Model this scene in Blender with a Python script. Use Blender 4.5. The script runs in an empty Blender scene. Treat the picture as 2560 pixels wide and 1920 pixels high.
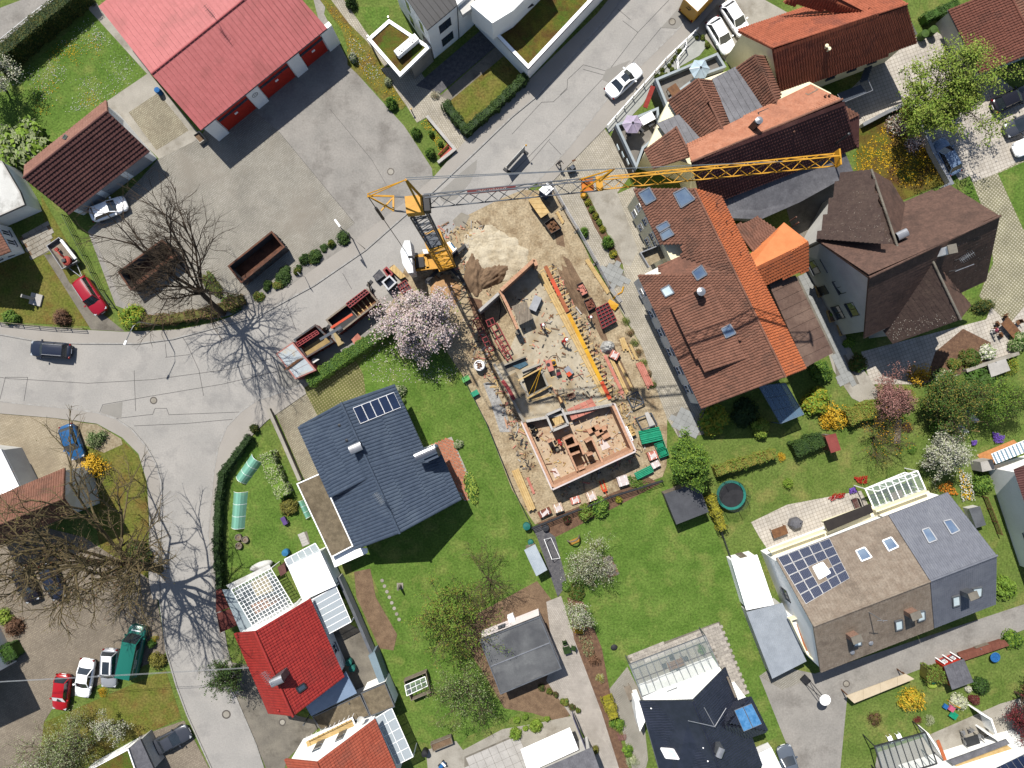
import bpy,bmesh,math,random
import numpy as np
from mathutils import Vector,Matrix
random.seed(7)
RNG = np.random.default_rng(7)
SC = bpy.context.scene
COL = SC.collection
# ------------------------------------------------------------------ camera, sky, sun, exposure
CAM_H = 80.0            # metres above ground
FOC = 1778.0            # focal length in photo pixels (2560 wide)
cd = bpy.data.cameras.new('camera'); cam = bpy.data.objects.new('camera',cd); COL.objects.link(cam)
cam.location = (0,0,CAM_H); cam.rotation_euler = (0,0,0)
cd.sensor_fit = 'HORIZONTAL'; cd.angle = 2 * math.atan(1280 / FOC); cd.clip_end = 2000
SC.camera = cam
SUN_EL,SHX,SHY = math.radians(54.5),0.443,-0.896   # shadow direction on the ground
w = bpy.data.worlds.new('World'); SC.world = w; w.use_nodes = True
nt = w.node_tree
sky = nt.nodes.new('ShaderNodeTexSky'); sky.sky_type = 'NISHITA'; sky.sun_disc = False
sky.sun_elevation = SUN_EL; sky.sun_rotation = math.atan2(-SHX,-SHY)
nt.links.new(sky.outputs[0],nt.nodes['Background'].inputs[0]); nt.nodes['Background'].inputs[1].default_value = 0.075
sd = bpy.data.lights.new('sun','SUN'); sd.energy = 4.6; sd.angle = math.radians(0.5); sd.color = (1.0,0.955,0.88)
sun = bpy.data.objects.new('sun',sd); COL.objects.link(sun)
sun.rotation_euler = Vector((SHX * math.cos(SUN_EL),SHY * math.cos(SUN_EL),-math.sin(SUN_EL))).to_track_quat('-Z','Y').to_euler()
sun.location = (0,0,60)
vs = SC.view_settings; vs.view_transform = 'Standard'; vs.look = 'None'; vs.gamma = 1; vs.use_curve_mapping = False
vs.exposure = 0.9
# ------------------------------------------------------------------ measured positions -> world
Z = [0.0,0.0,3.456]
def zone(x,y,k): Z[:] = [x,y,k]
def tile(c,r): zone(c * 640,r * 480,3.456)
def ov(): zone(0,0,2212 / 2560)
def g(x,y,z=0.0):
    s = (CAM_H - z) / FOC
    return Vector(((Z[0] + x / Z[2] - 1280) * s,(960 - Z[1] - y / Z[2]) * s,z))
def gp(pts,z=0.0): return [g(p[0],p[1],p[2] if len(p) > 2 else z) for p in pts]
# ------------------------------------------------------------------ materials
def lin(c): c /= 255; return c / 12.92 if c <= .04045 else ((c + .055) / 1.055) ** 2.4
def C(r,g_,b,k=2.35): return tuple(min(.85,lin(v) / k) for v in (r,g_,b))
MATS = {}
def nodes_mat(name):
    m = bpy.data.materials.new(name); m.use_nodes = True
    return m,m.node_tree.nodes,m.node_tree.links,m.node_tree.nodes['Principled BSDF']
def _mix(N,L,a,b,f,mode='MIX'):
    x = N.new('ShaderNodeMix'); x.data_type = 'RGBA'; x.blend_type = mode
    for v,s in ((f,x.inputs[0]),(a,x.inputs[6]),(b,x.inputs[7])):
        if hasattr(v,'is_linked') or hasattr(v,'links'): L.new(v,s)
        else: s.default_value = v if not isinstance(v,tuple) else (*v[:3],1)
    return x.outputs[2]
def _noise(N,L,vec,scale,detail=4,rough=.55):
    n = N.new('ShaderNodeTexNoise'); n.inputs['Scale'].default_value = scale; n.inputs['Detail'].default_value = detail
    n.inputs['Roughness'].default_value = rough; L.new(vec,n.inputs['Vector']); return n.outputs[0]
def _ramp(N,L,f,lo,hi):
    r = N.new('ShaderNodeMapRange'); r.inputs[1].default_value = lo; r.inputs[2].default_value = hi
    r.clamp = True; L.new(f,r.inputs[0]); return r.outputs[0]
def mat(name,c1,c2=None,scale=.8,rough=.85,metal=0.,fine=.18,fscale=9.,bump=0.,bscale=25.,spec=.3,lo=.35,hi=.65,c3=None,s3=.25,rnd=.0,alpha=None,trans=0.,sheen=0):
    if name in MATS: return MATS[name]
    m,N,L,B = nodes_mat(name)
    c2 = c2 or c1
    P = N.new('ShaderNodeNewGeometry').outputs['Position']
    col = _mix(N,L,c1,c2,_ramp(N,L,_noise(N,L,P,scale),lo,hi))
    if c3: col = _mix(N,L,col,c3,_ramp(N,L,_noise(N,L,P,s3,5,.65),.52,.68))
    if fine:
        v = N.new('ShaderNodeMapRange'); v.inputs[3].default_value = 1 - fine; v.inputs[4].default_value = 1 + fine
        v.inputs[1].default_value = .25; v.inputs[2].default_value = .75
        L.new(_noise(N,L,P,fscale,3),v.inputs[0])
        cc = N.new('ShaderNodeVectorMath'); cc.operation = 'SCALE'; L.new(col,cc.inputs[0]); L.new(v.outputs[0],cc.inputs[3]); col = cc.outputs[0]
    if rnd:
        oi = N.new('ShaderNodeObjectInfo'); v = N.new('ShaderNodeMapRange'); v.inputs[3].default_value = 1 - rnd; v.inputs[4].default_value = 1 + rnd
        L.new(oi.outputs['Random'],v.inputs[0])
        cc = N.new('ShaderNodeVectorMath'); cc.operation = 'SCALE'; L.new(col,cc.inputs[0]); L.new(v.outputs[0],cc.inputs[3]); col = cc.outputs[0]
    L.new(col,B.inputs['Base Color'])
    B.inputs['Roughness'].default_value = rough; B.inputs['Metallic'].default_value = metal
    B.inputs['Specular IOR Level'].default_value = spec
    if alpha is not None: B.inputs['Alpha'].default_value = alpha
    if trans: B.inputs['Transmission Weight'].default_value = trans
    if bump:
        b = N.new('ShaderNodeBump'); b.inputs['Strength'].default_value = bump; b.inputs['Distance'].default_value = .05
        L.new(_noise(N,L,P,bscale,3),b.inputs['Height']); L.new(b.outputs[0],B.inputs['Normal'])
    MATS[name] = m; return m
def pave(name,c1,c2,cj,w,h,ang,joint=.012,offset=.5,scale=.5,dirt=None,rough=.9):
    if name in MATS: return MATS[name]
    m,N,L,B = nodes_mat(name)
    P = N.new('ShaderNodeNewGeometry').outputs['Position']
    mp = N.new('ShaderNodeMapping'); mp.inputs['Rotation'].default_value = (0,0,-ang); L.new(P,mp.inputs[0])
    b = N.new('ShaderNodeTexBrick'); L.new(mp.outputs[0],b.inputs['Vector']); b.offset = offset
    b.inputs['Scale'].default_value = 1; b.inputs['Brick Width'].default_value = w; b.inputs['Row Height'].default_value = h
    b.inputs['Mortar Size'].default_value = joint; b.inputs['Mortar Smooth'].default_value = .2
    b.inputs['Color1'].default_value = (*c1,1); b.inputs['Color2'].default_value = (*c2,1); b.inputs['Mortar'].default_value = (*cj,1)
    col = b.outputs[0]
    v = N.new('ShaderNodeMapRange'); v.inputs[3].default_value = .8; v.inputs[4].default_value = 1.2; v.inputs[1].default_value = .3; v.inputs[2].default_value = .7
    L.new(_noise(N,L,P,scale,5,.6),v.inputs[0])
    cc = N.new('ShaderNodeVectorMath'); cc.operation = 'SCALE'; L.new(col,cc.inputs[0]); L.new(v.outputs[0],cc.inputs[3]); col = cc.outputs[0]
    if dirt: col = _mix(N,L,col,dirt,_ramp(N,L,_noise(N,L,P,.18,5,.65),.5,.72))
    L.new(col,B.inputs['Base Color']); B.inputs['Roughness'].default_value = rough; B.inputs['Specular IOR Level'].default_value = .25
    bp = N.new('ShaderNodeBump'); bp.inputs['Strength'].default_value = .4; bp.inputs['Distance'].default_value = .01; bp.invert = True
    L.new(b.outputs[1],bp.inputs['Height']); L.new(bp.outputs[0],B.inputs['Normal'])
    MATS[name] = m; return m
def glass(name,tint=(.8,.9,.9),alpha=.28,rough=.05):
    if name in MATS: return MATS[name]
    m,N,L,B = nodes_mat(name)
    B.inputs['Base Color'].default_value = (*tint,1); B.inputs['Roughness'].default_value = rough; B.inputs['Alpha'].default_value = alpha
    B.inputs['Specular IOR Level'].default_value = .6
    MATS[name] = m; return m
# ------------------------------------------------------------------ mesh builder
ORG = {}
def _lk(o,parent,loc=None):
    COL.objects.link(o)
    if parent is not None:
        o.parent = parent
    return o
def props(o,label=None,cat=None,group=None,kind=None):
    for k,v in (('label',label),('category',cat),('group',group),('kind',kind)):
        if v: o[k] = v
    return o
def thing(name,label,cat,loc,rz=0.,group=None):
    o = bpy.data.objects.new(name,None); COL.objects.link(o); o.empty_display_size = .3
    loc = Vector(loc); o.location = loc; o.rotation_euler = (0,0,rz)
    ORG[o.name] = loc.copy()
    return props(o,label,cat,group)
class MB:
    def __init__(s): s.v = []; s.f = []; s.mi = []
    def add(s,vs_,fs,mi=0):
        n = len(s.v); s.v += [tuple(v) for v in vs_]; s.f += [tuple(i + n for i in f) for f in fs]; s.mi += [mi] * len(fs); return s
    def box(s,c,d,rz=0.,mi=0):
        c = Vector(c); R = Matrix.Rotation(rz,3,'Z'); x,y,z = d[0] / 2,d[1] / 2,d[2] / 2
        vv = [c + R @ Vector((a * x,b * y,e * z)) for e in (-1,1) for a,b in ((-1,-1),(1,-1),(1,1),(-1,1))]
        return s.add(vv,[(3,2,1,0),(4,5,6,7),(0,1,5,4),(1,2,6,5),(2,3,7,6),(3,0,4,7)],mi)
    def prism(s,pts,z0,z1,mi=0):
        n = len(pts); a = sum(pts[i][0] * pts[(i + 1) % n][1] - pts[(i + 1) % n][0] * pts[i][1] for i in range(n))
        if a < 0: pts = pts[::-1]
        f0 = z0 if callable(z0) else (lambda p: z0); f1 = z1 if callable(z1) else (lambda p: z1)
        vv = [(p[0],p[1],f0(p)) for p in pts] + [(p[0],p[1],f1(p)) for p in pts]
        fs = [tuple(range(n - 1,-1,-1)),tuple(range(n,2 * n))] + [(i,(i + 1) % n,n + (i + 1) % n,n + i) for i in range(n)]
        return s.add(vv,fs,mi)
    def slab(s,pts,t,mi=0):          # planar polygon, thickness t downward along its normal
        pts = [Vector(p) for p in pts]; nrm = pnormal(pts); 
        lo = [p - nrm * t for p in pts]; n = len(pts)
        if (pts[1] - pts[0]).cross(pts[2] - pts[1]).dot(nrm) < 0: pts = pts[::-1]; lo = lo[::-1]
        return s.add(pts + lo,[tuple(range(n)),tuple(range(2 * n - 1,n - 1,-1))] + [((i + 1) % n,i,n + i,n + (i + 1) % n) for i in range(n)],mi)
    def beam(s,a,b,w_,h=None,mi=0,up=None):
        a = Vector(a); b = Vector(b); h = h or w_; d = (b - a)
        if d.length < 1e-6: return s
        d.normalize(); up = up or Vector((0,0,1))
        if abs(d.dot(up)) > .98: up = Vector((1,0,0))
        x = d.cross(up).normalized() * (w_ / 2); y = x.cross(d).normalized() * (h / 2)
        vv = [p + sx * x + sy * y for p in (a,b) for sx,sy in ((-1,-1),(1,-1),(1,1),(-1,1))]
        return s.add(vv,[(0,1,2,3),(7,6,5,4),(0,4,5,1),(1,5,6,2),(2,6,7,3),(3,7,4,0)],mi)
    def tube(s,pts,rs,n=6,mi=0,cap=True):
        pts = [Vector(p) for p in pts]; rs = rs if isinstance(rs,(list,tuple)) else [rs] * len(pts)
        rings = []
        for i,p in enumerate(pts):
            d = (pts[min(i + 1,len(pts) - 1)] - pts[max(i - 1,0)])
            d = d.normalized() if d.length > 1e-6 else Vector((0,0,1))
            u = Vector((0,0,1)) if abs(d.z) < .9 else Vector((1,0,0))
            x = d.cross(u).normalized(); y = d.cross(x)
            rings.append([p + (x * math.cos(t) + y * math.sin(t)) * rs[i] for t in (2 * math.pi * k / n for k in range(n))])
        vv = [q for r in rings for q in r]; fs = []
        for i in range(len(pts) - 1):
            for k in range(n): fs.append((i * n + k,i * n + (k + 1) % n,(i + 1) * n + (k + 1) % n,(i + 1) * n + k))
        if cap: fs += [tuple(range(n - 1,-1,-1)),tuple(range((len(pts) - 1) * n,len(pts) * n))]
        return s.add(vv,fs,mi)
    def lathe(s,c,prof,n=16,mi=0,sx=1.,sy=1.,rz=0.,cap=True):
        c = Vector(c); vv = []
        for r,z in prof:
            for k in range(n):
                t = 2 * math.pi * k / n; x,y = r * math.cos(t) * sx,r * math.sin(t) * sy
                vv.append(c + Vector((x * math.cos(rz) - y * math.sin(rz),x * math.sin(rz) + y * math.cos(rz),z)))
        fs = [(i * n + k,i * n + (k + 1) % n,(i + 1) * n + (k + 1) % n,(i + 1) * n + k) for i in range(len(prof) - 1) for k in range(n)]
        if cap: fs += [tuple(range(n - 1,-1,-1)),tuple(range((len(prof) - 1) * n,len(prof) * n))]
        return s.add(vv,fs,mi)
    def mesh(s,name,mats,off=None,smooth=False):
        me = bpy.data.meshes.new(name)
        vv = s.v if off is None else [(v[0] - off[0],v[1] - off[1],v[2] - off[2]) for v in s.v]
        me.from_pydata(vv,[],s.f)
        for m in (mats if isinstance(mats,(list,tuple)) else [mats]): me.materials.append(m)
        if any(s.mi): me.polygons.foreach_set('material_index',s.mi)
        if smooth: me.polygons.foreach_set('use_smooth',[True] * len(s.f))
        me.update(); return me
    def obj(s,name,mats,parent=None,label=None,cat=None,group=None,kind=None,smooth=False,origin=None):
        if parent is not None: off = ORG[parent.name]
        else:
            if origin is not None: off = Vector(origin)
            elif kind == 'structure': off = Vector((0,0,0))
            else:
                xs = [v[0] for v in s.v]; ys = [v[1] for v in s.v]; off = Vector(((min(xs) + max(xs)) / 2,(min(ys) + max(ys)) / 2,min(v[2] for v in s.v)))
        o = bpy.data.objects.new(name,s.mesh(name,mats,off,smooth)); COL.objects.link(o)
        if parent is not None: o.parent = parent
        else: o.location = off
        ORG[o.name] = off.copy()
        return props(o,label,cat,group,kind)
def pnormal(pts):
    n = Vector((0,0,0))
    for i in range(len(pts)):
        a,b = pts[i],pts[(i + 1) % len(pts)]
        n += Vector(((a[1] - b[1]) * (a[2] + b[2]),(a[2] - b[2]) * (a[0] + b[0]),(a[0] - b[0]) * (a[1] + b[1])))
    n.normalize(); return n if n.z >= 0 else -n
def place(me,name,loc,rz=0.,parent=None,sc=(1,1,1),mats=None,**k):   # object sharing mesh data
    o = bpy.data.objects.new(name,me); COL.objects.link(o)
    loc = Vector(loc)
    if parent is not None: o.parent = parent; o.location = loc - ORG[parent.name]
    else: o.location = loc
    o.rotation_euler = (0,0,rz); o.scale = sc if isinstance(sc,(tuple,list)) else (sc,) * 3
    ORG[o.name] = loc.copy()
    if mats:
        for i,m in enumerate(mats):
            o.material_slots[i].link = 'OBJECT'; o.material_slots[i].material = m
    return props(o,**k)
def np_mesh(name,V,F,mats,mi=None,smooth=False):
    me = bpy.data.meshes.new(name); V = np.asarray(V,np.float32); F = np.asarray(F,np.int32)
    me.vertices.add(len(V)); me.vertices.foreach_set('co',V.ravel())
    k = F.shape[1]; me.loops.add(F.size); me.loops.foreach_set('vertex_index',F.ravel())
    me.polygons.add(len(F)); me.polygons.foreach_set('loop_start',np.arange(0,F.size,k,dtype=np.int32)); me.polygons.foreach_set('loop_total',np.full(len(F),k,np.int32))
    for m in mats: me.materials.append(m)
    if mi is not None: me.polygons.foreach_set('material_index',np.asarray(mi,np.int32))
    me.update(calc_edges=True); return me
# polygon helpers
def clip_half(poly,a,b,c):      # keep a*x+b*y<=c, poly of 2-tuples
    out = []
    for i in range(len(poly)):
        p,q = poly[i],poly[(i + 1) % len(poly)]; dp = a * p[0] + b * p[1] - c; dq = a * q[0] + b * q[1] - c
        if dp <= 0: out.append(p)
        if (dp < 0 < dq) or (dq < 0 < dp): t = dp / (dp - dq); out.append((p[0] + (q[0] - p[0]) * t,p[1] + (q[1] - p[1]) * t))
    return out
def inpoly(p,poly):
    r = False
    for i in range(len(poly)):
        a,b = poly[i],poly[i - 1]
        if (a[1] > p[1]) != (b[1] > p[1]) and p[0] < (b[0] - a[0]) * (p[1] - a[1]) / (b[1] - a[1]) + a[0]: r = not r
    return r
def frame(pts):                    # plane frame of a sloping polygon: origin, eave dir u, up-slope v, normal n
    n = pnormal(pts); u = Vector((0,0,1)).cross(n)
    u = u.normalized() if u.length > 1e-3 else Vector((1,0,0))
    v = n.cross(u); return Vector(pts[0]),u,v,n
def to_uv(pts,fr): return [((Vector(p) - fr[0]).dot(fr[1]),(Vector(p) - fr[0]).dot(fr[2])) for p in pts]
def fr_pt(fr,u,v,h=0.): return fr[0] + fr[1] * u + fr[2] * v + fr[3] * h
def span(uv,v):                   # u-range of polygon at height v
    xs = []
    for i in range(len(uv)):
        a,b = uv[i],uv[(i + 1) % len(uv)]
        if (a[1] > v) != (b[1] > v): xs.append(a[0] + (b[0] - a[0]) * (v - a[1]) / (b[1] - a[1]))
    return (min(xs),max(xs)) if len(xs) >= 2 else None
def courses(mb,pts,du=.3,dv=.36,h=.035,hump=.03,mi=0,base=.02,jit=.006):
    fr = frame(pts); uv = to_uv(pts,fr); v0 = min(p[1] for p in uv); v1 = max(p[1] for p in uv)
    nr = max(1,round((v1 - v0) / dv)); dv = (v1 - v0) / nr
    for r in range(nr):
        va = v0 + r * dv; s = span(uv,va + dv * .5)
        if not s or s[1] - s[0] < .1: continue
        nc = max(1,round((s[1] - s[0]) / du)); st = (s[1] - s[0]) / nc
        us = []; hs = []
        for k in range(nc):
            j = random.uniform(-jit,jit)
            us += [s[0] + k * st,s[0] + (k + .3) * st,s[0] + (k + .7) * st]; hs += [j,hump + j,hump * .9 + j]
        us.append(s[1]); hs.append(0)
        n = len(us); vv = []
        for q,e in ((va - .02,base + h),(va + dv,base)):
            vv += [fr_pt(fr,us[i],q,e + hs[i]) for i in range(n)]
        vv += [fr_pt(fr,us[i],va - .02,0) for i in range(n)]
        fs = [(i,i + 1,n + i + 1,n + i) for i in range(n - 1)] + [(2 * n + i,2 * n + i + 1,i + 1,i) for i in range(n - 1)]
        mb.add(vv,fs,mi)
def corr(mb,pts,pitch=.2,amp=.03,mi=0,base=.02,along='v'):     # corrugated sheet, ridges running up the slope (v) or across (u)
    fr = frame(pts); uv = to_uv(pts,fr)
    if along == 'u': uv = [(b,a) for a,b in uv]
    a0 = min(p[0] for p in uv); a1 = max(p[0] for p in uv); n = max(1,round((a1 - a0) / pitch)); st = (a1 - a0) / n
    P = (lambda a,b,h: fr_pt(fr,b,a,h)) if along == 'u' else (lambda a,b,h: fr_pt(fr,a,b,h))
    for k in range(n):
        for lo,hi,h0,h1 in ((0,.5,0,amp),(.5,1,amp,0)):
            q = clip_half(clip_half(uv,1,0,a0 + (k + hi) * st),-1,0,-(a0 + (k + lo) * st))
            if len(q) < 3: continue
            vv = [P(p[0],p[1],base + (h0 + (h1 - h0) * ((p[0] - a0) / st - k - lo) / (hi - lo))) for p in q]
            f = tuple(range(len(vv)))
            mb.add(vv,[f if along == 'v' else f[::-1]],mi)
def strips(pts,du,along='v',gap=.02,off=0.):   # polygon cut in strips (panels, boards); returns lists of world points
    fr = frame(pts); uv = to_uv(pts,fr)
    if along == 'u': uv = [(b,a) for a,b in uv]
    a0 = min(p[0] for p in uv) + off; a1 = max(p[0] for p in uv); n = max(1,round((a1 - a0) / du)); st = (a1 - a0) / n
    out = []
    for k in range(-1 if off else 0,n):
        q = clip_half(clip_half(uv,1,0,a0 + (k + 1) * st - gap / 2),-1,0,-(a0 + k * st + gap / 2))
        if len(q) < 3: continue
        if along == 'u': q = [(b,a) for a,b in q]
        out.append(([fr_pt(fr,p[0],p[1]) for p in q],fr))
    return out
def panels(pts,du,name,mt,parent,along='v',gap=.02,t=.03,rib=0.,lift=.03):
    for q,fr in strips(pts,du,along,gap):
        mb = MB(); mb.slab([p + fr[3] * lift for p in q],t)
        if rib:
            uv = to_uv(q,fr); us = [p[0] for p in uv] if along == 'v' else [p[1] for p in uv]; m0 = min(us)
            e = [q[i] for i in range(len(q)) if us[i] < m0 + .03]
            if len(e) >= 2:
                mb.beam(e[0] + fr[3] * (lift + rib / 2),e[-1] + fr[3] * (lift + rib / 2),.035,rib)
        mb.obj(name,mt,parent)
def inset(poly,d):                # simple convex inset in xy
    n = len(poly); c = Vector((sum(p[0] for p in poly) / n,sum(p[1] for p in poly) / n)); out = []
    for i in range(n):
        a,b,e = Vector(poly[i - 1][:2]),Vector(poly[i][:2]),Vector(poly[(i + 1) % n][:2])
        d1 = (b - a).normalized(); d2 = (e - b).normalized()
        n1 = Vector((-d1.y,d1.x)); n2 = Vector((-d2.y,d2.x))
        if n1.dot(c - b) < 0: n1 = -n1
        if n2.dot(c - b) < 0: n2 = -n2
        k = n1 + n2; k = k / max(.3,(1 + n1.dot(n2)))
        out.append(b + k * d)
    return [Vector((p.x,p.y,0)) for p in out]
def sheet(name,pts,mt,z=.01,kind='structure',parent=None,**k):
    pts = [(p[0],p[1],z) for p in pts]
    n = len(pts); a = sum(pts[i][0] * pts[(i + 1) % n][1] - pts[(i + 1) % n][0] * pts[i][1] for i in range(n))
    if a < 0: pts = pts[::-1]
    return MB().add(pts,[tuple(range(n))]).obj(name,mt,parent,kind=kind,**k)
def ribbon(name,pts,wd,mt,z0,z1,kind='structure',**k):   # wall / kerb along a polyline
    mb = MB(); path_wall(mb,pts,wd,z0,z1); return mb.obj(name,mt,kind=kind,**k)
def path_wall(mb,pts,wd,z0,z1,mi=0):
    pts = [Vector((p[0],p[1])) for p in pts]; L_ = []; R_ = []
    for i,p in enumerate(pts):
        a = pts[max(0,i - 1)]; b = pts[min(len(pts) - 1,i + 1)]
        d1 = (p - a).normalized() if i else (b - p).normalized(); d2 = (b - p).normalized() if i < len(pts) - 1 else d1
        n = (Vector((-d1.y,d1.x)) + Vector((-d2.y,d2.x))); n = n / max(.5,n.length ** 2 / 2) * 1
        L_.append(p + n * wd / 2); R_.append(p - n * wd / 2)
    for i in range(len(pts) - 1): mb.prism([L_[i],L_[i + 1],R_[i + 1],R_[i]],z0,z1,mi)
# ------------------------------------------------------------------ ground, roads, pavements
GR_RICH = mat('grass_rich',C(94,126,50),C(114,142,64),scale=.5,fine=.42,fscale=4.5,bump=.6,bscale=9,c3=C(134,148,76),s3=.35,rough=.95,spec=.1)
GR_MID = mat('grass_mid',C(102,126,56),C(122,140,70),scale=.5,fine=.42,fscale=4.5,bump=.6,bscale=9,c3=C(144,146,82),s3=.3,rough=.95,spec=.1)
GR_DRY = mat('grass_dry',C(112,122,50),C(134,126,66),scale=.6,fine=.45,fscale=4.5,bump=.6,bscale=9,c3=C(128,104,56),s3=.35,rough=.95,spec=.1)
SEDUM = mat('sedum',C(122,116,48),C(100,74,42),scale=.55,fine=.4,fscale=9,bump=.5,bscale=14,c3=C(90,112,40),s3=.45,rough=.95,spec=.1)
ASPH = mat('asphalt',C(182,179,174),C(194,190,184),scale=.3,fine=.1,fscale=6,c3=C(172,169,165),s3=.35,rough=.9,spec=.2,bump=.15,bscale=60)
ASPH_Y = mat('asphalt_yard',C(162,158,152),C(178,173,166),scale=.4,fine=.14,fscale=5,c3=C(146,141,135),s3=.3,rough=.9,spec=.2)
ASPH_D = mat('asphalt_patch',C(160,157,151),C(170,166,159),scale=.5,fine=.08,fscale=20,rough=.9,spec=.2)
WALKM = mat('sidewalk_asphalt',C(180,174,166),C(189,183,175),scale=.3,fine=.08,fscale=18,rough=.9,spec=.2)
KERB = mat('kerb_stone',C(192,190,186),C(172,168,162),scale=2.5,fine=.15,rough=.85)
SEAM = mat('bitumen_seam',C(84,82,82),C(104,100,98),scale=3,fine=.1,rough=.7)
CONC = mat('concrete',C(196,190,178),C(176,170,158),scale=.5,fine=.12,fscale=10,rough=.9,c3=C(150,142,128),s3=.3)
CONC_L = mat('concrete_light',C(214,210,204),C(196,192,186),scale=.8,fine=.1,rough=.85)
CONC_D = mat('concrete_dark',C(128,122,112),C(150,143,130),scale=.6,fine=.15,rough=.9,c3=C(104,98,88),s3=.4)
SOIL = mat('soil',C(150,124,98),C(124,100,78),scale=1.2,fine=.3,fscale=10,bump=.6,bscale=14,rough=.95)
MULCH = mat('mulch',C(112,84,66),C(140,108,84),scale=2.5,fine=.4,fscale=16,bump=.8,bscale=20,rough=.95)
GRAVEL = mat('gravel',C(188,174,146),C(160,144,116),scale=3.,fine=.35,fscale=22,bump=.7,bscale=24,rough=.95)
GRAV_D = mat('gravel_dark',C(92,92,98),C(120,118,120),scale=3.,fine=.4,fscale=20,bump=.7,bscale=24,rough=.95)
DIRT = mat('site_dirt',C(204,186,154),C(178,158,126),scale=.9,fine=.35,fscale=5,bump=1.,bscale=6,c3=C(146,122,92),s3=.55,rough=.95)
A39 = math.radians(38.9)
PV_YARD = pave('pavers_yard',C(184,179,168),C(170,165,153),C(138,133,123),.2,.2,A39,.02,.5,.35,dirt=C(158,150,138))
PV_PAD = pave('pavers_pad',C(186,178,154),C(166,156,134),C(120,112,96),.22,.2,A39,.02,.5,.4,dirt=C(136,126,108))
PV_WALK = pave('pavers_walk',C(206,198,182),C(190,182,164),C(150,142,128),.24,.24,math.radians(-61),.02,.5,.4)
PV_LEFT = pave('pavers_left',C(196,182,156),C(180,166,140),C(136,124,104),.3,.17,math.radians(-14),.015,.5,.3,dirt=C(150,136,116))
PV_LEFT2 = pave('pavers_left_court',C(168,156,138),C(150,138,122),C(112,102,90),.24,.17,math.radians(-22),.015,.5,.3,dirt=C(128,118,104))
PV_DRIVE = pave('pavers_drive',C(204,196,186),C(190,182,172),C(164,156,146),.22,.2,math.radians(-57),.014,.5,.5)
PV_LIGHT = pave('pavers_light',C(222,214,202),C(212,203,190),C(164,155,142),.4,.4,math.radians(20),.022,.0,.5)
GRIDPV = pave('grass_pavers',C(172,160,122),C(158,146,108),C(112,114,62),.3,.3,math.radians(35),.09,.0,.6)
GRIDPV2 = pave('grass_pavers_right',C(214,206,186),C(202,193,170),C(150,146,116),.3,.3,math.radians(52),.075,.0,.6)

zone(1160,840,6.9125)
PIT = [Vector((v.x,v.y,0)) for v in gp([(1010,690),(1310,525),(1440,870),(1125,1030)],1.1)]
def keyhole(outer,hole):
    a = lambda P: sum(P[i][0] * P[(i + 1) % len(P)][1] - P[(i + 1) % len(P)][0] * P[i][1] for i in range(len(P)))
    outer = outer if a(outer) > 0 else outer[::-1]; hole = hole if a(hole) < 0 else hole[::-1]
    i = min(range(len(outer)),key=lambda k: (Vector(outer[k][:2]) - Vector(hole[0][:2])).length); o = outer[i:] + outer[:i + 1]
    return list(o) + list(hole) + [hole[0]]
sheet('ground',keyhole([(-400,-400),(400,-400),(400,400),(-400,400)],PIT),GR_MID,0.0)
ov()
KU = gp([(-90,712),(0,722),(82,737),(175,742),(300,742),(375,732),(450,712),(553,685),(678,617),(790,540),(890,452),(940,410),(1023,332),(1106,252),(1161,207),(1313,37),(1341,0),(1430,-110)])
KR = gp([(1620,-110),(1481,47),(1313,212),(1226,322),(1156,397)])
KS = gp([(655,830),(553,866),(520,890),(490,922),(472,965),(462,1020),(455,1105),(450,1155),(460,1290),(478,1400),(507,1499),(553,1607),(600,1750)])
KL = gp([(490,1750),(457,1659),(405,1544),(382,1482),(360,1407),(345,1294),(342,1217),(346,1180),(351,1092),(349,1042),(337,1000),(315,962),(285,927),(250,904),(210,891),(150,882),(0,867),(-90,860)])
sheet('road',KU + KR + gp([(1000,530),(830,665)]) + KS + KL,ASPH,.012)
for k in (KU,KR,KS,KL): ribbon('kerb',k,.16,KERB,0,.11)
def walk(pts,m=WALKM,name='sidewalk',z=.095): MB().prism(pts,-.01,z).obj(name,m,kind='structure')
walk(KU[:9] + gp([(790,538),(768,520),(715,555),(628,617),(553,652),(500,684),(462,697),(385,712),(270,717),(175,712),(45,702),(0,697),(-90,690)]))
walk(KU[9:] + gp([(1400,-110),(1330,-20),(1290,30),(1100,215),(1000,310),(935,385),(890,425),(803,492),(768,520)]))
walk(KR + gp([(1186,400),(1306,278),(1500,67),(1650,-110)]))
walk(KS[:8] + gp([(472,1155),(481,1030),(548,937),(578,908),(662,850)]))
walk(KS[7:11] + gp([(520,1499),(492,1400),(474,1290),(472,1155)]))
walk(KL[5:] + gp([(-90,885),(0,893),(120,903),(210,915),(265,945),(300,980),(318,1040),(323,1120),(322,1250),(330,1294)]))
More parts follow.
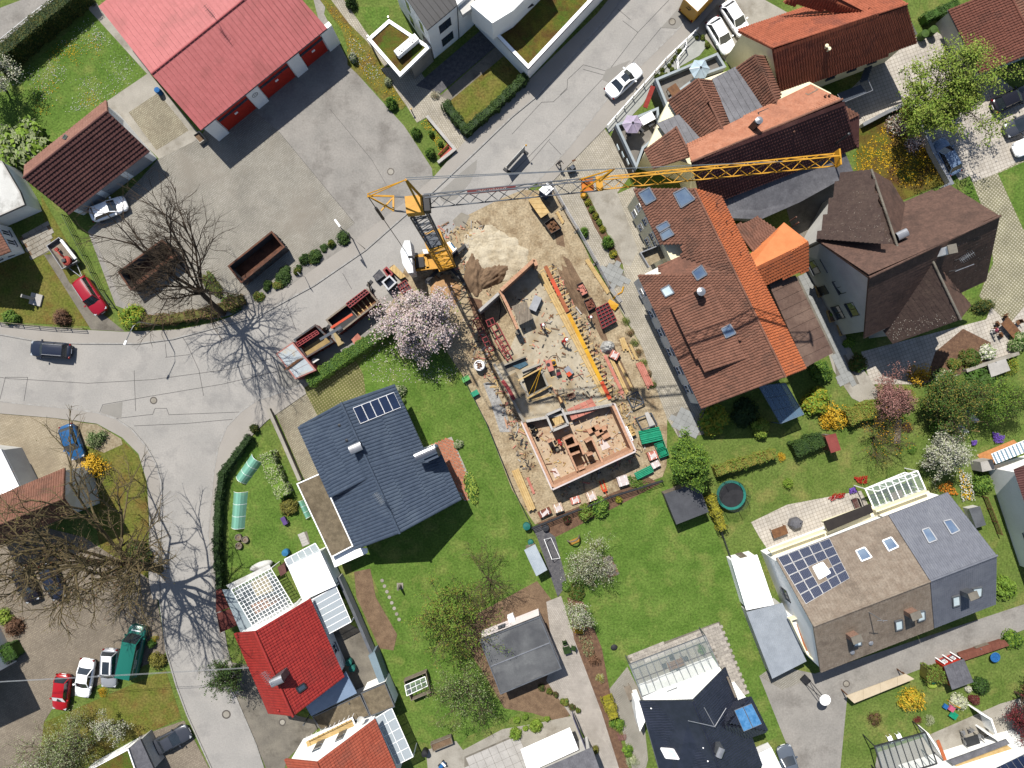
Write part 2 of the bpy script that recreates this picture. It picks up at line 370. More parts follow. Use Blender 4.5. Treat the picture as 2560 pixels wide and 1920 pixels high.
# bitumen joints, repair patches and manhole covers
def seam(pts,wd=.055,z=.018): ribbon('road_joint',gp(pts),wd,SEAM,z - .004,z)
for s_ in ([(0,815),(20,818),(60,820),(190,828),(330,820),(500,797),(640,760)],[(0,863),(12,815),(60,815),(52,866)],[(215,892),(222,874),(330,855),(480,830),(650,790)],[(250,904),(330,895),(335,882),(360,882),(365,896),(520,890)],
           [(290,920),(400,915),(510,905)],[(293,888),(290,800)],[(360,772),(357,742)],[(357,772),(410,766)],[(385,712),(405,745),(430,800),(440,855)],[(1313,37),(1290,62),(1240,112),(1215,137),(1160,190),(1140,215),(1120,235)],
           [(1445,0),(1378,70),(1300,172),(1180,300),(1106,375)],[(1478,62),(1428,60),(1370,130),(1330,180)],[(1260,150),(1315,165)],[(1345,45),(1378,70)],[(1335,20),(1362,43)],[(1210,205),(1225,190),(1226,172),(1260,140),(1315,155)],
           [(1106,290),(1170,221),(1195,220),(1226,192)],[(1186,306),(1213,335)],[(1188,300),(1150,345),(1100,400)],[(620,660),(640,715)],[(740,590),(760,625)]): seam(s_)
sheet('asphalt_patch',gp([(990,378),(1030,345),(1029,365),(1015,395),(985,430),(960,440),(945,420)]),ASPH_D,.02)
sheet('asphalt_patch',gp([(1300,172),(1320,182),(1362,130),(1310,150)]),ASPH_D,.02)
sheet('asphalt_patch',gp([(1428,60),(1478,62),(1500,40),(1468,15)]),ASPH_D,.02)
sheet('asphalt_patch',gp([(222,876),(265,868),(262,905),(218,891)]),ASPH_D,.02)
COVER = mat('cast_iron',C(120,112,104),C(96,90,84),scale=6,fine=.2,rough=.6,metal=.2)
def manhole(x,y,r=.42,z=.03):
    c = g(x,y); t = thing('manhole_cover',MANL.pop(0),'manhole cover',c)
    MB().lathe((c.x,c.y,0),[(r,0),(r,z),(r * .72,z),(r * .72,z - .006)],20).obj('rim',COVER,t)
    MB().lathe((c.x,c.y,0),[(r * .7,0),(r * .7,z - .002),(r * .3,z + .003)],20).obj('lid',CONC,t)
MANL = ['round manhole cover in the road junction by the side road','round manhole cover in the road near the yellow delivery van','round manhole cover in the side road by the red roofed house','round manhole cover set in the yard asphalt near the raised bed','round manhole cover in the forecourt beside the red roof','round manhole cover in the lane below the terraced houses']
manhole(332,865); manhole(1452,47); manhole(489,1543,.5); manhole(844,371); manhole(610,1560,.4); manhole(1828,1477,.4)
# yard of the red hall
sheet('yard',gp([(345,345),(420,285),(440,300),(700,90),(660,-70),(720,-70),(700,30),(760,147),(825,219),(873,272),(893,302),(933,364),(935,385),(890,426),(803,493),(768,521),(715,556),(628,618),(553,653),(500,680),(462,690),(330,690),(250,660),(190,500)]),ASPH_Y,.02)
sheet('yard_paving',gp([(603,285),(766,482),(715,525),(640,575),(560,628),(470,660),(420,672),(300,676),(262,650),(200,505),(340,345),(430,300),(500,195)]),PV_YARD,.026)
for s_ in ([(712,235),(803,345),(835,400)],[(603,285),(766,482)]): seam(s_,.04,.032)
sheet('paved_pad',gp([(226,222),(322,157),(434,294),(352,352)]),CONC,.0225)
sheet('pad_cobbles',gp([(278,243),(342,200),(408,282),(338,325)]),PV_PAD,.026)
sheet('lawn',gp([(28,172),(195,28),(215,40),(325,160),(318,168),(238,226),(225,220),(60,370),(20,380),(-30,300),(-30,200)]),GR_RICH,.02)
sheet('path',gp([(-60,100),(-60,40),(125,-30),(145,0),(0,104)]),ASPH_Y,.02)
sheet('concrete_strip',gp([(190,-20),(215,15),(328,158),(322,164),(195,24),(180,4)]),CONC,.024)
# verge and entrance of the white building
tile(1,0)
sheet('verge',gp([(510,-60),(650,0),(800,200),(960,360),(1100,560),(1320,890),(1260,950),(1200,900),(1100,870),(940,700),(790,560),(790,400),(740,260)]),GR_DRY,.03)
sheet('footpath',gp([(640,0),(760,0),(1150,560),(1100,590),(960,360),(800,200)]),PV_WALK,.028)
sheet('back_lawn',gp([(860,60),(1150,60),(1150,200),(1020,260)]),GR_RICH,.02)
sheet('entrance_paving',gp([(1080,590),(1380,560),(1520,770),(1680,880),(1620,940),(1880,1270),(1820,1350),(1730,1300),(1480,1010),(1390,1060),(1310,930)]),PV_WALK,.034)
sheet('gravel_bed',gp([(1380,740),(2050,170),(2160,330),(1590,810)]),GRAV_D,.036)
sheet('concrete_path',gp([(1590,830),(2160,330),(2240,400),(1700,880)]),CONC_D,.04)
sheet('lawn',gp([(1650,895),(2230,410),(2330,640),(1830,1120)]),GR_DRY,.044)
# left properties
ov()
sheet('lawn',gp([(88,420),(240,690),(190,705),(45,697),(0,690),(-60,690),(-60,560),(60,540),(100,520)]),GR_DRY,.02)
sheet('slab_path',gp([(42,515),(98,480),(115,495),(105,545),(70,560)]),CONC_D,.024)
sheet('driveway',gp([(95,550),(118,550),(150,610),(225,680),(270,716),(197,712)]),CONC_D,.026)
sheet('forecourt',gp([(-60,888),(0,894),(120,904),(175,912),(185,1000),(140,1060),(0,1080),(-60,1080)]),PV_LEFT,.026)
sheet('lawn',gp([(170,918),(262,948),(298,984),(316,1040),(321,1120),(320,1250),(230,1250),(200,1100)]),GR_DRY,.022)
sheet('gravel_bed',gp([(168,912),(210,917),(262,948),(265,960),(225,978),(180,960)]),GRAVEL,.03)
sheet('courtyard',gp([(-60,1100),(180,1160),(322,1250),(340,1294),(358,1407),(352,1420),(120,1520),(95,1560),(80,1700),(-60,1700)]),PV_LEFT2,.024)
sheet('lawn',gp([(95,1560),(358,1447),(392,1552),(290,1595),(180,1660),(80,1700)]),GR_DRY,.03)
sheet('driveway',gp([(300,1590),(398,1556),(452,1659),(480,1720),(330,1720)]),PV_LEFT2,.034)
# garden left of the anthracite house, its drive
sheet('lawn',gp([(560,935),(640,1040),(720,1190),(690,1180),(500,1255),(492,1230),(498,1060),(520,980)]),GR_RICH,.02)
sheet('driveway',gp([(590,880),(655,835),(690,905),(760,1100),(740,1160),(655,1030)]),PV_PAD,.024)
sheet('driveway',gp([(655,838),(770,780),(785,810),(790,850),(690,905)]),GRIDPV,.028)
sheet('lawn',gp([(690,850),(770,790),(870,700),(985,800),(1008,829),(1053,917),(1106,1050),(1140,1135),(1190,1260),(1180,1290),(985,1390),(930,1400),(860,1380),(800,1235),(760,1235)]),GR_RICH,.02)
sheet('vegetable_bed',gp([(765,1235),(800,1228),(812,1290),(858,1370),(850,1405),(820,1400),(770,1290)]),SOIL,.03)
sheet('lawn',gp([(820,1405),(990,1360),(1060,1500),(1120,1540),(1090,1560),(1010,1590),(985,1620),(900,1600),(850,1470)]),GR_RICH,.024)
sheet('bark_bed',gp([(985,1350),(1160,1255),(1195,1300),(1230,1460),(1250,1530),(1210,1560),(1150,1540),(1090,1530),(1060,1480),(1010,1400)]),SOIL,.028)
sheet('driveway',gp([(1180,1300),(1212,1287),(1235,1360),(1330,1560),(1365,1700),(1290,1700),(1270,1600),(1180,1470),(1195,1420)]),PV_DRIVE,.034)
sheet('terrace',gp([(920,1620),(985,1600),(1000,1620),(1085,1575),(1170,1560),(1240,1545),(1300,1720),(930,1720)]),CONC,.03)
sheet('lawn',gp([(1190,1150),(1240,1110),(1430,1040),(1540,1130),(1600,1290),(1700,1580),(1660,1600),(1560,1440),(1320,1480),(1280,1420),(1250,1320)]),GR_RICH,.022)
sheet('pond_bed',gp([(1150,1140),(1190,1125),(1225,1260),(1205,1290),(1160,1160)]),GRAV_D,.03)
sheet('flower_bed',gp([(1160,1130),(1318,1067),(1400,1030),(1425,1045),(1330,1095),(1200,1160)]),MULCH,.034)
sheet('garden_path',gp([(1315,1490),(1355,1440),(1385,1500),(1400,1640),(1380,1720),(1340,1560)]),PV_YARD,.028)
sheet('flower_bed',gp([(1225,1290),(1260,1300),(1300,1400),(1330,1560),(1370,1700),(1350,1700),(1300,1540),(1240,1380)]),MULCH,.038)
# building site ground
sheet('building_site',keyhole(gp([(820,690),(855,640),(880,560),(960,520),(1000,470),(1080,430),(1130,410),(1198,413),(1246,497),(1286,585),(1331,652),(1356,702),(1388,752),(1413,827),(1441,905),(1440,1005),(1431,1030),(1318,1070),(1156,1133),(1106,1058),(1053,920),(1003,815),(985,790),(940,720)]),PIT),DIRT,.026)
sheet('sidewalk_apron',gp([(640,850),(850,700),(880,650),(860,620),(600,790),(600,830)]),ASPH_D,.02)
sheet('paved_walk',gp([(1160,400),(1306,278),(1371,367),(1331,420),(1268,420),(1253,420),(1290,500),(1350,600),(1400,740),(1460,830),(1516,939),(1466,945),(1441,905),(1413,827),(1388,752),(1331,652),(1246,497),(1198,413)]),PV_WALK,.03)
sheet('paved_walk',gp([(1331,420),(1375,400),(1400,500),(1440,640),(1530,860),(1560,930),(1516,939),(1460,830),(1400,740),(1350,600),(1345,570),(1362,575),(1378,540)]),PV_WALK,.032)
sheet('concrete_ramp',gp([(1268,415),(1331,410),(1378,540),(1362,575),(1345,570),(1300,480)]),CONC,.036)
sheet('planting_strip',gp([(1252,415),(1266,413),(1298,480),(1345,570),(1330,565),(1284,490)]),MULCH,.04)
sheet('forecourt',gp([(496,1430),(560,1440),(640,1545),(700,1560),(660,1600),(620,1640),(600,1720),(553,1607),(507,1499)]),CONC_D,.022)
sheet('courtyard',gp([(715,1325),(795,1370),(830,1470),(790,1510),(750,1480),(715,1400)]),CONC_D,.026)
sheet('courtyard',gp([(1780,250),(1900,130),(2010,60),(1990,240),(1850,285)]),PV_LIGHT,.024)
sheet('passage',gp([(1690,420),(1850,370),(1900,450),(1780,610),(1740,600)]),CONC_D,.024)
# right side
sheet('forecourt',gp([(1500,65),(1580,-40),(1760,60),(1700,130),(1600,170),(1530,90)]),CONC,.028)
sheet('court',gp([(1870,210),(2010,60),(2100,120),(2212,210),(2300,300),(2300,420),(2140,380),(2080,400),(2000,290),(1960,230)]),PV_LIGHT,.028)
sheet('flower_meadow',gp([(1850,280),(1960,225),(2000,290),(2045,395),(1930,440),(1850,400)]),SEDUM,.034)
sheet('side_path',gp([(2140,380),(2080,400),(2130,470),(2145,560),(2115,640),(2180,700),(2230,640),(2300,560),(2300,300)]),GRIDPV2,.033)
sheet('lawn',gp([(2060,395),(2095,380),(2130,470),(2145,570),(2105,645),(2080,650),(2110,560),(2120,480)]),GR_RICH,.038)
sheet('lawn',gp([(2155,375),(2300,310),(2300,520),(2212,500)]),GR_RICH,.04)
sheet('paved_walk',gp([(1740,600),(1775,590),(1840,760),(1900,850),(1880,880),(1840,860),(1800,800)]),CONC,.03)
sheet('terrace',gp([(1860,760),(2130,690),(2150,640),(2300,660),(2300,700),(2150,790),(1990,830),(1880,830)]),PV_LIGHT,.026)
sheet('bark_bed',gp([(2020,760),(2080,710),(2140,740),(2130,800),(2000,820)]),MULCH,.035)
sheet('lawn',gp([(1530,1030),(1690,960),(1730,1000),(1760,1060),(1700,1090),(1620,1120),(1590,1180),(1560,1150)]),GR_MID,.02)
sheet('patio',gp([(1622,1128),(1700,1090),(1860,1060),(1880,1100),(1660,1190),(1640,1160)]),PV_LIGHT,.03)
sheet('lane',gp([(1640,1460),(1690,1440),(1760,1455),(2212,1305),(2300,1275),(2300,1330),(2212,1360),(1830,1505),(1815,1660),(1810,1720),(1730,1720),(1700,1610)]),ASPH_Y,.026)
sheet('lane_pavers',gp([(1640,1460),(1680,1432),(1730,1450),(1735,1472),(1690,1490)]),PV_YARD,.032)
sheet('lawn',gp([(1835,1510),(1960,1460),(2140,1380),(2212,1390),(2212,1560),(1990,1590),(1900,1620),(1830,1700)]),GR_MID,.022)
sheet('terrace',gp([(1895,1625),(2000,1590),(2160,1520),(2300,1480),(2300,1720),(1880,1720)]),CONC,.03)
# ------------------------------------------------------------------ building helpers
def on(x,y,fr):                       # where the sight line of a measured point meets a roof plane
    o = Vector((0,0,CAM_H)); d = g(x,y,0) - o
    t = (fr[0] - o).dot(fr[3]) / d.dot(fr[3]); return o + d * t
def plane_z(fr,x,y): return fr[0].z - (fr[3].x * (x - fr[0].x) + fr[3].y * (y - fr[0].y)) / fr[3].z
WHITE = mat('white_render',(.76,.76,.74),(.68,.68,.66),scale=.4,fine=.05,fscale=6,rough=.9)
CREAM = mat('cream_render',(.62,.57,.4),(.54,.5,.35),scale=.4,fine=.06,fscale=6,rough=.9)
GREYW = mat('grey_render',(.4,.395,.375),(.33,.325,.31),scale=.4,fine=.06,fscale=6,rough=.9)
BLACKW = mat('dark_cladding',C(44,42,46),C(60,58,60),scale=1.5,fine=.1,rough=.6)
WOOD = mat('wood_brown',C(140,98,64),C(112,76,50),scale=3,fine=.25,fscale=20,rough=.8,rnd=.15)
WOODL = mat('wood_fresh',C(232,200,140),C(214,178,116),scale=2.5,fine=.12,fscale=20,rough=.8,rnd=.1)
WOODG = mat('wood_grey',C(158,146,130),C(132,120,106),scale=2.5,fine=.2,fscale=20,rough=.85,rnd=.1)
ZINC = mat('zinc',C(150,154,160),C(130,134,140),scale=1.2,fine=.08,rough=.45,metal=.5)
ALU = mat('aluminium',C(214,216,220),C(196,198,202),scale=2,fine=.05,rough=.35,metal=.6)
WFRAME = mat('white_frame',(.75,.75,.75),(.68,.68,.68),scale=2,fine=.03,rough=.5)
DFRAME = mat('dark_frame',C(66,68,72),C(54,56,60),scale=2,fine=.05,rough=.5)
PANE = mat('window_pane',(.02,.03,.045),(.035,.05,.07),scale=.7,fine=0,rough=.06,spec=.8)
PANEB = mat('skylight_pane',(.05,.08,.14),(.12,.16,.21),scale=.5,fine=0,rough=.05,spec=.9)
PANEL_ = mat('skylight_pale',(.35,.43,.46),(.5,.56,.58),scale=.5,fine=0,rough=.08,spec=.8)
GLS = glass('clear_glass',(.24,.29,.30),.13)
GLSM = glass('milky_glass',(.34,.38,.41),.6,.15)
CG0 = mat('blue_grey_frame',C(120,140,160),C(104,124,146),scale=2,fine=.05,rough=.4); GLSB = glass('blue_glass',(.08,.13,.19),.7)
REDDOOR = mat('red_paint',C(186,50,34,1.3),C(166,42,30,1.3),scale=2,fine=.06,rough=.5)
def roofmat(n,c1,c2,c3=None,rough=.8,sc=1.6,s3=.35,fine=.2,spec=.3): return mat('roof_' + n,c1,c2,scale=sc,fine=fine,fscale=6,rough=rough,c3=c3,s3=s3,spec=spec)
def roof_plane(root,pts,rm,style='tile',du=.3,dv=.36,h=.035,hump=.03,t=.16,name='roof',rib=.05):
    pts = [Vector(p) for p in pts]
    mb = MB(); mb.slab(pts,t); rp = mb.obj(name,rm,root)
    if style == 'tile':
        m2 = MB(); courses(m2,pts,du,dv,h,hump); m2.obj('roof_tiles',rm,rp,kind='stuff')
    elif style == 'corr':
        m2 = MB(); corr(m2,pts,du,hump); m2.obj('corrugated_sheet',rm,rp,kind='stuff')
    elif style == 'seam': panels(pts,du,'roof_panel',rm,rp,t=.02,rib=rib)
    return rp
def ridge_cap(root,a,b,rm,r=.13,step=.42,name='ridge_tiles'):
    a,b = Vector(a),Vector(b); n = max(1,int((b - a).length / step)); mb = MB()
    for i in range(n):
        p = a.lerp(b,i / n); q = a.lerp(b,(i + 1.08) / n); mb.tube([p + Vector((0,0,.0)),q + Vector((0,0,.03))],[r,r * .9],8)
    return mb.obj(name,rm,root)
def gutter(root,a,b,m=None,r=.07): return MB().tube([Vector(a) - Vector((0,0,.1)),Vector(b) - Vector((0,0,.1))],r,6).obj('gutter',m or ZINC,root)
def house(name,label,E1,E2,R,ze,zr,wall,rm,oe=.45,og=.25,style='tile',ze2=None,cat='house',cap=None,z0=0.,rm2=None,gut=True,**kw):
    ze2 = ze if ze2 is None else ze2
    a1,b1 = g(*E1[0],ze),g(*E1[1],ze); a2,b2 = g(*E2[0],ze2),g(*E2[1],ze2); ra,rb = g(*R[0],zr),g(*R[1],zr)
    c = (a1 + b1 + a2 + b2) / 4; root = thing(name,label,cat,(c.x,c.y,z0))
    f1 = frame([a1,b1,rb,ra]); f2 = frame([a2,b2,rb,ra])
    d = (rb - ra).normalized(); n1 = ((a1 - ra) - d * (a1 - ra).dot(d)); n1.z = 0; n1.normalize(); n2 = ((a2 - ra) - d * (a2 - ra).dot(d)); n2.z = 0; n2.normalize()
    def wp(p,nn,s): return p - nn * oe + d * og * s
    q = [wp(a1,n1,1),wp(b1,n1,-1),wp(b2,n2,-1),wp(a2,n2,1)]
    top = [plane_z(f1,q[0].x,q[0].y),plane_z(f1,q[1].x,q[1].y),plane_z(f2,q[2].x,q[2].y),plane_z(f2,q[3].x,q[3].y)]
    R1,R2 = ra + d * og,rb - d * og
    vv = [(p.x,p.y,z0) for p in q] + [(q[i].x,q[i].y,top[i] - .2) for i in range(4)] + [(R1.x,R1.y,R1.z - .25),(R2.x,R2.y,R2.z - .25)]
    MB().add(vv,[(0,1,5,4),(2,3,7,6),(1,2,6,9,5),(3,0,4,8,7),(3,2,1,0),(4,5,9,8),(6,7,8,9)]).obj('wall',wall,root)
    roof_plane(root,[a1,b1,rb,ra],rm,style,**kw); roof_plane(root,[b2,a2,ra,rb],rm2 or rm,style,**kw)
    ridge_cap(root,ra + Vector((0,0,.05)),rb + Vector((0,0,.05)),cap or rm)
    if gut: gutter(root,a1,b1); gutter(root,a2,b2)
    q = [Vector((v.x,v.y,0)) for v in q]
    return dict(root=root,q=q,f1=f1,f2=f2,ra=ra,rb=rb,a1=a1,b1=b1,a2=a2,b2=b2,top=top)
def window(root,p,q,t0,t1,z0,z1,fm=None,pm=None,sill=True,out=None):
    p,q = Vector((p[0],p[1],0)),Vector((q[0],q[1],0)); d = (q - p).normalized(); n = Vector((d.y,-d.x,0))
    c = ORG[root.name]
    if n.dot((p + q) / 2 - Vector((c.x,c.y,0))) < 0: n = -n
    a = p.lerp(q,t0); b = p.lerp(q,t1); fm = fm or WFRAME; pm = pm or PANE; w_ = (b - a).length
    m = MB(); k = .07
    for u0,u1,v0,v1 in ((0,k,z0,z1),(w_ - k,w_,z0,z1),(0,w_,z0,z0 + k),(0,w_,z1 - k,z1),(w_ / 2 - .03,w_ / 2 + .03,z0,z1)):
        cc = a + d * ((u0 + u1) / 2) + n * .03 + Vector((0,0,(v0 + v1) / 2)); m.box(cc,(u1 - u0,.08,v1 - v0),math.atan2(d.y,d.x))
    f = m.obj('window',fm,root)
    cc = (a + b) / 2 + n * .015 + Vector((0,0,(z0 + z1) / 2)); MB().box(cc,(w_ - .04,.05,z1 - z0 - .04),math.atan2(d.y,d.x)).obj('pane',pm,f)
    if sill: MB().box((a + b) / 2 + n * .09 + Vector((0,0,z0 - .03)),(w_ + .1,.2,.05),math.atan2(d.y,d.x)).obj('sill',ZINC,f)
    return f
def door(root,p,q,t0,t1,z0,z1,dm,handle=True):
    p,q = Vector((p[0],p[1],0)),Vector((q[0],q[1],0)); d = (q - p).normalized(); n = Vector((d.y,-d.x,0)); c = ORG[root.name]
    if n.dot((p + q) / 2 - Vector((c.x,c.y,0))) < 0: n = -n
    a = p.lerp(q,t0); b = p.lerp(q,t1)
    o = MB().box((a + b) / 2 + n * .02 + Vector((0,0,(z0 + z1) / 2)),((b - a).length,.1,z1 - z0),math.atan2(d.y,d.x)).obj('door',dm,root)
    if handle: MB().box(a.lerp(b,.85) + n * .1 + Vector((0,0,z0 + 1.05)),(.14,.06,.04),math.atan2(d.y,d.x)).obj('handle',ALU,o)
    return o
def skylight(root,quad,fr,fm=None,pm=None,h=.2):
    P = [on(x,y,fr) for x,y in quad]; c = sum(P,Vector()) / 4; n = fr[3]
    m = MB(); fm = fm or ZINC
    for i in range(4): m.beam(P[i] + n * h * .6,P[(i + 1) % 4] + n * h * .6,.11,h * 1.1,up=n)
    f = m.obj('skylight',fm,root)
    I = [c + (p - c) * .9 + n * h * .9 for p in P]; MB().slab(I,.05).obj('pane',pm or PANEB,f); return f
def chimney(root,x,y,fr,w_,d_,h,m,rz=0.,cap='hood',pots=0):
    b = on(x,y,fr); mb = MB(); mb.box(b + Vector((0,0,h / 2 - .3)),(w_,d_,h + .6),rz); o = mb.obj('chimney',m,root); zt = b.z + h
    if cap == 'hood':
        k = MB(); n = 8
        R_ = Matrix.Rotation(rz,3,'Z')
        for i in range(n):
            t0,t1 = math.pi * i / n,math.pi * (i + 1) / n
            for_ = [(-math.cos(t0),math.sin(t0)),(-math.cos(t1),math.sin(t1))]
            pts = [Vector((sx * (w_ / 2 + .1),cx * (d_ / 2 + .06),zt - b.z + .12 + sz * .22)) for sx in (-1,1) for cx,sz in for_]
            pts = [b + R_ @ p for p in pts]; k.add([pts[0],pts[2],pts[3],pts[1]],[(0,1,2,3)])
        for sx in (-1,1):
            for sy in (-1,1): k.beam(b + R_ @ Vector((sx * w_ * .45,sy * d_ * .45,h)),b + R_ @ Vector((sx * w_ * .45,sy * d_ * .5,h + .15)),.04)
        k.obj('cowl',ALU,o)
    elif cap == 'slab': MB().box((b.x,b.y,zt + .06),(w_ + .16,d_ + .16,.1),rz).obj('cap',CONC_D,o)
    elif cap == 'pipe': MB().lathe((b.x,b.y,zt),[(w_ * .4,0),(w_ * .4,.25),(w_ * .62,.3),(w_ * .1,.45)],12).obj('cowl',ALU,o)
    return o
def pipe(root,x,y,fr,r=.06,h=.5,m=None,name='vent_pipe',capw=1.6):
    b = on(x,y,fr); return MB().lathe((b.x,b.y,b.z - .1),[(r,0),(r,h),(r * capw,h),(r * capw,h + .1),(.01,h + .16)],8).obj(name,m or ZINC,root)
SOLC = None
def solar_mat():
    m,N,L,B = nodes_mat('solar_cells')
    P = N.new('ShaderNodeTexCoord').outputs['UV']; b = N.new('ShaderNodeTexBrick'); L.new(P,b.inputs['Vector']); b.offset = 0
    b.inputs['Scale'].default_value = 1; b.inputs['Brick Width'].default_value = .1667; b.inputs['Row Height'].default_value = .1; b.inputs['Mortar Size'].default_value = .006
    b.inputs['Color1'].default_value = (.012,.016,.034,1); b.inputs['Color2'].default_value = (.016,.022,.045,1); b.inputs['Mortar'].default_value = (.1,.11,.14,1)
    L.new(b.outputs[0],B.inputs['Base Color']); B.inputs['Roughness'].default_value = .12; B.inputs['Specular IOR Level'].default_value = .6; return m
def solar(root,quad,fr,nx,ny,skip=(),plain=False,fm=None,h=.1):
    global SOLC
    SOLC = SOLC or solar_mat(); pm = mat('solar_dark',(.008,.013,.032),(.014,.022,.05),scale=.6,fine=0,rough=.1,spec=.7) if plain is True else (plain or SOLC)
    P = [on(x,y,fr) for x,y in quad]; n = fr[3]
    bil = lambda u,v: P[0].lerp(P[1],u).lerp(P[3].lerp(P[2],u),v)
    for i in range(nx):
        for j in range(ny):
            if (i,j) in skip: continue
            gu,gv = .02 / nx,.02 / ny; q = [bil(i / nx + gu,j / ny + gv),bil((i + 1) / nx - gu,j / ny + gv),bil((i + 1) / nx - gu,(j + 1) / ny - gv),bil(i / nx + gu,(j + 1) / ny - gv)]
            o = MB().slab([p + n * h for p in q],.04).obj('solar_panel',fm or ALU,root)
            c = sum(q,Vector()) / 4; I = [c + (p - c) * .95 + n * (h + .006) for p in q]
            me = MB().add(I,[(0,1,2,3)]); oo = me.obj('cells',pm,o); uvl = oo.data.uv_layers.new(name='UVMap')
            for li,uvc in enumerate(((0,0),(1,0),(1,1),(0,1))): uvl.data[li].uv = uvc
def ring(m,A,B,z0,z1):
    n = len(A)
    for i in range(n): j = (i + 1) % n; m.prism([A[i],A[j],B[j],B[i]],z0,z1)
def flat(name,label,poly,z,wall,top,cat='building',z0=0.,frame_m=None,fw=.25,fh=.15,ins=.1,t=.25,root=None,wall_ins=None):
    P = gp(poly,z); c = sum(P,Vector()) / len(P)
    root = root or thing(name,label,cat,(c.x,c.y,z0))
    W = inset(P,ins if wall_ins is None else wall_ins)
    if wall: MB().prism(W,z0,z - t + .01).obj('wall',wall,root)
    r = MB().prism(P,z - t,z).obj('roof',top,root)
    if frame_m:
        m = MB(); ring(m,P,inset(P,fw),z - t - .05,z + fh); m.obj('parapet',frame_m,root)
    return dict(root=root,P=P,W=W,fr=(P[0],Vector((1,0,0)),Vector((0,1,0)),Vector((0,0,1))),roof=r)
def glazed(root,quad,z,nx,ny,bar=.06,fm=None,gm=None,z2=None,name='glass_roof',posts=True,pz=0.):
    """glazed roof: bars + separate panes; quad in measured points, z / z2 heights of edges 0-1 and 2-3"""
    z2 = z if z2 is None else z2; P = [g(*quad[0],z),g(*quad[1],z),g(*quad[2],z2),g(*quad[3],z2)]
    bil = lambda u,v: P[0].lerp(P[1],u).lerp(P[3].lerp(P[2],u),v); fm = fm or WFRAME; gm = gm or GLS; m = MB()
    for i in range(nx + 1): m.beam(bil(i / nx,0),bil(i / nx,1),bar * (1.6 if i in (0,nx) else 1),bar * 1.4)
    for j in range(ny + 1): m.beam(bil(0,j / ny),bil(1,j / ny),bar * (1.6 if j in (0,ny) else 1),bar * 1.2)
    f = m.obj(name,fm,root); n = pnormal(P)
    for i in range(nx):
        for j in range(ny):
            k = .03; q = [bil((i + k) / nx,(j + k) / ny),bil((i + 1 - k) / nx,(j + k) / ny),bil((i + 1 - k) / nx,(j + 1 - k) / ny),bil((i + k) / nx,(j + 1 - k) / ny)]
            MB().slab([p + n * .02 for p in q],.012).obj('pane',gm,f)
    if posts:
        for p in P: MB().box((p.x,p.y,(p.z + pz) / 2 - .05),(.09,.09,p.z - pz - .1)).obj('post',fm,root)
    return P
def antenna(root,p,h=2.,rz=0.,m=None):
    p = Vector(p); mb = MB(); mb.tube([p,p + Vector((0,0,h))],.025,5)
    d = Vector((math.cos(rz),math.sin(rz),0)); e = Vector((-d.y,d.x,0))
    for k,hh in ((1.,h - .1),(.8,h - .6)):
        c = p + Vector((0,0,hh)); mb.tube([c - d * .7 * k,c + d * .7 * k],.018,4)
        for i in range(7): q = c + d * (-.65 + i * .21) * k; mb.tube([q - e * .3 * k,q + e * .3 * k],.012,4)
    return mb.obj('antenna',m or ALU,root)
# ------------------------------------------------------------------ buildings, upper half
R_PINK = roofmat('red_metal',C(212,116,116),C(202,106,106),C(188,100,98),rough=.55,fine=.09)
R_BROWN = roofmat('dark_brown_tile',C(112,70,66),C(94,56,52),C(126,84,76))
R_BRICK = roofmat('brick_tile',C(158,110,90),C(136,94,76),C(116,84,70),s3=.5)
R_ORANGE = roofmat('orange_tile',C(212,120,74),C(194,108,66),C(160,100,74),s3=.2)
R_ORED = roofmat('orange_red_tile',C(192,108,78),C(172,94,66),C(152,86,66),s3=.4)
R_SHINGLE = roofmat('brown_shingle',C(118,90,78),C(100,76,66),C(84,64,56),fine=.3)
R_SEAMG = roofmat('grey_seam',C(122,122,128),C(106,106,112),C(136,136,142),rough=.5)
R_SEAMB = roofmat('brown_seam',C(120,96,84),C(108,84,72),C(136,112,98),rough=.6)
R_ANTH = roofmat('anthracite_tile',C(84,98,118),C(72,86,106),C(92,106,124),rough=.55,fine=.12)
R_BLACK = roofmat('black_seam',C(58,58,62),C(48,48,52),rough=.5,fine=.06)
R_WHITE = mat('white_membrane',(.82,.82,.82),(.76,.76,.76),scale=.5,fine=.03,rough=.7)
R_PALE = mat('pale_membrane',C(214,214,210,1.7),C(200,200,196,1.7),scale=.5,fine=.08,rough=.8,c3=C(178,176,170),s3=.4)
R_GRAV = mat('roof_gravel',C(146,132,108),C(118,106,86),scale=2.,fine=.4,fscale=18,rough=.95,bump=.6,bscale=20,c3=C(104,92,72),s3=.4)
TILE_S = dict(du=.28,dv=.36,h=.025,hump=.085)

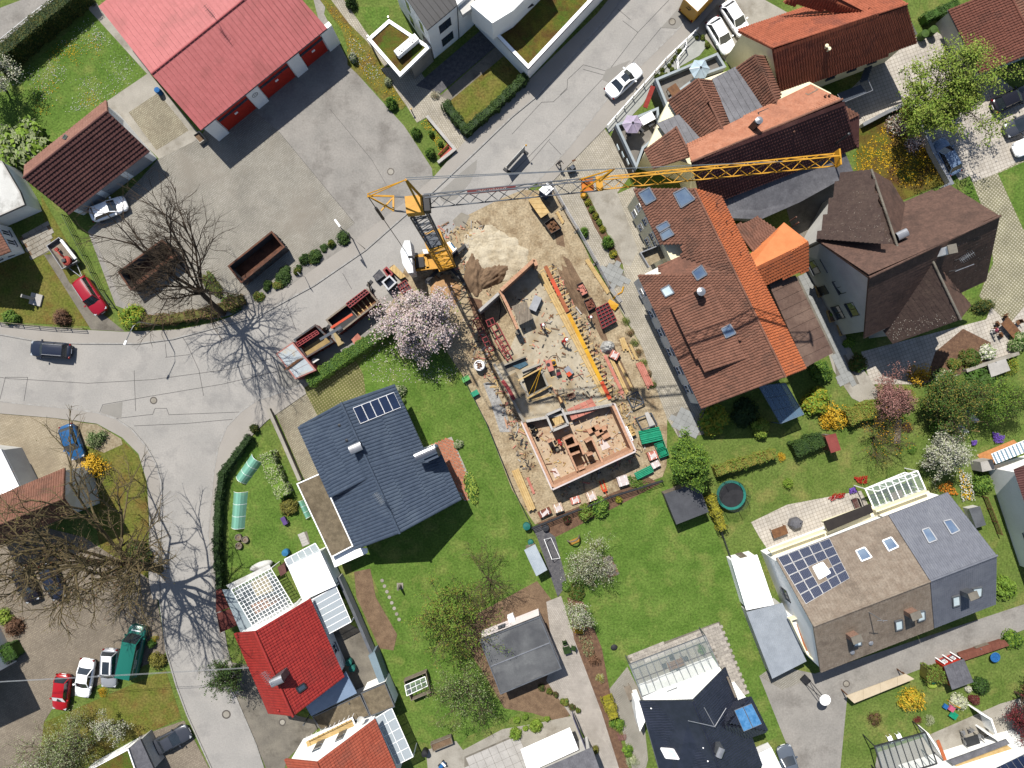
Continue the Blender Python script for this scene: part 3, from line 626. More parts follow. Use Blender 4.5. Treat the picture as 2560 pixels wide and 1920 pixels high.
# red metal hall with garage doors
tile(0,0)
H = house('red_metal_hall','long red metal-roofed hall with red garage doors and white piers',((1735,1125),(2827,245)),((850,55),(1942,-815)),((1310,640),(2402,-240)),4.4,6.2,WHITE,R_PINK,oe=.5,og=.3,style='seam',du=.56,rib=.12,t=.14,cat='hall')
r = H['root']; p,q = H['q'][0],H['q'][1]; L_ = (q - p).length
ant = H['ra'].lerp(H['rb'],.52); antenna(r,ant,2.2,2.3,DFRAME)
dn = (q - p).normalized(); nn = Vector((dn.y,-dn.x,0)) ; nn = nn if nn.dot(H['a1'] - H['ra']) > 0 else -nn
PT = [0.0,.345,.685,.965]
for k,t in enumerate(PT):
    c = p.lerp(q,t) + dn * .75 + nn * .1; o = MB().box((c.x,c.y,2.05),(1.5,.5,4.1),math.atan2(dn.y,dn.x)).obj('pier',WHITE,r)
    if k == 1:
        m = MB(); b_ = c + nn * .262 + Vector((0,0,3.1 - 2.05 + .6)); 
        for i in range(16):
            t0,t1 = 2 * math.pi * i / 16,2 * math.pi * (i + 1) / 16; e = lambda tt,rr: b_ + dn * math.cos(tt) * rr + Vector((0,0,math.sin(tt) * rr + 1.2))
            m.add([e(t0,.38),e(t1,.38),e(t1,.32),e(t0,.32)],[(0,1,2,3)])
        for s_ in (-.13,.1):
            for w_,zz in ((.16,.18),(.16,0),(.16,-.18)): m.beam(b_ + dn * (s_ - .04) + Vector((0,0,1.2 + zz)),b_ + dn * (s_ + .1) + Vector((0,0,1.2 + zz)),.01,.05)
        m.obj('emblem',DFRAME,o)
for k in range(3):
    t0,t1 = PT[k] + 1.6 / L_,PT[k + 1] - .1 / L_
    d_ = door(r,p,q,t0,t1,.02,3.4,REDDOOR,False)
    a_,b_ = p.lerp(q,t0),p.lerp(q,t1); MB().box((a_ + b_) / 2 + nn * .02 + Vector((0,0,3.75)),((b_ - a_).length,.1,.55),math.atan2(dn.y,dn.x)).obj('lintel',DFRAME,r)
    for j in range(4):
        c = a_.lerp(b_,.14 + j * .24) + nn * .085 + Vector((0,0,2.75)); MB().box(c,(1.,.05,.4),math.atan2(dn.y,dn.x)).obj('pane',PANE,d_)
    c = a_.lerp(b_,.5) + nn * .1 + Vector((0,0,1.9)); MB().box(c,(.4,.04,.3),math.atan2(dn.y,dn.x)).obj('sign_plate',WFRAME,d_)
# brown tiled garage
H = house('brown_tiled_garage','dark brown tiled garage beside the paved yard and white hatchback',((1290,1305),(590,1849)),((920,870),(215,1440)),((930,965),(205,1540)),2.7,6.0,WHITE,R_BROWN,rm2=roofmat('sunlit_brown_tile',C(164,118,102),C(148,104,90),C(176,132,116)),oe=.35,og=.35,cat='garage',du=.36,dv=.4,h=.1,hump=.05)  # sunward slope gets a paler brown: sunlight put into its colour
r = H['root']; skylight(r,[(555,1205),(575,1175),(595,1190),(575,1215)],H['f2'],ZINC,PANE)
for t0 in (.06,.38,.7): door(r,H['q'][0],H['q'][1],t0,t0 + .25,.02,2.2,mat('garage_door',C(196,200,206),C(180,184,190),scale=1,fine=.04,rough=.6))
# houses on the left edge
tile(0,1)
flat('flat_roofed_annexe','pale flat roofed annexe at the left edge above stone path',[(-200,-350),(20,-265),(175,0),(215,110),(0,205),(-200,290)],3.,WHITE,R_PALE,frame_m=CONC_L,fw=.15,fh=.05)
H = house('white_rendered_house','white rendered house with brown tiles cut by the left edge',((90,515),(-110,160)),((-500,760),(-700,400)),((-220,640),(-420,285)),3.6,6.2,WHITE,R_BRICK,oe=.5,og=.9)
for t0 in (.18,.55): window(H['root'],H['q'][0],H['q'][1],t0,t0 + .22,1.,2.3)
for t0 in (.1,.3): window(H['root'],H['q'][0],H['q'][3],t0,t0 + .1,.9,2.)
tile(0,2)
flat('white_flat_roof_house','white flat roofed block behind the bare tree at the left edge',[(-200,540),(10,565),(165,880),(0,965),(-200,1040)],3.4,GREYW,R_WHITE,frame_m=WFRAME,fw=.15,fh=.05)
H = house('red_tiled_house','faded red tiled house partly hidden by the big bare tree',((560,730),(-300,1100)),((640,1110),(-250,1480)),((552,985),(-300,1330)),5.,7.8,GREYW,R_BRICK,oe=.2,og=.1,**TILE_S)
tile(0,3)
flat('white_corner_house','white rendered house mostly outside the left edge throwing a big shadow',[(-516,676),(-351,1021),(-886,1266),(-1086,916)],8.4,WHITE,R_GRAV,ins=.05)
flat('flat_roof_garage','flat roofed garage with white side wall beside parked grey coupe',[(690,1720),(1110,1490),(1190,1720)],2.8,WHITE,SEDUM,cat='garage',ins=.02,frame_m=WFRAME,fw=.12,fh=.05)
flat('lean_to_roof','blue grey sheet roof beside the parked grey coupe',[(1112,1488),(1212,1412),(1335,1680),(1195,1720)],2.6,GREYW,R_SEAMG,cat='garage',ins=.1)
# white modern building at the top
tile(1,0)
P = gp([(1480,262),(1305,0),(1150,-230),(1530,-560),(1930,-130),(1740,45)],6.6)
root = thing('modern_white_building','white modern building with black standing seam roof at the top edge','building',P[0])
W = inset(P,.05); MB().prism(W,0,6.55).obj('wall',WHITE,root)
roof_plane(root,[P[0],P[1] + Vector((0,0,.35)),P[2] + Vector((0,0,.7)),P[3] + Vector((0,0,.7)),P[4] + Vector((0,0,.35)),P[5]][:3] + [P[3] + Vector((0,0,.7)),P[5]],R_BLACK,'flat')
rp = frame([P[0],P[5],P[3] + Vector((0,0,.7))])
for q_,fr in strips([P[0],P[1] + Vector((0,0,.35)),P[2] + Vector((0,0,.7)),P[3] + Vector((0,0,.7)),P[5]],.62):
    pts = [v + fr[3] * .05 for v in q_]; mb = MB(); mb.slab(pts,.02); e = sorted(q_,key=lambda v: (v - fr[0]).dot(fr[1]))[:2]; mb.beam(e[0] + fr[3] * .08,e[1] + fr[3] * .08,.04,.08); mb.obj('roof_panel',R_BLACK,root)
window(root,W[0],W[5],.34,.74,1.,2.6,DFRAME); window(root,W[0],W[5],.34,.74,3.9,5.5,DFRAME)
for t0 in (.05,.42): window(root,W[0],W[2],t0 + .12,t0 + .22,3.8,5.6,DFRAME)
for t0 in (.05,.42): window(root,W[0],W[2],t0 + .12,t0 + .22,.8,2.6,DFRAME)
MB().prism(gp([(1740,40),(1785,128),(1905,45),(1850,-60)],6.),5.4,6.).obj('balcony',GREYW,root)
MB().tube([g(1755,335,.1),W[5] * 1 + Vector((0,0,6.3))],.05,6).obj('downpipe',ZINC,root)
F = flat('flat_roof_carport','carport with moss covered flat roof and white rim beside white building',[(960,340),(1150,170),(1510,410),(1245,668)],3.2,None,SEDUM,cat='carport',frame_m=WFRAME,fw=.35,fh=.14)
MB().prism(gp([(1345,600),(1375,682),(1535,530),(1500,420)]),0,2.95).obj('wall',CONC,F['root'])
for a_ in ((1010,420),(1180,260)): MB().box(g(*a_) + Vector((0,0,1.5)),(.15,.15,2.9)).obj('post',ALU,F['root'])
c = g(1300,390,4.); ac = thing('heat_pump','white heat pump with two fans on the mossy carport roof','heat pump',(c.x,c.y,3.2),math.atan2(160,190))
ORG[ac.name] = Vector((0,0,0))
MB().box((0,0,.55),(2.9,.75,.7)).obj('casing',WFRAME,ac)
for s_ in (-.75,.75):
    f_ = MB().lathe((s_,0,.9),[(.3,0),(.3,.03),(.24,.03),(.24,.015)],18).obj('fan',DFRAME,ac)
    m = MB(); [m.beam((s_,0,.935),(s_ + .26 * math.cos(t),.26 * math.sin(t),.935),.09,.01) for t in (0,1.26,2.51,3.77,5.03)]; m.obj('blade',ALU,f_)
for s_ in (-1.2,1.2): MB().box((s_,0,.1),(.1,.7,.2)).obj('foot',ZINC,ac)
tile(2,0)
F = flat('sedum_roof_block','low white block with large brown green sedum roof beside the road',[(140,600),(700,0),(1130,-460),(600,-900),(-120,-330),(-342,95)],3.15,WHITE,SEDUM,frame_m=WFRAME,fw=.35,fh=.15)
MB().prism(gp([(-340,90),(-200,10),(30,-50),(190,40),(-160,210)],4.2),4.0,4.2).obj('glass_canopy',DFRAME,F['root'])
MB().prism(gp([(-360,40),(120,-330),(330,-230),(10,90),(-170,200)],6.6),3.1,6.6).obj('upper_storey',WHITE,F['root'])

# restaurant complex
root = thing('restaurant_building','rambling tiled restaurant building with terraces under the yellow crane jib','building',g(1900,1200))
TER = mat('terrace_tiles',C(150,144,136),C(136,130,122),scale=1,fine=.1)
for nm,poly in (('terrace',[(1225,705),(1760,480),(1835,605),(1600,690),(1345,870),(1320,940)]),('terrace',[(885,1095),(1255,945),(1262,1060),(1300,1160),(1130,1300),(1065,1480)])):
    Q = gp(poly,3.); MB().prism(inset(Q,.02),0,2.98).obj(nm,BLACKW,root); W = inset(Q,.3)
    MB().prism(W,2.9,3.02).obj('terrace_floor',TER,root)
    m = MB(); ring(m,Q,inset(Q,.25),2.9,3.75); m.obj('parapet',mat('grey_parapet',C(190,200,206),C(174,184,190),scale=1,fine=.05),root)
zr1,ze1 = 8.4,6.6
def RP(pts,*a,**k): return roof_plane(root,[g(x,y,z) for x,y,z in pts],*a,**k)
body = gp([(1345,880),(1600,700),(1930,585),(2100,480),(2300,560),(2760,800),(2800,1240),(1640,1690),(1560,1420),(1160,1300),(1260,1080)],6.0)
MB().prism(body,0,5.9).obj('wall',CREAM,root)
RP([(1345,862,6.4),(1605,680,8.4),(1860,1200,8.4),(1600,1190,6.4)],R_BRICK,**TILE_S)
RP([(1605,680,8.4),(1722,690,7.2),(1890,1070,7.2),(1860,1200,8.4)],R_BRICK,**TILE_S)
RP([(1728,682,6.9),(1932,575,6.9),(2168,932,7.6),(1885,1066,7.6)],R_SEAMG,'seam',du=.6)
RP([(1936,580,6.9),(2096,474,8.6),(2300,935,8.6),(2170,935,7.2)],R_BRICK,**TILE_S)
RP([(2096,474,8.6),(2185,480,7.6),(2318,820,7.6),(2300,935,8.6)],R_BRICK,**TILE_S)
RP([(1145,1292,6.2),(1415,1094,7.8),(1548,1355,7.8),(1222,1462,6.2)],R_BRICK,**TILE_S)
RP([(1252,1065,6.5),(1440,988,6.5),(1625,1195,7.2),(1420,1290,7.2)],R_SEAMG,'seam',du=.6)
mainf = [g(1512,1246,8.3),g(2582,726,8.3),g(2852,860,10.4),g(1550,1400,10.4)]
roof_plane(root,mainf,roofmat('sunlit_salmon_tile',C(206,142,112),C(190,124,94),C(178,118,92)),**TILE_S)  # sunward slope pale salmon, far slope dark brown: light and shade put into colours
RP([(1550,1400,10.4),(2852,860,10.4),(2980,1270,5.4),(1635,1760,5.4)],R_BROWN,du=.3,dv=.4,h=.11,hump=.04)
ridge_cap(root,mainf[3] + Vector((0,0,.05)),mainf[2] + Vector((0,0,.05)),R_BRICK)
for a_,b_ in (((1605,680),(1860,1200)),((2096,474),(2300,935)),((1415,1094),(1548,1355))): ridge_cap(root,g(*a_,8.48 if a_[0] != 1415 else 7.86),g(*b_,8.48 if a_[0] != 1415 else 7.86),R_BRICK)
mf = frame(mainf); skylight(root,[(2125,990),(2220,950),(2250,1000),(2155,1040)],mf,DFRAME,PANE); chimney(root,2070,1110,mf,.6,.6,1.9,DFRAME,.6,'pipe')
tile(3,0); skylight(root,[(285,800),(370,760),(430,790),(345,835)],mf,WOODG,PANEL_)
df = frame([g(-662,1400,10.4),g(640,860,10.4),g(768,1270,5.4)])
for a_ in ((480,840),(515,835),(490,1010),(210,1150)): pipe(root,*a_,mf if a_[1] < 900 else df,.07,.5,R_BRICK)
pipe(root,575,1250,df,.09,3.2,DFRAME)
RP([(640,900,8.2),(790,995,7.6),(785,1290,5.6),(640,1060,7.6)],R_BROWN,du=.3,dv=.36,h=.06,hump=.04)
RP([(640,905,8.25),(790,990,7.65),(630,1065,7.65)],R_BRICK,**TILE_S)
RP([(-640,1870,4.6),(-60,1540,5.4),(630,1230,5.4),(740,1490,4.6),(280,1745,4.2),(-60,1895,4.2)],R_SEAMG,'seam',du=.62)
MB().prism(inset(gp([(-500,1800),(600,1260),(700,1480),(-60,1850)],4.4),.2),0,4.2).obj('wall',GREYW,root)
tile(2,0)
m = MB()   # red sign beam over the recessed court
m.beam(g(1150,930,3.),g(1218,745,3.),.5,.12); m.obj('sign_board',mat('sign_red',C(170,60,48),C(150,48,40),scale=3,fine=.1),root)
for k in range(4): MB().beam(g(905 + k * 42,1250 + k * 62,2.2),g(925 + k * 42,1300 + k * 62,2.2),.06,.5).obj('window',PANEL_,root)

# red roofed house upper right
tile(3,0)
H = house('red_tiled_villa','red tiled house with cross gable above the paved court',((100,812),(1278,365)),((-260,270),(900,-130)),((35,415),(1200,38)),5.6,9.6,CREAM,R_ORED,oe=.5,og=.2,**TILE_S)
r = H['root']; roof_plane(r,[g(130,20,7.4),g(370,-140,9),g(845,105,9),g(740,80,7.9)],R_ORED,**TILE_S)
roof_plane(r,[g(845,100,8.9),g(925,215,7.4),g(800,275,6.9),g(785,240,7.1)],R_ORED,**TILE_S); roof_plane(r,[g(845,100,8.9),g(880,60,9),g(960,180,7.2),g(925,215,7.4)],R_ORED,**TILE_S)
f1 = H['f1']
for a_ in ((490,415),(510,440)): pipe(r,*a_,f1,.12,.55,CREAM)
skylight(r,[(560,90),(590,70),(620,100),(590,118)],H['f2'],ZINC,PANEB)
for t0 in (.45,.62,.78): window(r,H['q'][0],H['q'][1],t0,t0 + .07,2.2,4.6,DFRAME)
tile(2,0)
for a_,b_ in (((1955,290),(2120,450)),((2080,-20),(2150,120))): pass
# garage roof at the upper right corner
tile(3,0)
H = house('tiled_garage','reddish brown tiled garage at the upper right corner',((1555,85),(1835,642)),((2260,-210),(2540,350)),((2050,-120),(2330,440)),2.9,5.,GREYW,roofmat('maroon_tile',C(140,86,70),C(124,74,60),C(112,70,58)),rm2=R_BRICK,oe=.3,og=.2,cat='garage',**TILE_S)

# big L-shaped tiled house in the middle right
tile(2,1)
root = thing('long_tiled_house','long cream house with weathered brick-red tiles and orange right slope','house',g(1700,900))
RG = 10.4
E1,E1b = g(1090,715,5.8),g(1640,1874,5.8); RA,RM,RB = g(1572,-30,RG),g(1925,702,RG),g(2362,1600,RG); RT = g(1800,445,RG)
q1 = [E1,E1b,RB,RM]; roof_plane(root,q1,R_BRICK,**TILE_S); fL = frame(q1)
q2 = [g(1050,-30,7.4),g(1282,455,7.4),RT,RA]; roof_plane(root,q2,R_BRICK,**TILE_S); fU = frame(q2)
q3 = [g(1282,455,7.4),g(1470,400,8.4),RT]; 
roof_plane(root,[g(1470,450,8.5),g(1470,560,8.1),RM,RT],R_BRICK,**TILE_S)
roof_plane(root,[g(1262,640,6.7),g(1480,540,8.2),RM,E1 + (RM - E1) * .25],R_BRICK,**TILE_S)
qR = [g(2542,1530,8.9),g(1790,40,8.9),RA,RB]; roof_plane(root,qR,R_ORANGE,**TILE_S); fR = frame(qR)
ridge_cap(root,RA + Vector((0,0,.06)),RB + Vector((0,0,.06)),R_BRICK,.12)
gutter(root,E1,E1b); gutter(root,q2[0],q2[1])
wl = inset([E1,E1b,g(2362,1600,RG),g(2542,1530,8.9),g(1790,40,8.9),g(1572,-30,RG),g(1050,-30,7.4),g(1282,455,7.4)],.0)
d_ = (E1b - E1).normalized(); nl = Vector((-d_.y,d_.x,0)); nl = nl if nl.x > 0 else -nl
A_ = E1 + nl * .45 + d_ * .2; B_ = E1b + nl * .45 - d_ * .3; C_ = g(2520,1520,8.9) - d_ * .3; D_ = g(1810,60,8.9); U0 = q2[0] + nl * .45 + d_ * .3; U1 = q2[1] + nl * .45
SHADEW = mat('shaded_cream',(.56,.56,.52),(.5,.5,.46),scale=.5,fine=.05)  # greyer copy of the cream render: wall shade put into its colour
MB().prism([A_,B_,RB - d_ * .4,(RM + RA) / 2,Vector((A_.x + 2,A_.y + 1,0))],0,5.6).obj('wall',SHADEW,root)
MB().prism([U0,U1,Vector((U1.x + 1.5,U1.y - 3.2,0)),RM,C_,D_],0,6.9).obj('wall',CREAM,root)
MB().add([(B_.x,B_.y,5.5),(C_.x,C_.y,5.5),(C_.x,C_.y,8.7),((RB - d_ * .3).x,(RB - d_ * .3).y,RG - .2)],[(0,1,2,3)]).obj('gable',SHADEW,root)
for t0 in (.1,.27,.42,.58,.73,.88): window(root,A_,B_,t0 - .03,t0 + .035,3.4,4.9); window(root,A_,B_,t0 - .03,t0 + .035,.9,2.3)
for t0 in (.15,.42,.7,.85): window(root,U0,U1,t0,t0 + .12,4.,5.4); window(root,U0,U1,t0,t0 + .12,1.2,2.6)
MB().prism(gp([(1110,520),(1290,450),(1475,400),(1470,490),(1180,640)],5.2),5.,5.2).obj('loggia_floor',GRAVEL,root)
m = MB(); path_wall(m,gp([(1285,455),(1110,525),(1185,650)],5.9),.1,5.1,6.); m.obj('loggia_railing',ALU,root)
# shed dormer on the long slope
dq = [g(1338,968,8.),g(1622,1588,8.),g(2020,1400,RG - .5),g(1900,1150,RG - .3)]
lift = Vector((0,0,0))
dq = [on(1338,968,fL) + Vector((0,0,1.1)),on(1640,1560,fL) + Vector((0,0,1.1)),on(2020,1440,fL) + Vector((0,0,.06)),on(1720,800,fL) + Vector((0,0,.06))]
roof_plane(root,dq,R_BRICK,name='dormer_roof',**TILE_S)
b0,b1 = on(1338,968,fL),on(1640,1560,fL)
MB().add([b0 + nl * .3,b1 + nl * .3,dq[1] + nl * .3 - Vector((0,0,.1)),dq[0] + nl * .3 - Vector((0,0,.1))],[(0,1,2,3)]).obj('dormer_wall',WOODG,root)
MB().add([b1 + nl * .3 + d_ * -.25,dq[1] - Vector((0,0,.12)) - d_ * .25,dq[2] - d_ * .25],[(0,1,2)]).obj('dormer_cheek',WOOD,root)
for qd,pm in (([(1560,690),(1640,630),(1690,710),(1605,760)],PANEB),([(1290,840),(1360,800),(1405,870),(1330,905)],PANEL_)): skylight(root,qd,fL,ALU,pm)
skylight(root,[(1810,1180),(1885,1140),(1935,1220),(1850,1260)],frame(dq),ALU,PANEB)
for qd in ([(1400,10),(1500,-40),(1585,60),(1465,135)],[(1100,10),(1190,-40),(1250,60),(1165,110)]): 
    skylight(root,qd,fU,ALU,PANEB)
for qd in ([(1250,300),(1340,250),(1370,290),(1280,345)],[(1285,360),(1365,310),(1405,365),(1310,415)]): skylight(root,qd,fU,ALU,PANEB)
chimney(root,1595,880,fL,.7,.55,1.5,DFRAME,.5,'pipe')
for a_ in ((1610,1000),(1635,1040),(1960,1275)): pipe(root,*a_,fL,.09,.4,R_BRICK)
for a_ in ((1845,260),(1890,350),(1965,530),(1760,110)): pipe(root,*a_,fR,.04,.5,DFRAME)
glazed(root,[(2130,1675),(2362,1655),(2520,1920),(2320,2000)],2.8,5,3,.06,fm=CG0,gm=GLSB)
# orange cross gable and brown seam roof on the right
roof_plane(root,[g(2060,530,7.),g(2350,262,7.),g(2562,428,9.),g(2022,690,9.)],mat('roof_sunlit_orange',C(244,150,92),C(234,138,82),scale=1,fine=.08,rough=.8),**TILE_S)  # brighter orange on the sunward side only, sunlight painted into the tiles
roof_plane(root,[g(2562,672,7.),g(2160,800,7.6),g(2022,690,9.),g(2562,428,9.)],R_ORANGE,du=.3,dv=.36,h=.07,hump=.05)
MB().prism(inset(gp([(2120,600),(2350,300),(2540,430),(2540,640),(2180,760)],7.),.2),0,6.9).obj('wall',GREYW,root)
qs = [g(2212,785,6.6),g(2447,720,6.2),g(2774,1390,6.2),g(2534,1515,6.6)]; roof_plane(root,qs,R_SEAMB,'flat')
panels(qs,1.05,'roof_panel',R_SEAMB,root,along='v',t=.02,rib=.05)
MB().prism(inset(qs,.3),0,6.2).obj('wall',GREYW,root)
roof_plane(root,[g(1915,300,6.6),g(2130,220,6.6),g(2300,330,7),g(2080,520,7)],R_BRICK,**TILE_S)
tile(3,1)
for a_ in ((245,215),(265,262)): 
    b_ = g(a_[0] - 60,a_[1] + 40,6.5); MB().tube([b_,g(*a_,8.5)],.07,8).obj('flue',R_BRICK,root)
# brown shingle house
H = house('brown_shingle_house','grey-white house with lichen speckled dark brown roof and two wings',((420,415),(1560,-40)),((830,1262),(1885,765)),((872,740),(2003,208)),6.9,13.2,GREYW,R_SHINGLE,oe=.5,og=.7,ze2=6.0,du=.5,dv=.45,h=.02,hump=.006)
r = H['root']; fr1,fr2 = H['f1'],H['f2']
TI = dict(du=.5,dv=.45,h=.02,hump=.006)
LICH = roofmat('lichen_shingle',C(94,76,68),C(82,64,58),C(102,84,74),fine=.3)
wa,wb = g(890,-195,11.2),g(1122,490,11.6)
roof_plane(r,[g(422,404,7.5),g(712,-120,7.5),wa,wb],LICH,**TI); roof_plane(r,[g(1065,-90,8.),g(1185,105,8.),wb,wa],R_SHINGLE,**TI)
MB().prism(inset([g(440,420,7.4),g(720,-110,7.4),g(1060,-90,8),g(1190,140,8),g(1100,470,8)],.5),0,7.2).obj('wall',GREYW,r)
ridge_cap(r,wa + Vector((0,0,.05)),wb + Vector((0,0,.05)),CONC_D,.12)
wa,wb = g(1402,560,11.6),g(1662,1102,10.6)
roof_plane(r,[g(990,1150,5.4),g(1078,1312,5.2),wb,wa],LICH,**TI); roof_plane(r,[g(1750,985,7.4),g(1745,960,7.5),wa,wb],R_SHINGLE,**TI)
MB().prism(inset([g(1060,1060,6.2),g(1090,1290,6),g(1640,1090,7),g(1730,960,7),g(1420,640,7)],.5),0,5.8).obj('wall',GREYW,r)
ridge_cap(r,wa + Vector((0,0,.05)),wb + Vector((0,0,.05)),CONC_D,.12)
lm = MB(); lm2 = random.Random(3)
for fr_,box_,n_ in ((frame([g(990,1150,5.4),g(1078,1312,5.2),g(1662,1102,10.6)]),[(1000,1170),(1400,600),(1650,1090),(1090,1290)],330),(frame([g(422,404,7.5),g(712,-120,7.5),g(890,-195,11.2)]),[(470,370),(720,-20),(880,20),(1080,440)],110),(fr2,[(1560,450),(1980,250),(1880,740),(1640,780)],60)):
    for _ in range(n_):
        x,y = lm2.uniform(420,2000),lm2.uniform(-20,1320)
        while not inpoly((x,y),box_): x,y = lm2.uniform(420,2000),lm2.uniform(-20,1320)
        c = on(x,y,fr_) + fr_[3] * .05; s_ = lm2.uniform(.02,.065); lm.add([c + fr_[1] * s_,c + fr_[2] * s_,c - fr_[1] * s_,c - fr_[2] * s_ * .8],[(0,1,2,3)])
lm.obj('lichen',mat('lichen',C(206,196,184),C(180,168,150),scale=4,fine=.1),r,kind='stuff')
for p0,z_ in ((.1,4.4),(.36,4.4),(.62,4.4)): window(r,H['q'][0],H['q'][3],p0 + .05,p0 + .2,z_,z_ + 1.7,DFRAME)
for p0,z_ in ((.08,1.2),(.62,1.2)): window(r,H['q'][0],H['q'][3],p0 + .05,p0 + .2,z_,z_ + 1.7,DFRAME)
door(r,H['q'][0],H['q'][3],.42,.52,.02,2.2,DFRAME)
chimney(r,1100,390,fr1,.9,.7,1.1,DFRAME,.45,'hood'); chimney(r,1500,520,fr2,.7,.7,1.6,WFRAME,.2,'slab')
antenna(r,on(1610,590,fr2),2.2,.6)
b_ = on(1560,690,fr2); m = MB(); m.tube([b_,b_ + Vector((0,0,2.6))],.04,5); m.beam(b_ + Vector((-.9,-.35,2.5)),b_ + Vector((.9,.35,2.5)),.06,.06); m.obj('wire_bracket',ALU,r)
canopy = MB(); canopy.prism(gp([(355,500),(405,483),(480,615),(425,648)],2.6),2.5,2.6); canopy.obj('door_canopy',CONC,r)
st = MB(); [st.box(g(520 + k * 18,905 + k * 14) + Vector((0,0,.1 + .14 * k)),(.35,1.,.2),-.5) for k in range(5)]; st.obj('steps',CONC,r)
# ------------------------------------------------------------------ buildings, lower half
# anthracite roofed house in the middle
tile(1,2)
root = thing('anthracite_roofed_house','white house with dark blue-grey tiled roof and five solar panels','house',g(1000,700))
ze,zr = 4.1,7.4
ra,rb = g(737,160,zr),g(1242,1290,zr)
ql = [g(380,355,ze),g(862,1432,ze),rb,ra]; rm = g(985,715,zr)
AT = dict(du=.36,dv=.42,h=.012,hump=.065)
roof_plane(root,ql,R_ANTH,**AT); fl = frame(ql)
qa = [g(1445,560,ze),g(1192,3,ze),ra,rm]; roof_plane(root,qa,R_ANTH,**AT); fr_ = frame(qa)
qb = [g(1772,1002,ze - .7),g(1562,522,ze - .7),rm + (ra - rm).normalized() * .2,rb]; roof_plane(root,qb,R_ANTH,**AT); frb = frame(qb)
ridge_cap(root,ra + Vector((0,0,.06)),rb + Vector((0,0,.06)),R_ANTH,.14)
d_ = (rb - ra).normalized(); W = [ql[0] + d_ * .5,ql[1] - d_ * .8,qb[0] - d_ * .8,qb[1],qa[0],qa[1] + d_ * .5]
W = [w_ + (((ra + rb) / 2 - w_) - d_ * ((ra + rb) / 2 - w_).dot(d_)).normalized() * .6 for w_ in W]
MB().prism(W,0,3.3).obj('wall',WHITE,root)
for a_,b_,c_,s_ in ((W[0],W[5],ra + d_ * .5,1),(W[1],W[2],rb - d_ * .8,-1)): MB().prism([Vector((a_.x,a_.y,0)),Vector((b_.x,b_.y,0)),Vector((b_.x,b_.y,0)) + d_ * .3 * s_,Vector((a_.x,a_.y,0)) + d_ * .3 * s_],3.2,lambda p,A=a_,B=b_: 3.6).obj('wall',WHITE,root); MB().add([(a_.x,a_.y,3.5),(b_.x,b_.y,3.4),(c_.x,c_.y,zr - .3)],[(0,1,2)]).obj('gable',WHITE,root)
for a_,b_ in ((ql[0],ql[1]),(qa[0],qa[1]),(qb[0],qb[1])): gutter(root,a_,b_)
window(root,W[1],W[2],.4,.55,1.,2.3); window(root,W[1],W[2],.7,.85,.9,2.3)
sq = [on(385,365,fl) + Vector((0,0,.95)),on(668,968,fl) + Vector((0,0,.95)),on(960,820,fl) + Vector((0,0,.08)),on(725,240,fl) + Vector((0,0,.08))]
roof_plane(root,sq,R_ANTH,name='dormer_roof',**AT); MB().add([sq[1],sq[2],on(668,968,fl)],[(0,1,2)]).obj('dormer_cheek',R_ANTH,root)
solar(root,[(830,207),(1185,70),(1250,207),(898,350)],fr_,5,1,plain=True,h=.18,fm=WFRAME)
STEEL = mat('stainless',C(214,214,216),C(198,198,200),scale=3,fine=.04,rough=.25,metal=.9)
chimney(root,880,545,fl,1.1,.8,.9,R_ANTH,.42,'hood'); chimney(root,1530,600,frb,1.5,.9,2.6,R_ANTH,.42,None)
c = g(1465,600,6.6); k = MB(); R_ = Matrix.Rotation(.42,3,'Z')
for i in range(8):
    t0,t1 = math.pi * i / 8,math.pi * (i + 1) / 8; k.add([c + R_ @ Vector((sx * 1.15,-math.cos(t) * .5,math.sin(t) * .25)) for sx,t in ((-1,t0),(1,t0),(1,t1),(-1,t1))],[(0,1,2,3)])
k.obj('cowl',STEEL,root)
antenna(root,on(1095,960,fl),2.4,2.2); pipe(root,725,355,fl,.1,.3,DFRAME); pipe(root,788,485,fl,.1,.3,DFRAME)
F = flat('gravel_roof_garage','flat gravel roofed garage with white rim beside anthracite roof',[(350,860),(555,770),(842,1400),(650,1500)],2.9,WHITE,R_GRAV,cat='garage',frame_m=WFRAME,fw=.12,fh=.06)
MB().prism(gp([(648,1500),(835,1412),(960,1420),(965,1460),(680,1585)],2.2),2.,2.2).obj('canopy',WHITE,F['root'])
# house with glazed pergola, white roof and red tiles
zone(540,1300,3.969)
root = thing('red_roofed_house','house with bright red tiled roof beside glazed pergola and white flat roof','house',g(900,700)); ORED = root
glazed(root,[(150,690),(545,480),(770,850),(380,1080)],2.9,12,12,.045,pz=0)
MB().prism(gp([(345,615),(500,535),(570,700),(400,770)],2.3),2.28,2.3).obj('shade_sail',mat('sail_cloth',C(226,206,160),C(214,192,144),scale=2,fine=.05),root)
MB().prism(gp([(180,700),(540,510),(740,850),(380,1060)]),.03,.06).obj('patio_floor',mat('dark_patio',C(120,122,128),C(106,108,114),scale=1,fine=.1),root)
MB().prism(gp([(330,850),(600,730),(640,790),(380,940)]),.06,.09).obj('patio_rug',mat('terracotta_floor',C(222,160,120),C(206,140,104),scale=3,fine=.1),root)
F = flat('','',[(712,460),(1035,310),(1192,650),(862,800)],3.1,WHITE,R_WHITE,root=root,frame_m=WFRAME,fw=.1,fh=.04)
glazed(root,[(680,390),(985,230),(1035,310),(712,460)],2.6,5,1,.05,gm=GLSM,posts=False)
MB().prism(gp([(100,650),(530,440),(545,478),(140,690)],2.6),2.5,2.6).obj('sheet_roof',R_PALE,root)
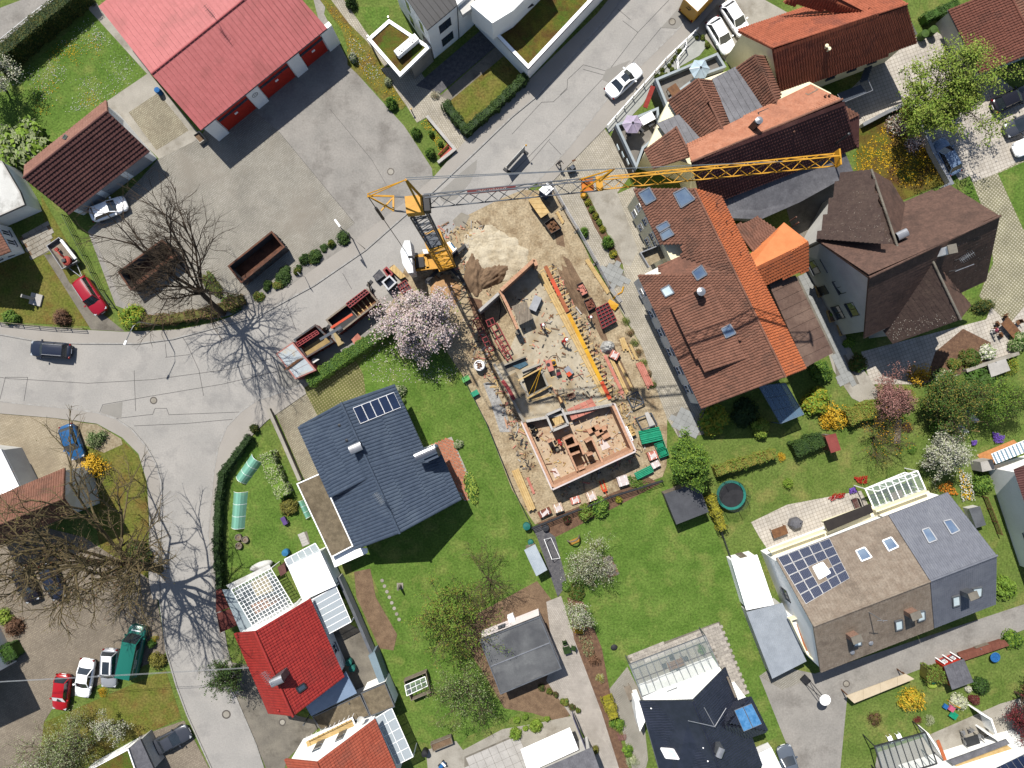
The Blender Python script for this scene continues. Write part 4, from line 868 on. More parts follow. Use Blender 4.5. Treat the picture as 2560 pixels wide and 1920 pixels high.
MB().prism(gp([(60,690),(150,690),(390,1090),(250,1130)],2.5),2.4,2.5).obj('sheet_roof',mat('blue_sheet',C(170,184,190),C(158,172,178),scale=1,fine=.05,rough=.5),root)
RUST = mat('rust_red_sheet',C(112,52,44),C(94,42,36),scale=2,fine=.15)
for pl in ([(0,700),(50,680),(130,870),(0,920)],[(5,930),(140,880),(220,1040),(40,1120)]): MB().prism(gp(pl,2.4),2.3,2.4).obj('sheet_roof',RUST,root)
MB().prism(gp([(610,470),(680,440),(700,520),(640,560)],2.8),.1,2.8).obj('stairwell',R_BROWN,root)
tile(1,3)
glazed(root,[(482,205),(692,88),(822,395),(627,500)],2.8,1,6,.05,gm=GLSM,fm=WFRAME)
ze,zr = 3.7,8.6
ra,rb = g(-8,478,zr),g(322,1212,zr); RRED = roofmat('bright_red_tile',C(190,58,50),C(170,46,42),C(158,52,46),rough=.6,fine=.15)
qr = [g(757,877,ze),g(467,195,ze),ra,rb]; qL = [g(-185,495,ze),g(104,1190,ze),rb,ra]
roof_plane(root,qr,RRED,du=.3,dv=.36,h=.05,hump=.04); roof_plane(root,qL,RRED,du=.3,dv=.36,h=.04,hump=.03); f1,f2 = frame(qr),frame(qL)
ridge_cap(root,ra + Vector((0,0,.06)),rb + Vector((0,0,.06)),RRED,.14); gutter(root,qr[0],qr[1]); gutter(root,qL[0],qL[1])
d_ = (rb - ra).normalized(); nn = ((qr[0] - rb) - d_ * (qr[0] - rb).dot(d_)); nn.z = 0; nn.normalize()
W = [qr[0] - nn * .5 - d_ * .3,qr[1] - nn * .5 + d_ * .3,qL[0] + nn * .4 + d_ * .3,qL[1] + nn * .4 - d_ * .3]; MB().prism(W,0,3.9).obj('wall',WHITE,root)
for a_,b_,c_ in ((W[0],W[3],rb - d_ * .3),(W[1],W[2],ra + d_ * .3)): MB().add([(a_.x,a_.y,3.85),(b_.x,b_.y,3.85),(c_.x,c_.y,zr - .3)],[(0,1,2)]).obj('gable',WHITE,root)
window(root,W[0],W[1],.22,.34,1.,2.2); chimney(root,225,850,f1,1.1,.7,1.5,ZINC,.42,'hood'); skylight(root,[(340,970),(405,925),(428,965),(365,1012)],f1,DFRAME,PANE)
antenna(root,on(130,830,f1),1.6,2.2); pipe(root,200,1155,f2,.08,.3,RRED)
FB = mat('blue_metal_roof',C(150,172,200),C(136,158,188),scale=.6,fine=.05,rough=.4)
MB().prism(gp([(430,1130),(690,930),(775,825),(872,1012),(478,1212)],2.9),2.75,2.9).obj('porch_roof',FB,root)
for a_ in ((470,1190),(850,1010)): MB().box(g(*a_) + Vector((0,0,1.35)),(.12,.12,2.7)).obj('post',ZINC,root)
F = flat('gravel_flat_roof','flat gravel roof annexe behind the bright red roof',[(905,1010),(1115,920),(1202,1130),(990,1212)],2.9,WHITE,R_GRAV,frame_m=ZINC,fw=.1,fh=.05)
flat('','',[(485,1216),(900,1025),(985,1210),(560,1330)],2.5,GREYW,R_GRAV,root=F['root'],frame_m=ZINC,fw=.08,fh=.05)
MB().prism(gp([(970,690),(1025,655),(1115,905),(1060,925)],2.1),.05,2.1).obj('lean_to',mat('blue_sheet2',C(150,172,182),C(140,160,172),scale=1,fine=.05,rough=.5),F['root'])
# tiled house at the bottom with wooden balcony
H = house('balcony_house','white house with brick-red tiles and wooden balcony at the bottom edge',((250,1582),(480,2130)),((1026,1236),(1262,1800)),((525,1610),(765,2170)),4.6,9.,WHITE,roofmat('terracotta_tile',C(196,100,74),C(180,86,62),C(166,90,70)),oe=.5,og=.35,du=.3,dv=.36,h=.05,hump=.035)
r = H['root']; bal = MB().prism(gp([(420,1425),(830,1225),(862,1300),(450,1500)],3.),2.75,3.).obj('balcony',WHITE,r)
panels([v for v in gp([(430,1430),(825,1235),(852,1298),(452,1490)],3.)],.2,'plank',WOODL,bal,along='u',lift=.04,gap=.02)
m = MB(); path_wall(m,gp([(448,1498),(418,1424),(832,1224),(864,1300)],4.),.05,3.9,3.97); [m.beam(g(418 + k * 41,1424 - k * 20,4.) - Vector((0,0,1)),g(418 + k * 41,1424 - k * 20,4.),.04) for k in range(11)]; m.obj('railing',WFRAME,r)
for t0 in (.28,.56): door(r,H['q'][0],H['q'][3],t0,t0 + .1,3.,5.1,PANE)
c = g(905,1250,4.2); m = MB(); m.lathe((c.x,c.y,3.9),[(.05,0),(.3,.08),(.42,.2),(.4,.2),(.28,.1),(.02,.03)],20); m.tube([(c.x + .1,c.y - .4,3.2),(c.x,c.y,3.95)],.03,5); m.obj('satellite_dish',R_PALE,r)
glazed(r,[(1030,1228),(1172,1140),(1358,1560),(1216,1632)],2.9,2,5,.05,gm=GLSM)
# dark flat garage
F = flat('felt_roof_garage','garage with weathered dark felt flat roof beside the paved drive',[(1930,550),(2452,345),(2642,800),(2112,1022)],3.,mat('pinkish_render',(.6,.55,.53),(.54,.49,.48),scale=.5,fine=.04),mat('roof_felt',C(120,122,124),C(92,94,98),scale=.5,fine=.15,rough=.85,c3=C(146,148,148),s3=.3),cat='garage',frame_m=ZINC,fw=.14,fh=.1)
r = F['root']; MB().beam(g(2030,780,3.04),g(2540,575,3.04),.12,.08).obj('roof_joint',ALU,r)
door(r,F['W'][2],F['W'][3],.1,.45,.02,2.2,GREYW); door(r,F['W'][2],F['W'][3],.55,.9,.02,2.2,GREYW); window(r,F['W'][0],F['W'][1],.3,.42,1.2,2.,DFRAME)
c = g(2205,345); MB().box(c + Vector((0,0,.5)),(.7,.6,1.),.4).obj('wall_box',WFRAME,r)
# house with white awning at the bottom
tile(2,3)
root = thing('awning_house','house with white awning and grey ribbed roof at the bottom edge','house',g(250,1700))
MB().prism(gp([(75,1500),(500,1310),(575,1500),(140,1700)],2.7),2.62,2.7).obj('awning',R_WHITE,root)
q_ = [g(140,1720,3.2),g(690,1480,3.2),g(790,1760,4.2),g(240,2000,4.2)]; roof_plane(root,q_,R_SEAMG,'corr',du=.2,hump=.03); MB().prism(inset(q_,.3),0,3.1).obj('wall',GREYW,root)
m = MB(); m.beam(g(525,1200,1.8),g(640,1490,1.8),.08,1.8); m.obj('side_screen',mat('lilac_screen',C(120,118,140),C(106,104,126),scale=2,fine=.05),root)
# dark blue roofed house with conservatory
BLUET = roofmat('blue_black_tile',C(46,50,66),C(36,40,54),C(54,58,76),rough=.35,fine=.1,spec=.6)
H = house('blue_black_roof_house','white gabled house with glossy blue-black tiles and glass conservatory',((1106,1078),(1352,1960)),((1842,790),(2160,1640)),((1560,1076),(1862,1860)),4.4,8.8,WHITE,BLUET,oe=.4,og=.3,du=.28,dv=.34,h=.05,hump=.035)
r = H['root']; f1,f2 = H['f1'],H['f2']
glazed(r,[(1012,762),(1668,512),(1795,795),(1125,1042)],2.5,11,2,.06,fm=ZINC,z2=3.2)
MB().prism(gp([(1020,775),(1665,525),(1760,750),(1115,1000)]),.03,.06).obj('conservatory_floor',mat('pale_tiles',C(176,170,156),C(160,154,140),scale=1,fine=.06),r)
window(r,H['q'][0],H['q'][3],.3,.42,4.4,5.4); skylight(r,[(1292,1480),(1400,1490),(1450,1572),(1335,1562)],f1,WFRAME,PANEL_)
wa,wb = g(1830,1270,7.6),g(2070,1180,7.4)
cq = [g(1862,1112,5.),g(2062,1040,5.),g(2212,1340,5.),g(1872,1452,5.)]
apex = g(1835,1290,7.2); roof_plane(r,[cq[1],cq[2],apex + Vector((.5,.2,0))],BLUET,du=.28,dv=.34,h=.05,hump=.035)
roof_plane(r,[cq[0],cq[1],apex],BLUET,du=.28,dv=.34,h=.05,hump=.035); roof_plane(r,[cq[2],cq[3],apex],BLUET,du=.28,dv=.34,h=.05,hump=.035)
MB().prism(inset(cq,.4),0,4.9).obj('wall',WHITE,r); fc = frame([cq[1],cq[2],apex])
solar(r,[(1900,1152),(2050,1092),(2145,1278),(1985,1345)],fc,2,1,plain=mat('solar_thermal',(.03,.12,.26),(.07,.19,.36),scale=2.5,fine=.1,rough=.1,spec=.8),h=.3)
b_ = on(1715,1240,f2); m = MB(); m.tube([b_,b_ + Vector((0,0,1.6))],.04,5); [m.tube([b_ + Vector((0,0,1.5)),g(*e,9.)],.035,5) for e in ((1660,1135),(1520,1250),(1850,1140))]; m.obj('antenna',ALU,r)
chimney(r,1770,1470,f2,.8,.55,1.1,ZINC,1.2,'hood')
for a_ in ((1200,1140),(1515,1135),(1580,1310),(1650,1480),(1690,1595)): pipe(r,*a_,f1,.05,.15,WFRAME)
MB().beam(g(1860,870,4.8),g(1935,1050,4.8),.2,.05).obj('walkway',WOODG,r)
MB().prism(gp([(2020,1520),(2212,1440),(2240,1480),(2050,1570)],3.2),3.1,3.2).obj('canopy',GREYW,r); MB().prism(gp([(2120,1540),(2240,1480),(2330,1660),(2190,1760)],3.),2.8,3.).obj('flat_roof',WFRAME,r)
MB().prism(gp([(1062,1090),(1115,1080),(1158,1240),(1105,1345),(1080,1240)],3.),.05,3.).obj('side_porch',WHITE,r)
# terraced houses on the right
tile(3,3)
R_TERB = roofmat('weathered_terrace_tile',C(164,150,134),C(146,130,114),C(128,114,100),fine=.25,s3=.3); R_TERG = roofmat('new_grey_tile',C(126,130,142),C(114,118,130),C(134,138,148),fine=.08,rough=.6)
ze,zr = 5.5,9.2
lerp2 = lambda a,b,t: (a[0] + (b[0] - a[0]) * t,a[1] + (b[1] - a[1]) * t)
U = ((70,-149),(1555,-719)); R_ = ((390,432),(1975,-179)); Lo = ((455,832),(1968,238))
H1 = house('brown_terraced_house','terraced house with weathered brown tiles and solar panels around a skylight',(U[0],lerp2(*U,.652)),(Lo[0],lerp2(*Lo,.645)),(R_[0],lerp2(*R_,.635)),ze,zr,WHITE,R_TERB,oe=.5,og=.1,du=.3,dv=.34,h=.035,hump=.03)
H2 = house('grey_terraced_house','terraced house with new dark grey tiles at the right end of the row',(lerp2(*U,.655),U[1]),(lerp2(*Lo,.648),Lo[1]),(lerp2(*R_,.638),R_[1]),ze + .05,zr + .05,WHITE,R_TERG,oe=.5,og=.1,du=.22,dv=.34,h=.035,hump=.03)
r = H1['root']; f1,f2 = H1['f1'],H1['f2']
tile(3,2)
solar(r,[(80,1500),(530,1335),(705,1680),(325,1905)],f1,5,5,skip=((2,2),(3,2),(2,3)),h=.12)
for qd,pm in (([(385,1585),(470,1545),(535,1635),(440,1690)],PANEL_),([(755,1445),(830,1415),(893,1500),(805,1535)],PANEB),([(985,1358),(1060,1328),(1122,1410),(1040,1448)],PANEB)): skylight(r,qd,f1,WFRAME,pm)
r2 = H2['root']
for qd in ([(1325,1265),(1385,1245),(1455,1350),(1385,1378)],[(1510,1190),(1575,1175),(1650,1270),(1580,1303)]): skylight(r2,qd,H2['f1'],ALU,PANEB)
tile(3,3)
for qd in ([(730,525),(790,508),(800,585),(738,600)],[(1090,385),(1150,370),(1155,445),(1098,462)],[(1285,305),(1345,292),(1348,365),(1288,385)]): skylight(r,qd,f2,ZINC,PANEL_)
for qd in ([(1585,175),(1645,160),(1650,240),(1590,258)],[(1760,100),(1840,88),(1835,165),(1768,185)]): skylight(r2,qd,H2['f2'],ZINC,PANEL_)
BRK = mat('chimney_brick',C(186,150,130),C(160,124,106),scale=5,fine=.2)
chimney(r,705,500,f2,.9,.6,1.5,BRK,.37,'slab'); chimney(r,1205,300,f2,.9,.6,1.5,BRK,.37,'slab'); chimney(r2,1685,130,H2['f2'],.8,.6,1.6,ZINC,.37,'slab')
for a_ in ((885,575),(725,655)): pipe(r,*a_,f2,.16,.12,ALU,'roof_dome')
m = MB(); b_ = on(870,310,f2); m.tube([b_,b_ + Vector((0,0,2.8))],.05,5); m.beam(b_ + Vector((-.5,0,2.6)),b_ + Vector((.5,0,2.6)),.05); m.obj('wire_mast',ALU,r)
window(r,H1['q'][0],H1['q'][3],.3,.42,2.8,4.2,DFRAME)
bal = MB().prism(gp([(185,370),(285,340),(440,780),(330,670)],3.2),0,3.2).obj('side_balcony',WHITE,r); MB().prism(gp([(245,415),(290,395),(400,640),(325,650)],3.25),3.1,3.25).obj('balcony_floor',mat('terracotta_floor2',C(200,128,84),C(184,112,72),scale=3,fine=.1),bal)
m = MB(); path_wall(m,gp([(280,355),(195,380),(335,670),(430,760)],4.),.12,3.2,4.1); m.obj('balcony_parapet',CREAM,r)
# balconies along the garden side
tile(3,2)
for rt,pl in ((r,[(20,1450),(500,1275),(520,1320),(50,1495)]),(r,[(490,1200),(900,1060),(965,1130),(510,1300)]),(r2,[(930,1100),(1390,930),(1420,965),(975,1145)])):
    MB().prism(gp(pl,3.2),2.9,3.2).obj('balcony',CREAM,rt); m = MB(); path_wall(m,gp([pl[0],pl[1]],4.),.2,3.2,4.1); m.obj('balcony_parapet',CREAM,rt)
MB().prism(gp([(480,1190),(885,1035),(910,1110),(520,1275)],4.3),4.2,4.3).obj('awning',mat('dark_awning',C(52,46,44),C(62,56,52),scale=1,fine=.05),r)
glazed(r2,[(840,905),(1290,750),(1362,915),(925,1095)],2.5,8,1,.08,z2=3.2); glazed(r2,[(840,905),(1180,765),(1290,790),(950,925)],2.45,4,1,.07,posts=False)
# white house at the right edge, with striped awning
root = thing('white_gable_house','white rendered house at the right edge with corrugated roof','house',g(2300,1100))
MB().prism(gp([(1895,720),(2175,1570),(2900,1350),(2620,480)]),0,5.6).obj('wall',WHITE,root)
roof_plane(root,[g(2120,742,5.7),g(2440,1690,5.7),g(2900,1540,8.2),g(2560,560,8.2)],R_BROWN,'corr',du=.25,hump=.05)
A_,B_ = g(1895,720),g(2175,1570); window(root,A_,B_,.62,.72,2.6,3.9)
MB().prism(gp([(1930,605),(2230,480),(2300,560),(1970,690)],3.),2.9,3.).obj('awning',R_WHITE,root)
m = MB(); [m.beam(g(1945 + k * 33,600 - k * 13.5,3.03),g(1985 + k * 33,685 - k * 13,3.03),.2,.02) for k in range(9)]; m.obj('awning_stripes',mat('awning_blue',C(150,178,196),C(140,168,186),scale=1,fine=.03),root)
MB().prism(gp([(1800,612),(2120,480),(2160,520),(1930,620),(1960,690),(1880,700)]),.03,.08).obj('terrace_tiles',mat('orange_tiles',C(222,156,96),C(204,136,80),scale=4,fine=.15),root)
MB().box(g(1805,690) + Vector((0,0,.9)),(1.4,1.1,1.8),.2).obj('chimney_grill',CONC_L,root)
# bottom right terrace row
tile(3,3)
root = thing('garden_terrace_house','white terraced house row with dark framed conservatory at the bottom right','house',g(1700,1750))
glazed(root,[(920,1470),(1360,1350),(1460,1620),(1010,1760)],2.6,8,1,.08,fm=DFRAME,z2=3.)
q_ = [g(1560,1870,5.),g(2400,1480,5.),g(2500,1660,7.),g(1660,2060,7.)]; roof_plane(root,q_,R_TERG,du=.25,dv=.34,h=.03,hump=.03)
solar(root,[(1900,1690),(2300,1500),(2400,1640),(2000,1830)],frame(q_),8,1,plain=True)
MB().prism(inset([g(1300,1840,5.),g(2400,1490,5.),g(2500,1650,5.),g(1500,2060,5.)],.3),0,4.8).obj('wall',WHITE,root)
MB().prism(gp([(1570,1590),(2060,1412),(2090,1450),(1600,1640)],3.2),3.05,3.2).obj('canopy',R_SEAMG,root)
MB().prism(gp([(1620,1640),(2080,1470),(2130,1510),(1680,1690)],3.2),2.9,3.1).obj('balcony',WOODL,root)
for pl in ([(1380,1360),(1530,1590)],[(1830,1180),(1930,1240),(1975,1370)],[(1895,1360),(1965,1400),(2140,1560)]): m = MB(); path_wall(m,gp(pl,2.),.18,0,2.); m.obj('partition_wall',WHITE,root)
MB().beam(g(1465,1420,2.1),g(1530,1590,2.1),.35,.12).obj('wall_coping',R_ORANGE,root)
# ------------------------------------------------------------------ vegetation
def leafmat(n,c1,c2,tr=.25):
    m = mat('leaf_' + n,c1,c2,scale=1.1,fine=.25,fscale=5,rough=.7,spec=.2,rnd=.12)
    return m
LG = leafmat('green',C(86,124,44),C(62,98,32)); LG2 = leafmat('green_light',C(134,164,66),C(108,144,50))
LDK = leafmat('dark_green',C(58,86,34),C(42,66,28)); LDK2 = leafmat('dark_green_light',C(84,112,46),C(68,96,38))
LLM = leafmat('lime',C(140,168,56),C(112,148,44)); LLM2 = leafmat('lime_light',C(176,190,84),C(150,176,66))
LOL = leafmat('olive',C(118,116,48),C(92,94,38)); LOL2 = leafmat('olive_light',C(150,140,62),C(128,126,52))
LYE = leafmat('yellow',C(236,186,40),C(214,160,26)); LYE2 = leafmat('yellow_light',C(250,206,64),C(236,184,44))
LYG = leafmat('yellow_green',C(186,176,52),C(160,158,46)); LYG2 = leafmat('yellow_green_light',C(214,200,78),C(190,182,62))
LPK = leafmat('magnolia',C(242,222,216),C(226,196,194)); LPK2 = leafmat('magnolia_pale',C(250,238,236),C(240,220,220))
LWH = leafmat('blossom_white',C(240,238,222),C(222,220,200)); LPU = leafmat('plum',C(168,118,110),C(140,94,90)); LPU2 = leafmat('plum_light',C(190,146,134),C(170,124,116))
LRD = leafmat('maroon',C(120,36,46),C(92,26,36)); LRD2 = leafmat('maroon_light',C(150,56,62),C(128,44,50))
LBR = leafmat('brown_twig',C(122,88,66),C(98,70,52)); LBR2 = leafmat('brown_twig_light',C(158,120,92),C(138,104,78))
LSV = leafmat('silver_green',C(168,178,128),C(140,154,104)); LSV2 = leafmat('silver_light',C(206,210,172),C(184,192,146))
BARK = mat('bark',C(112,96,74),C(88,74,56),scale=4,fine=.3,fscale=20,rough=.95); BARKM = mat('bark_mossy',C(128,114,78),C(98,84,60),scale=3,fine=.3,fscale=20,rough=.95)
BARKD = mat('bark_dark',C(84,70,54),C(66,54,42),scale=4,fine=.3,fscale=20,rough=.95)
def leaf_quads(Cn,size,rng,up=.6,asp=.55,outn=None):
    n = len(Cn); nr = rng.normal(size=(n,3)); nr /= np.linalg.norm(nr,axis=1,keepdims=True)
    nr[:,2] = np.abs(nr[:,2]) + up * .5
    if outn is not None: nr = nr * .8 + outn
    nr /= np.linalg.norm(nr,axis=1,keepdims=True)
    t = np.cross(nr,rng.normal(size=(n,3))); t /= np.linalg.norm(t,axis=1,keepdims=True) + 1e-9; b = np.cross(nr,t)
    s = (size * rng.uniform(.6,1.35,(n,1))); V = np.stack([Cn + t * s,Cn + b * s * asp,Cn - t * s,Cn - b * s * asp],1).reshape(-1,3)
    return V,np.arange(n * 4,dtype=np.int32).reshape(-1,4)
def shrub_mesh(seed,nl=1500,size=.09,lumps=14,lr=.42,flat_=.0,pale=.4,inner=True,spiky=False):
    rng = np.random.default_rng(seed); cs = []
    for _ in range(lumps):
        d = rng.normal(size=3); d[2] = abs(d[2]) * .9; d /= np.linalg.norm(d); cs.append(d * rng.uniform(.45,.68))
    cs = np.array(cs); k = rng.integers(0,lumps,nl); d = rng.normal(size=(nl,3)); d /= np.linalg.norm(d,axis=1,keepdims=True)
    r = lr * rng.uniform(.55,1.08,(nl,1)) ** .5 * rng.uniform(.75,1.15,lumps)[k][:,None]
    if spiky: r = lr * rng.uniform(.2,1.35,(nl,1))
    P = cs[k] + d * r; P[:,2] = np.maximum(P[:,2] + .1,.02)
    V,F = leaf_quads(P,size,rng,.6,.3 if spiky else .6,d * .7)
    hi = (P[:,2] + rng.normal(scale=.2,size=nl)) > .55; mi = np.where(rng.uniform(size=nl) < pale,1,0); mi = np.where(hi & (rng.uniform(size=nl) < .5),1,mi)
    if inner:
        mb = MB()
        for c in cs: mb.lathe((c[0],c[1],max(0,c[2] + .1) - lr * .6),[(.05,0),(lr * .5,lr * .2),(lr * .66,lr * .6),(lr * .5,lr),(.05,lr * 1.2)],6)
        v2 = np.array(mb.v); f2 = [f for f in mb.f if len(f) == 4]; F = np.vstack([F,np.array(f2) + len(V)]); V = np.vstack([V,v2]); mi = np.concatenate([mi,np.zeros(len(f2),int)])
    return np_mesh('shrub_foliage',V,F,[LG,LG2],mi)
SHR = {k: [shrub_mesh(s + i,**kw) for i in range(2)] for k,s,kw in (('dense',10,dict(nl=1700,size=.075,lumps=22,lr=.4)),('ball',20,dict(nl=1500,size=.06,lumps=34,lr=.36)),('loose',30,dict(nl=1500,size=.085,lumps=16,lr=.44)),('airy',40,dict(nl=1300,size=.06,lumps=16,lr=.5,inner=False)),('spiky',50,dict(nl=1700,size=.11,lumps=12,lr=.5,spiky=True)))}
STEM = MB().tube([(0,0,0),(.05,.02,.5)],[.06,.04],6).mesh('stem',BARK)
SN = [0]
ORD = 'first second third fourth fifth sixth seventh eighth ninth tenth eleventh twelfth thirteenth fourteenth fifteenth'.split()
def od(k,s): return s.format(ORD[k])
def shrub(label,x,y,ru,h=None,kind='dense',mats=(LG,LG2),cat='shrub',name='shrub',ry=None,rz=None,group=None,top=True):
    """x, y: measured crown centre; ru radius in zone units"""
    r = ru / Z[2] * CAM_H / FOC; h = h or r * 1.3; zc = h * .5 if top else 0; c = g(x,y,zc); r *= (CAM_H - zc) / CAM_H
    ryy = (ry / Z[2] * CAM_H / FOC) if ry else r
    SN[0] += 1; rz = rz if rz is not None else SN[0] * 1.7
    t = thing(name,label,cat,(c.x,c.y,0),0,group)
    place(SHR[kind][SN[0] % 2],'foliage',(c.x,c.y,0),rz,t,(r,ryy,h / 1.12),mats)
    place(STEM,'stem',(c.x,c.y,0),0,t,(max(.4,r),) * 2 + (h,),None)
    return t
# ---- hedges: box of leaves along a polyline
def hedge(label,pts,wd,h,mats=(LDK,LDK2),dens=170,size=.07,name='hedge',z=0.):
    P = [Vector((p.x,p.y,0)) for p in gp(pts)]; rng = np.random.default_rng(len(label) + int(wd * 100))
    c = sum(P,Vector()) / len(P); t = thing(name,label,'hedge',(c.x,c.y,0)); mb = MB(); path_wall(mb,P,wd * .82,0,h * .93)
    mb.obj('core',mats[0],t); Cs = []; Ns = []
    for a,b in zip(P[:-1],P[1:]):
        d = b - a; L_ = d.length; d = np.array(d / L_); n = np.array([-d[1],d[0],0]); a = np.array(a)
        N = int(dens * L_ * (wd + 2 * h)); u = rng.uniform(-.1,L_ + .1,N); s = rng.uniform(-h - wd / 2,h + wd / 2,N)
        wob = .1 * np.sin(u * 3.1 + 1) + .07 * np.sin(u * 7.7) + rng.normal(scale=.04,size=N)
        top = np.abs(s) <= wd / 2; lat = np.where(top,s,np.sign(s) * (wd / 2 + wob)); zz = np.where(top,h + wob,h - (np.abs(s) - wd / 2))
        Cs.append(a + d * u[:,None] + n * lat[:,None] + np.array([0,0,1]) * zz[:,None]); Ns.append(np.where(top[:,None],np.array([0,0,.8]),n * np.sign(s)[:,None] * .8))
    Cs,Ns = np.vstack(Cs),np.vstack(Ns); V,F = leaf_quads(Cs,size,rng,.3,.6,Ns)
    me = np_mesh('foliage',V - np.array([c.x,c.y,0]),F,list(mats),(rng.uniform(size=len(F)) < .45).astype(int))
    o = bpy.data.objects.new('foliage',me); COL.objects.link(o); o.parent = t; return t
# ---- trees
def branch(mb,rng,p,d,L,r,lev,out,nsub,spread,ratio,minr,droop=0.,tgt=None):
    seg = 3 if lev > 0 else 2; pts = [p.copy()]; rs = [r]; dd = d.copy()
    for i in range(seg):
        dd = (dd + Vector(rng.normal(scale=.16,size=3)) + Vector((0,0,droop))).normalized(); pts.append(pts[-1] + dd * (L / seg)); rs.append(max(minr,r * (1 - .62 * (i + 1) / seg)))
    mb.tube(pts,rs,6 if r > .1 else (4 if r > .04 else 3),cap=False)
    if lev == 0: out.append((pts[-1],dd)); out.append((pts[1],dd)); return
    n = nsub[lev]
    for k in range(n):
        t = .3 + .7 * (k + rng.uniform(.2,.9)) / n; i = min(seg - 1,int(t * seg)); q = pts[i].lerp(pts[i + 1],t * seg - i)
        ax = Vector(rng.normal(size=3)).cross(dd).normalized(); nd = (Matrix.Rotation(rng.uniform(*spread),3,ax) @ dd); nd = (nd + Vector((0,0,.08))).normalized()
        branch(mb,rng,q,nd,L * ratio * rng.uniform(.7,1.25),max(minr,r * .5),lev - 1,out,nsub,spread,ratio,minr,droop)
def tree(label,base,h,cc,cr,limbs=9,nsub=(0,4,5,6),seed=1,bark=None,leafm=None,nleaf=0,lsize=.1,lspread=.35,r0=.22,fork=.3,lev=3,minr=.012,cat='tree',name='tree',pale=.45,ratio=.55,spread=(.35,.95),droop=0.,crz=None,p3=.3):
    """base: world ground point; cc: crown centre (offset x, y, height z); cr: crown radius"""
    rng = np.random.default_rng(seed); base = Vector((base[0],base[1],0)); C_ = Vector(cc); crz = crz or cr * .8
    t = thing(name,label,cat,base); mb = MB(); out = []
    fk = Vector((C_.x * fork,C_.y * fork,(C_.z - crz) * .5 + C_.z * .5 * fork)); mid = fk * .5 + Vector(rng.normal(scale=.1,size=3))
    mb.tube([Vector((0,0,-.1)),mid,fk],[r0 * 1.25,r0,r0 * .85],9)
    for k in range(limbs):
        a = 2 * math.pi * (k + rng.uniform(-.3,.3)) / limbs; e = rng.uniform(-.35,1.1); tg = C_ + Vector((math.cos(a) * math.cos(e) * cr,math.sin(a) * math.cos(e) * cr,math.sin(e) * crz)) * rng.uniform(.5,.75)
        d = tg - fk; L = d.length * 1.05; st = fk - (fk - mid) * rng.uniform(0,.35)
        branch(mb,rng,st,d.normalized(),L,r0 * rng.uniform(.42,.6),lev,out,nsub,spread,ratio,minr,droop)
    tr = bpy.data.objects.new('trunk',mb.mesh('trunk',bark or BARK)); COL.objects.link(tr); tr.parent = t
    if nleaf:
        Q = np.array([list(o[0]) for o in out]); k = rng.integers(0,len(Q),nleaf)
        P = Q[k] + rng.normal(scale=lspread,size=(nleaf,3)); ctr = np.array(list(C_)); dd = P - ctr; dd /= np.linalg.norm(dd,axis=1,keepdims=True) + 1e-6
        V,F = leaf_quads(P,lsize,rng,.7,.6,dd * .5)
        w = rng.uniform(size=nleaf); mi = (w < pale).astype(int)
        if len(leafm) > 2: mi = np.where(rng.uniform(size=nleaf) < p3,2,mi)
        cr_ = bpy.data.objects.new('crown',np_mesh('crown',V,F,list(leafm),mi)); COL.objects.link(cr_); cr_.parent = t
    return t
def wpt(x,y): v = g(x,y); return (v.x,v.y)
tile(0,1)
tree('tall bare tree leaning over the rusty containers beside the road',wpt(1930,1050),17,(.3,4.0,12.0),4.5,limbs=11,nsub=(0,5,6,6),seed=3,bark=BARKD,r0=.28,fork=.42,minr=.009,ratio=.5,crz=4.2)
zone(0,0,1)
tree('huge bare tree with mossy limbs beside the side road',wpt(399,1423),20,(-1.5,5.4,12.5),8.,limbs=12,nsub=(0,6,6,6),seed=11,bark=BARKM,leafm=(LBR2,LOL2,LBR),nleaf=4000,lsize=.05,lspread=.3,r0=.42,fork=.4,minr=.009,ratio=.47,crz=5.,spread=(.4,1.1))
tile(3,0)
tree('light green maple growing beside the paved court',wpt(1310,1040),10,(-.4,1.,6.),3.1,limbs=13,nsub=(0,4,5,5),seed=5,bark=BARKD,leafm=(LLM,LLM2,LLM2),nleaf=21000,lsize=.11,lspread=.26,r0=.2,crz=3.)
tile(2,2)
tree('dense round green tree between building site and shed',wpt(1440,640),7,(0,0,4.2),2.3,limbs=20,nsub=(0,4,5,5),seed=6,leafm=(LG,LG2,LLM),nleaf=24000,lsize=.1,lspread=.2,r0=.14,ratio=.36)
tile(1,1)
tree('pink magnolia in full blossom at the corner of the site',wpt(1449,1162),7,(0,0,4.0),3.1,limbs=18,nsub=(0,4,5,6),seed=8,leafm=(LPK,LPK2,LLM),nleaf=22000,lsize=.1,lspread=.24,r0=.16,p3=.07,ratio=.48)
tile(1,3)
tree('yellowish green garden tree left of the felt-roofed garage',wpt(1660,300),5.5,(0,0,3.2),3.4,limbs=12,nsub=(0,4,5,5),seed=9,leafm=(LG2,LLM,LOL2),nleaf=8500,lsize=.08,lspread=.22,r0=.14,p3=.3)
tree('pruned bare tree with crooked limbs above the bark bed',wpt(2010,20),4,(.2,.6,2.8),2.6,limbs=8,nsub=(0,4,4,4),seed=10,bark=BARK,leafm=(LOL,LOL2),nleaf=1500,lsize=.05,lspread=.25,r0=.12,lev=3)
tree('pruned apple tree with pale limbs on the lawn by the small greenhouse',wpt(1820,940),4.5,(0,0,3.),3.1,limbs=9,nsub=(0,4,5,5),seed=12,bark=BARK,leafm=(LG2,LG,LSV),nleaf=4200,lsize=.07,lspread=.25,r0=.13)
tile(2,2)
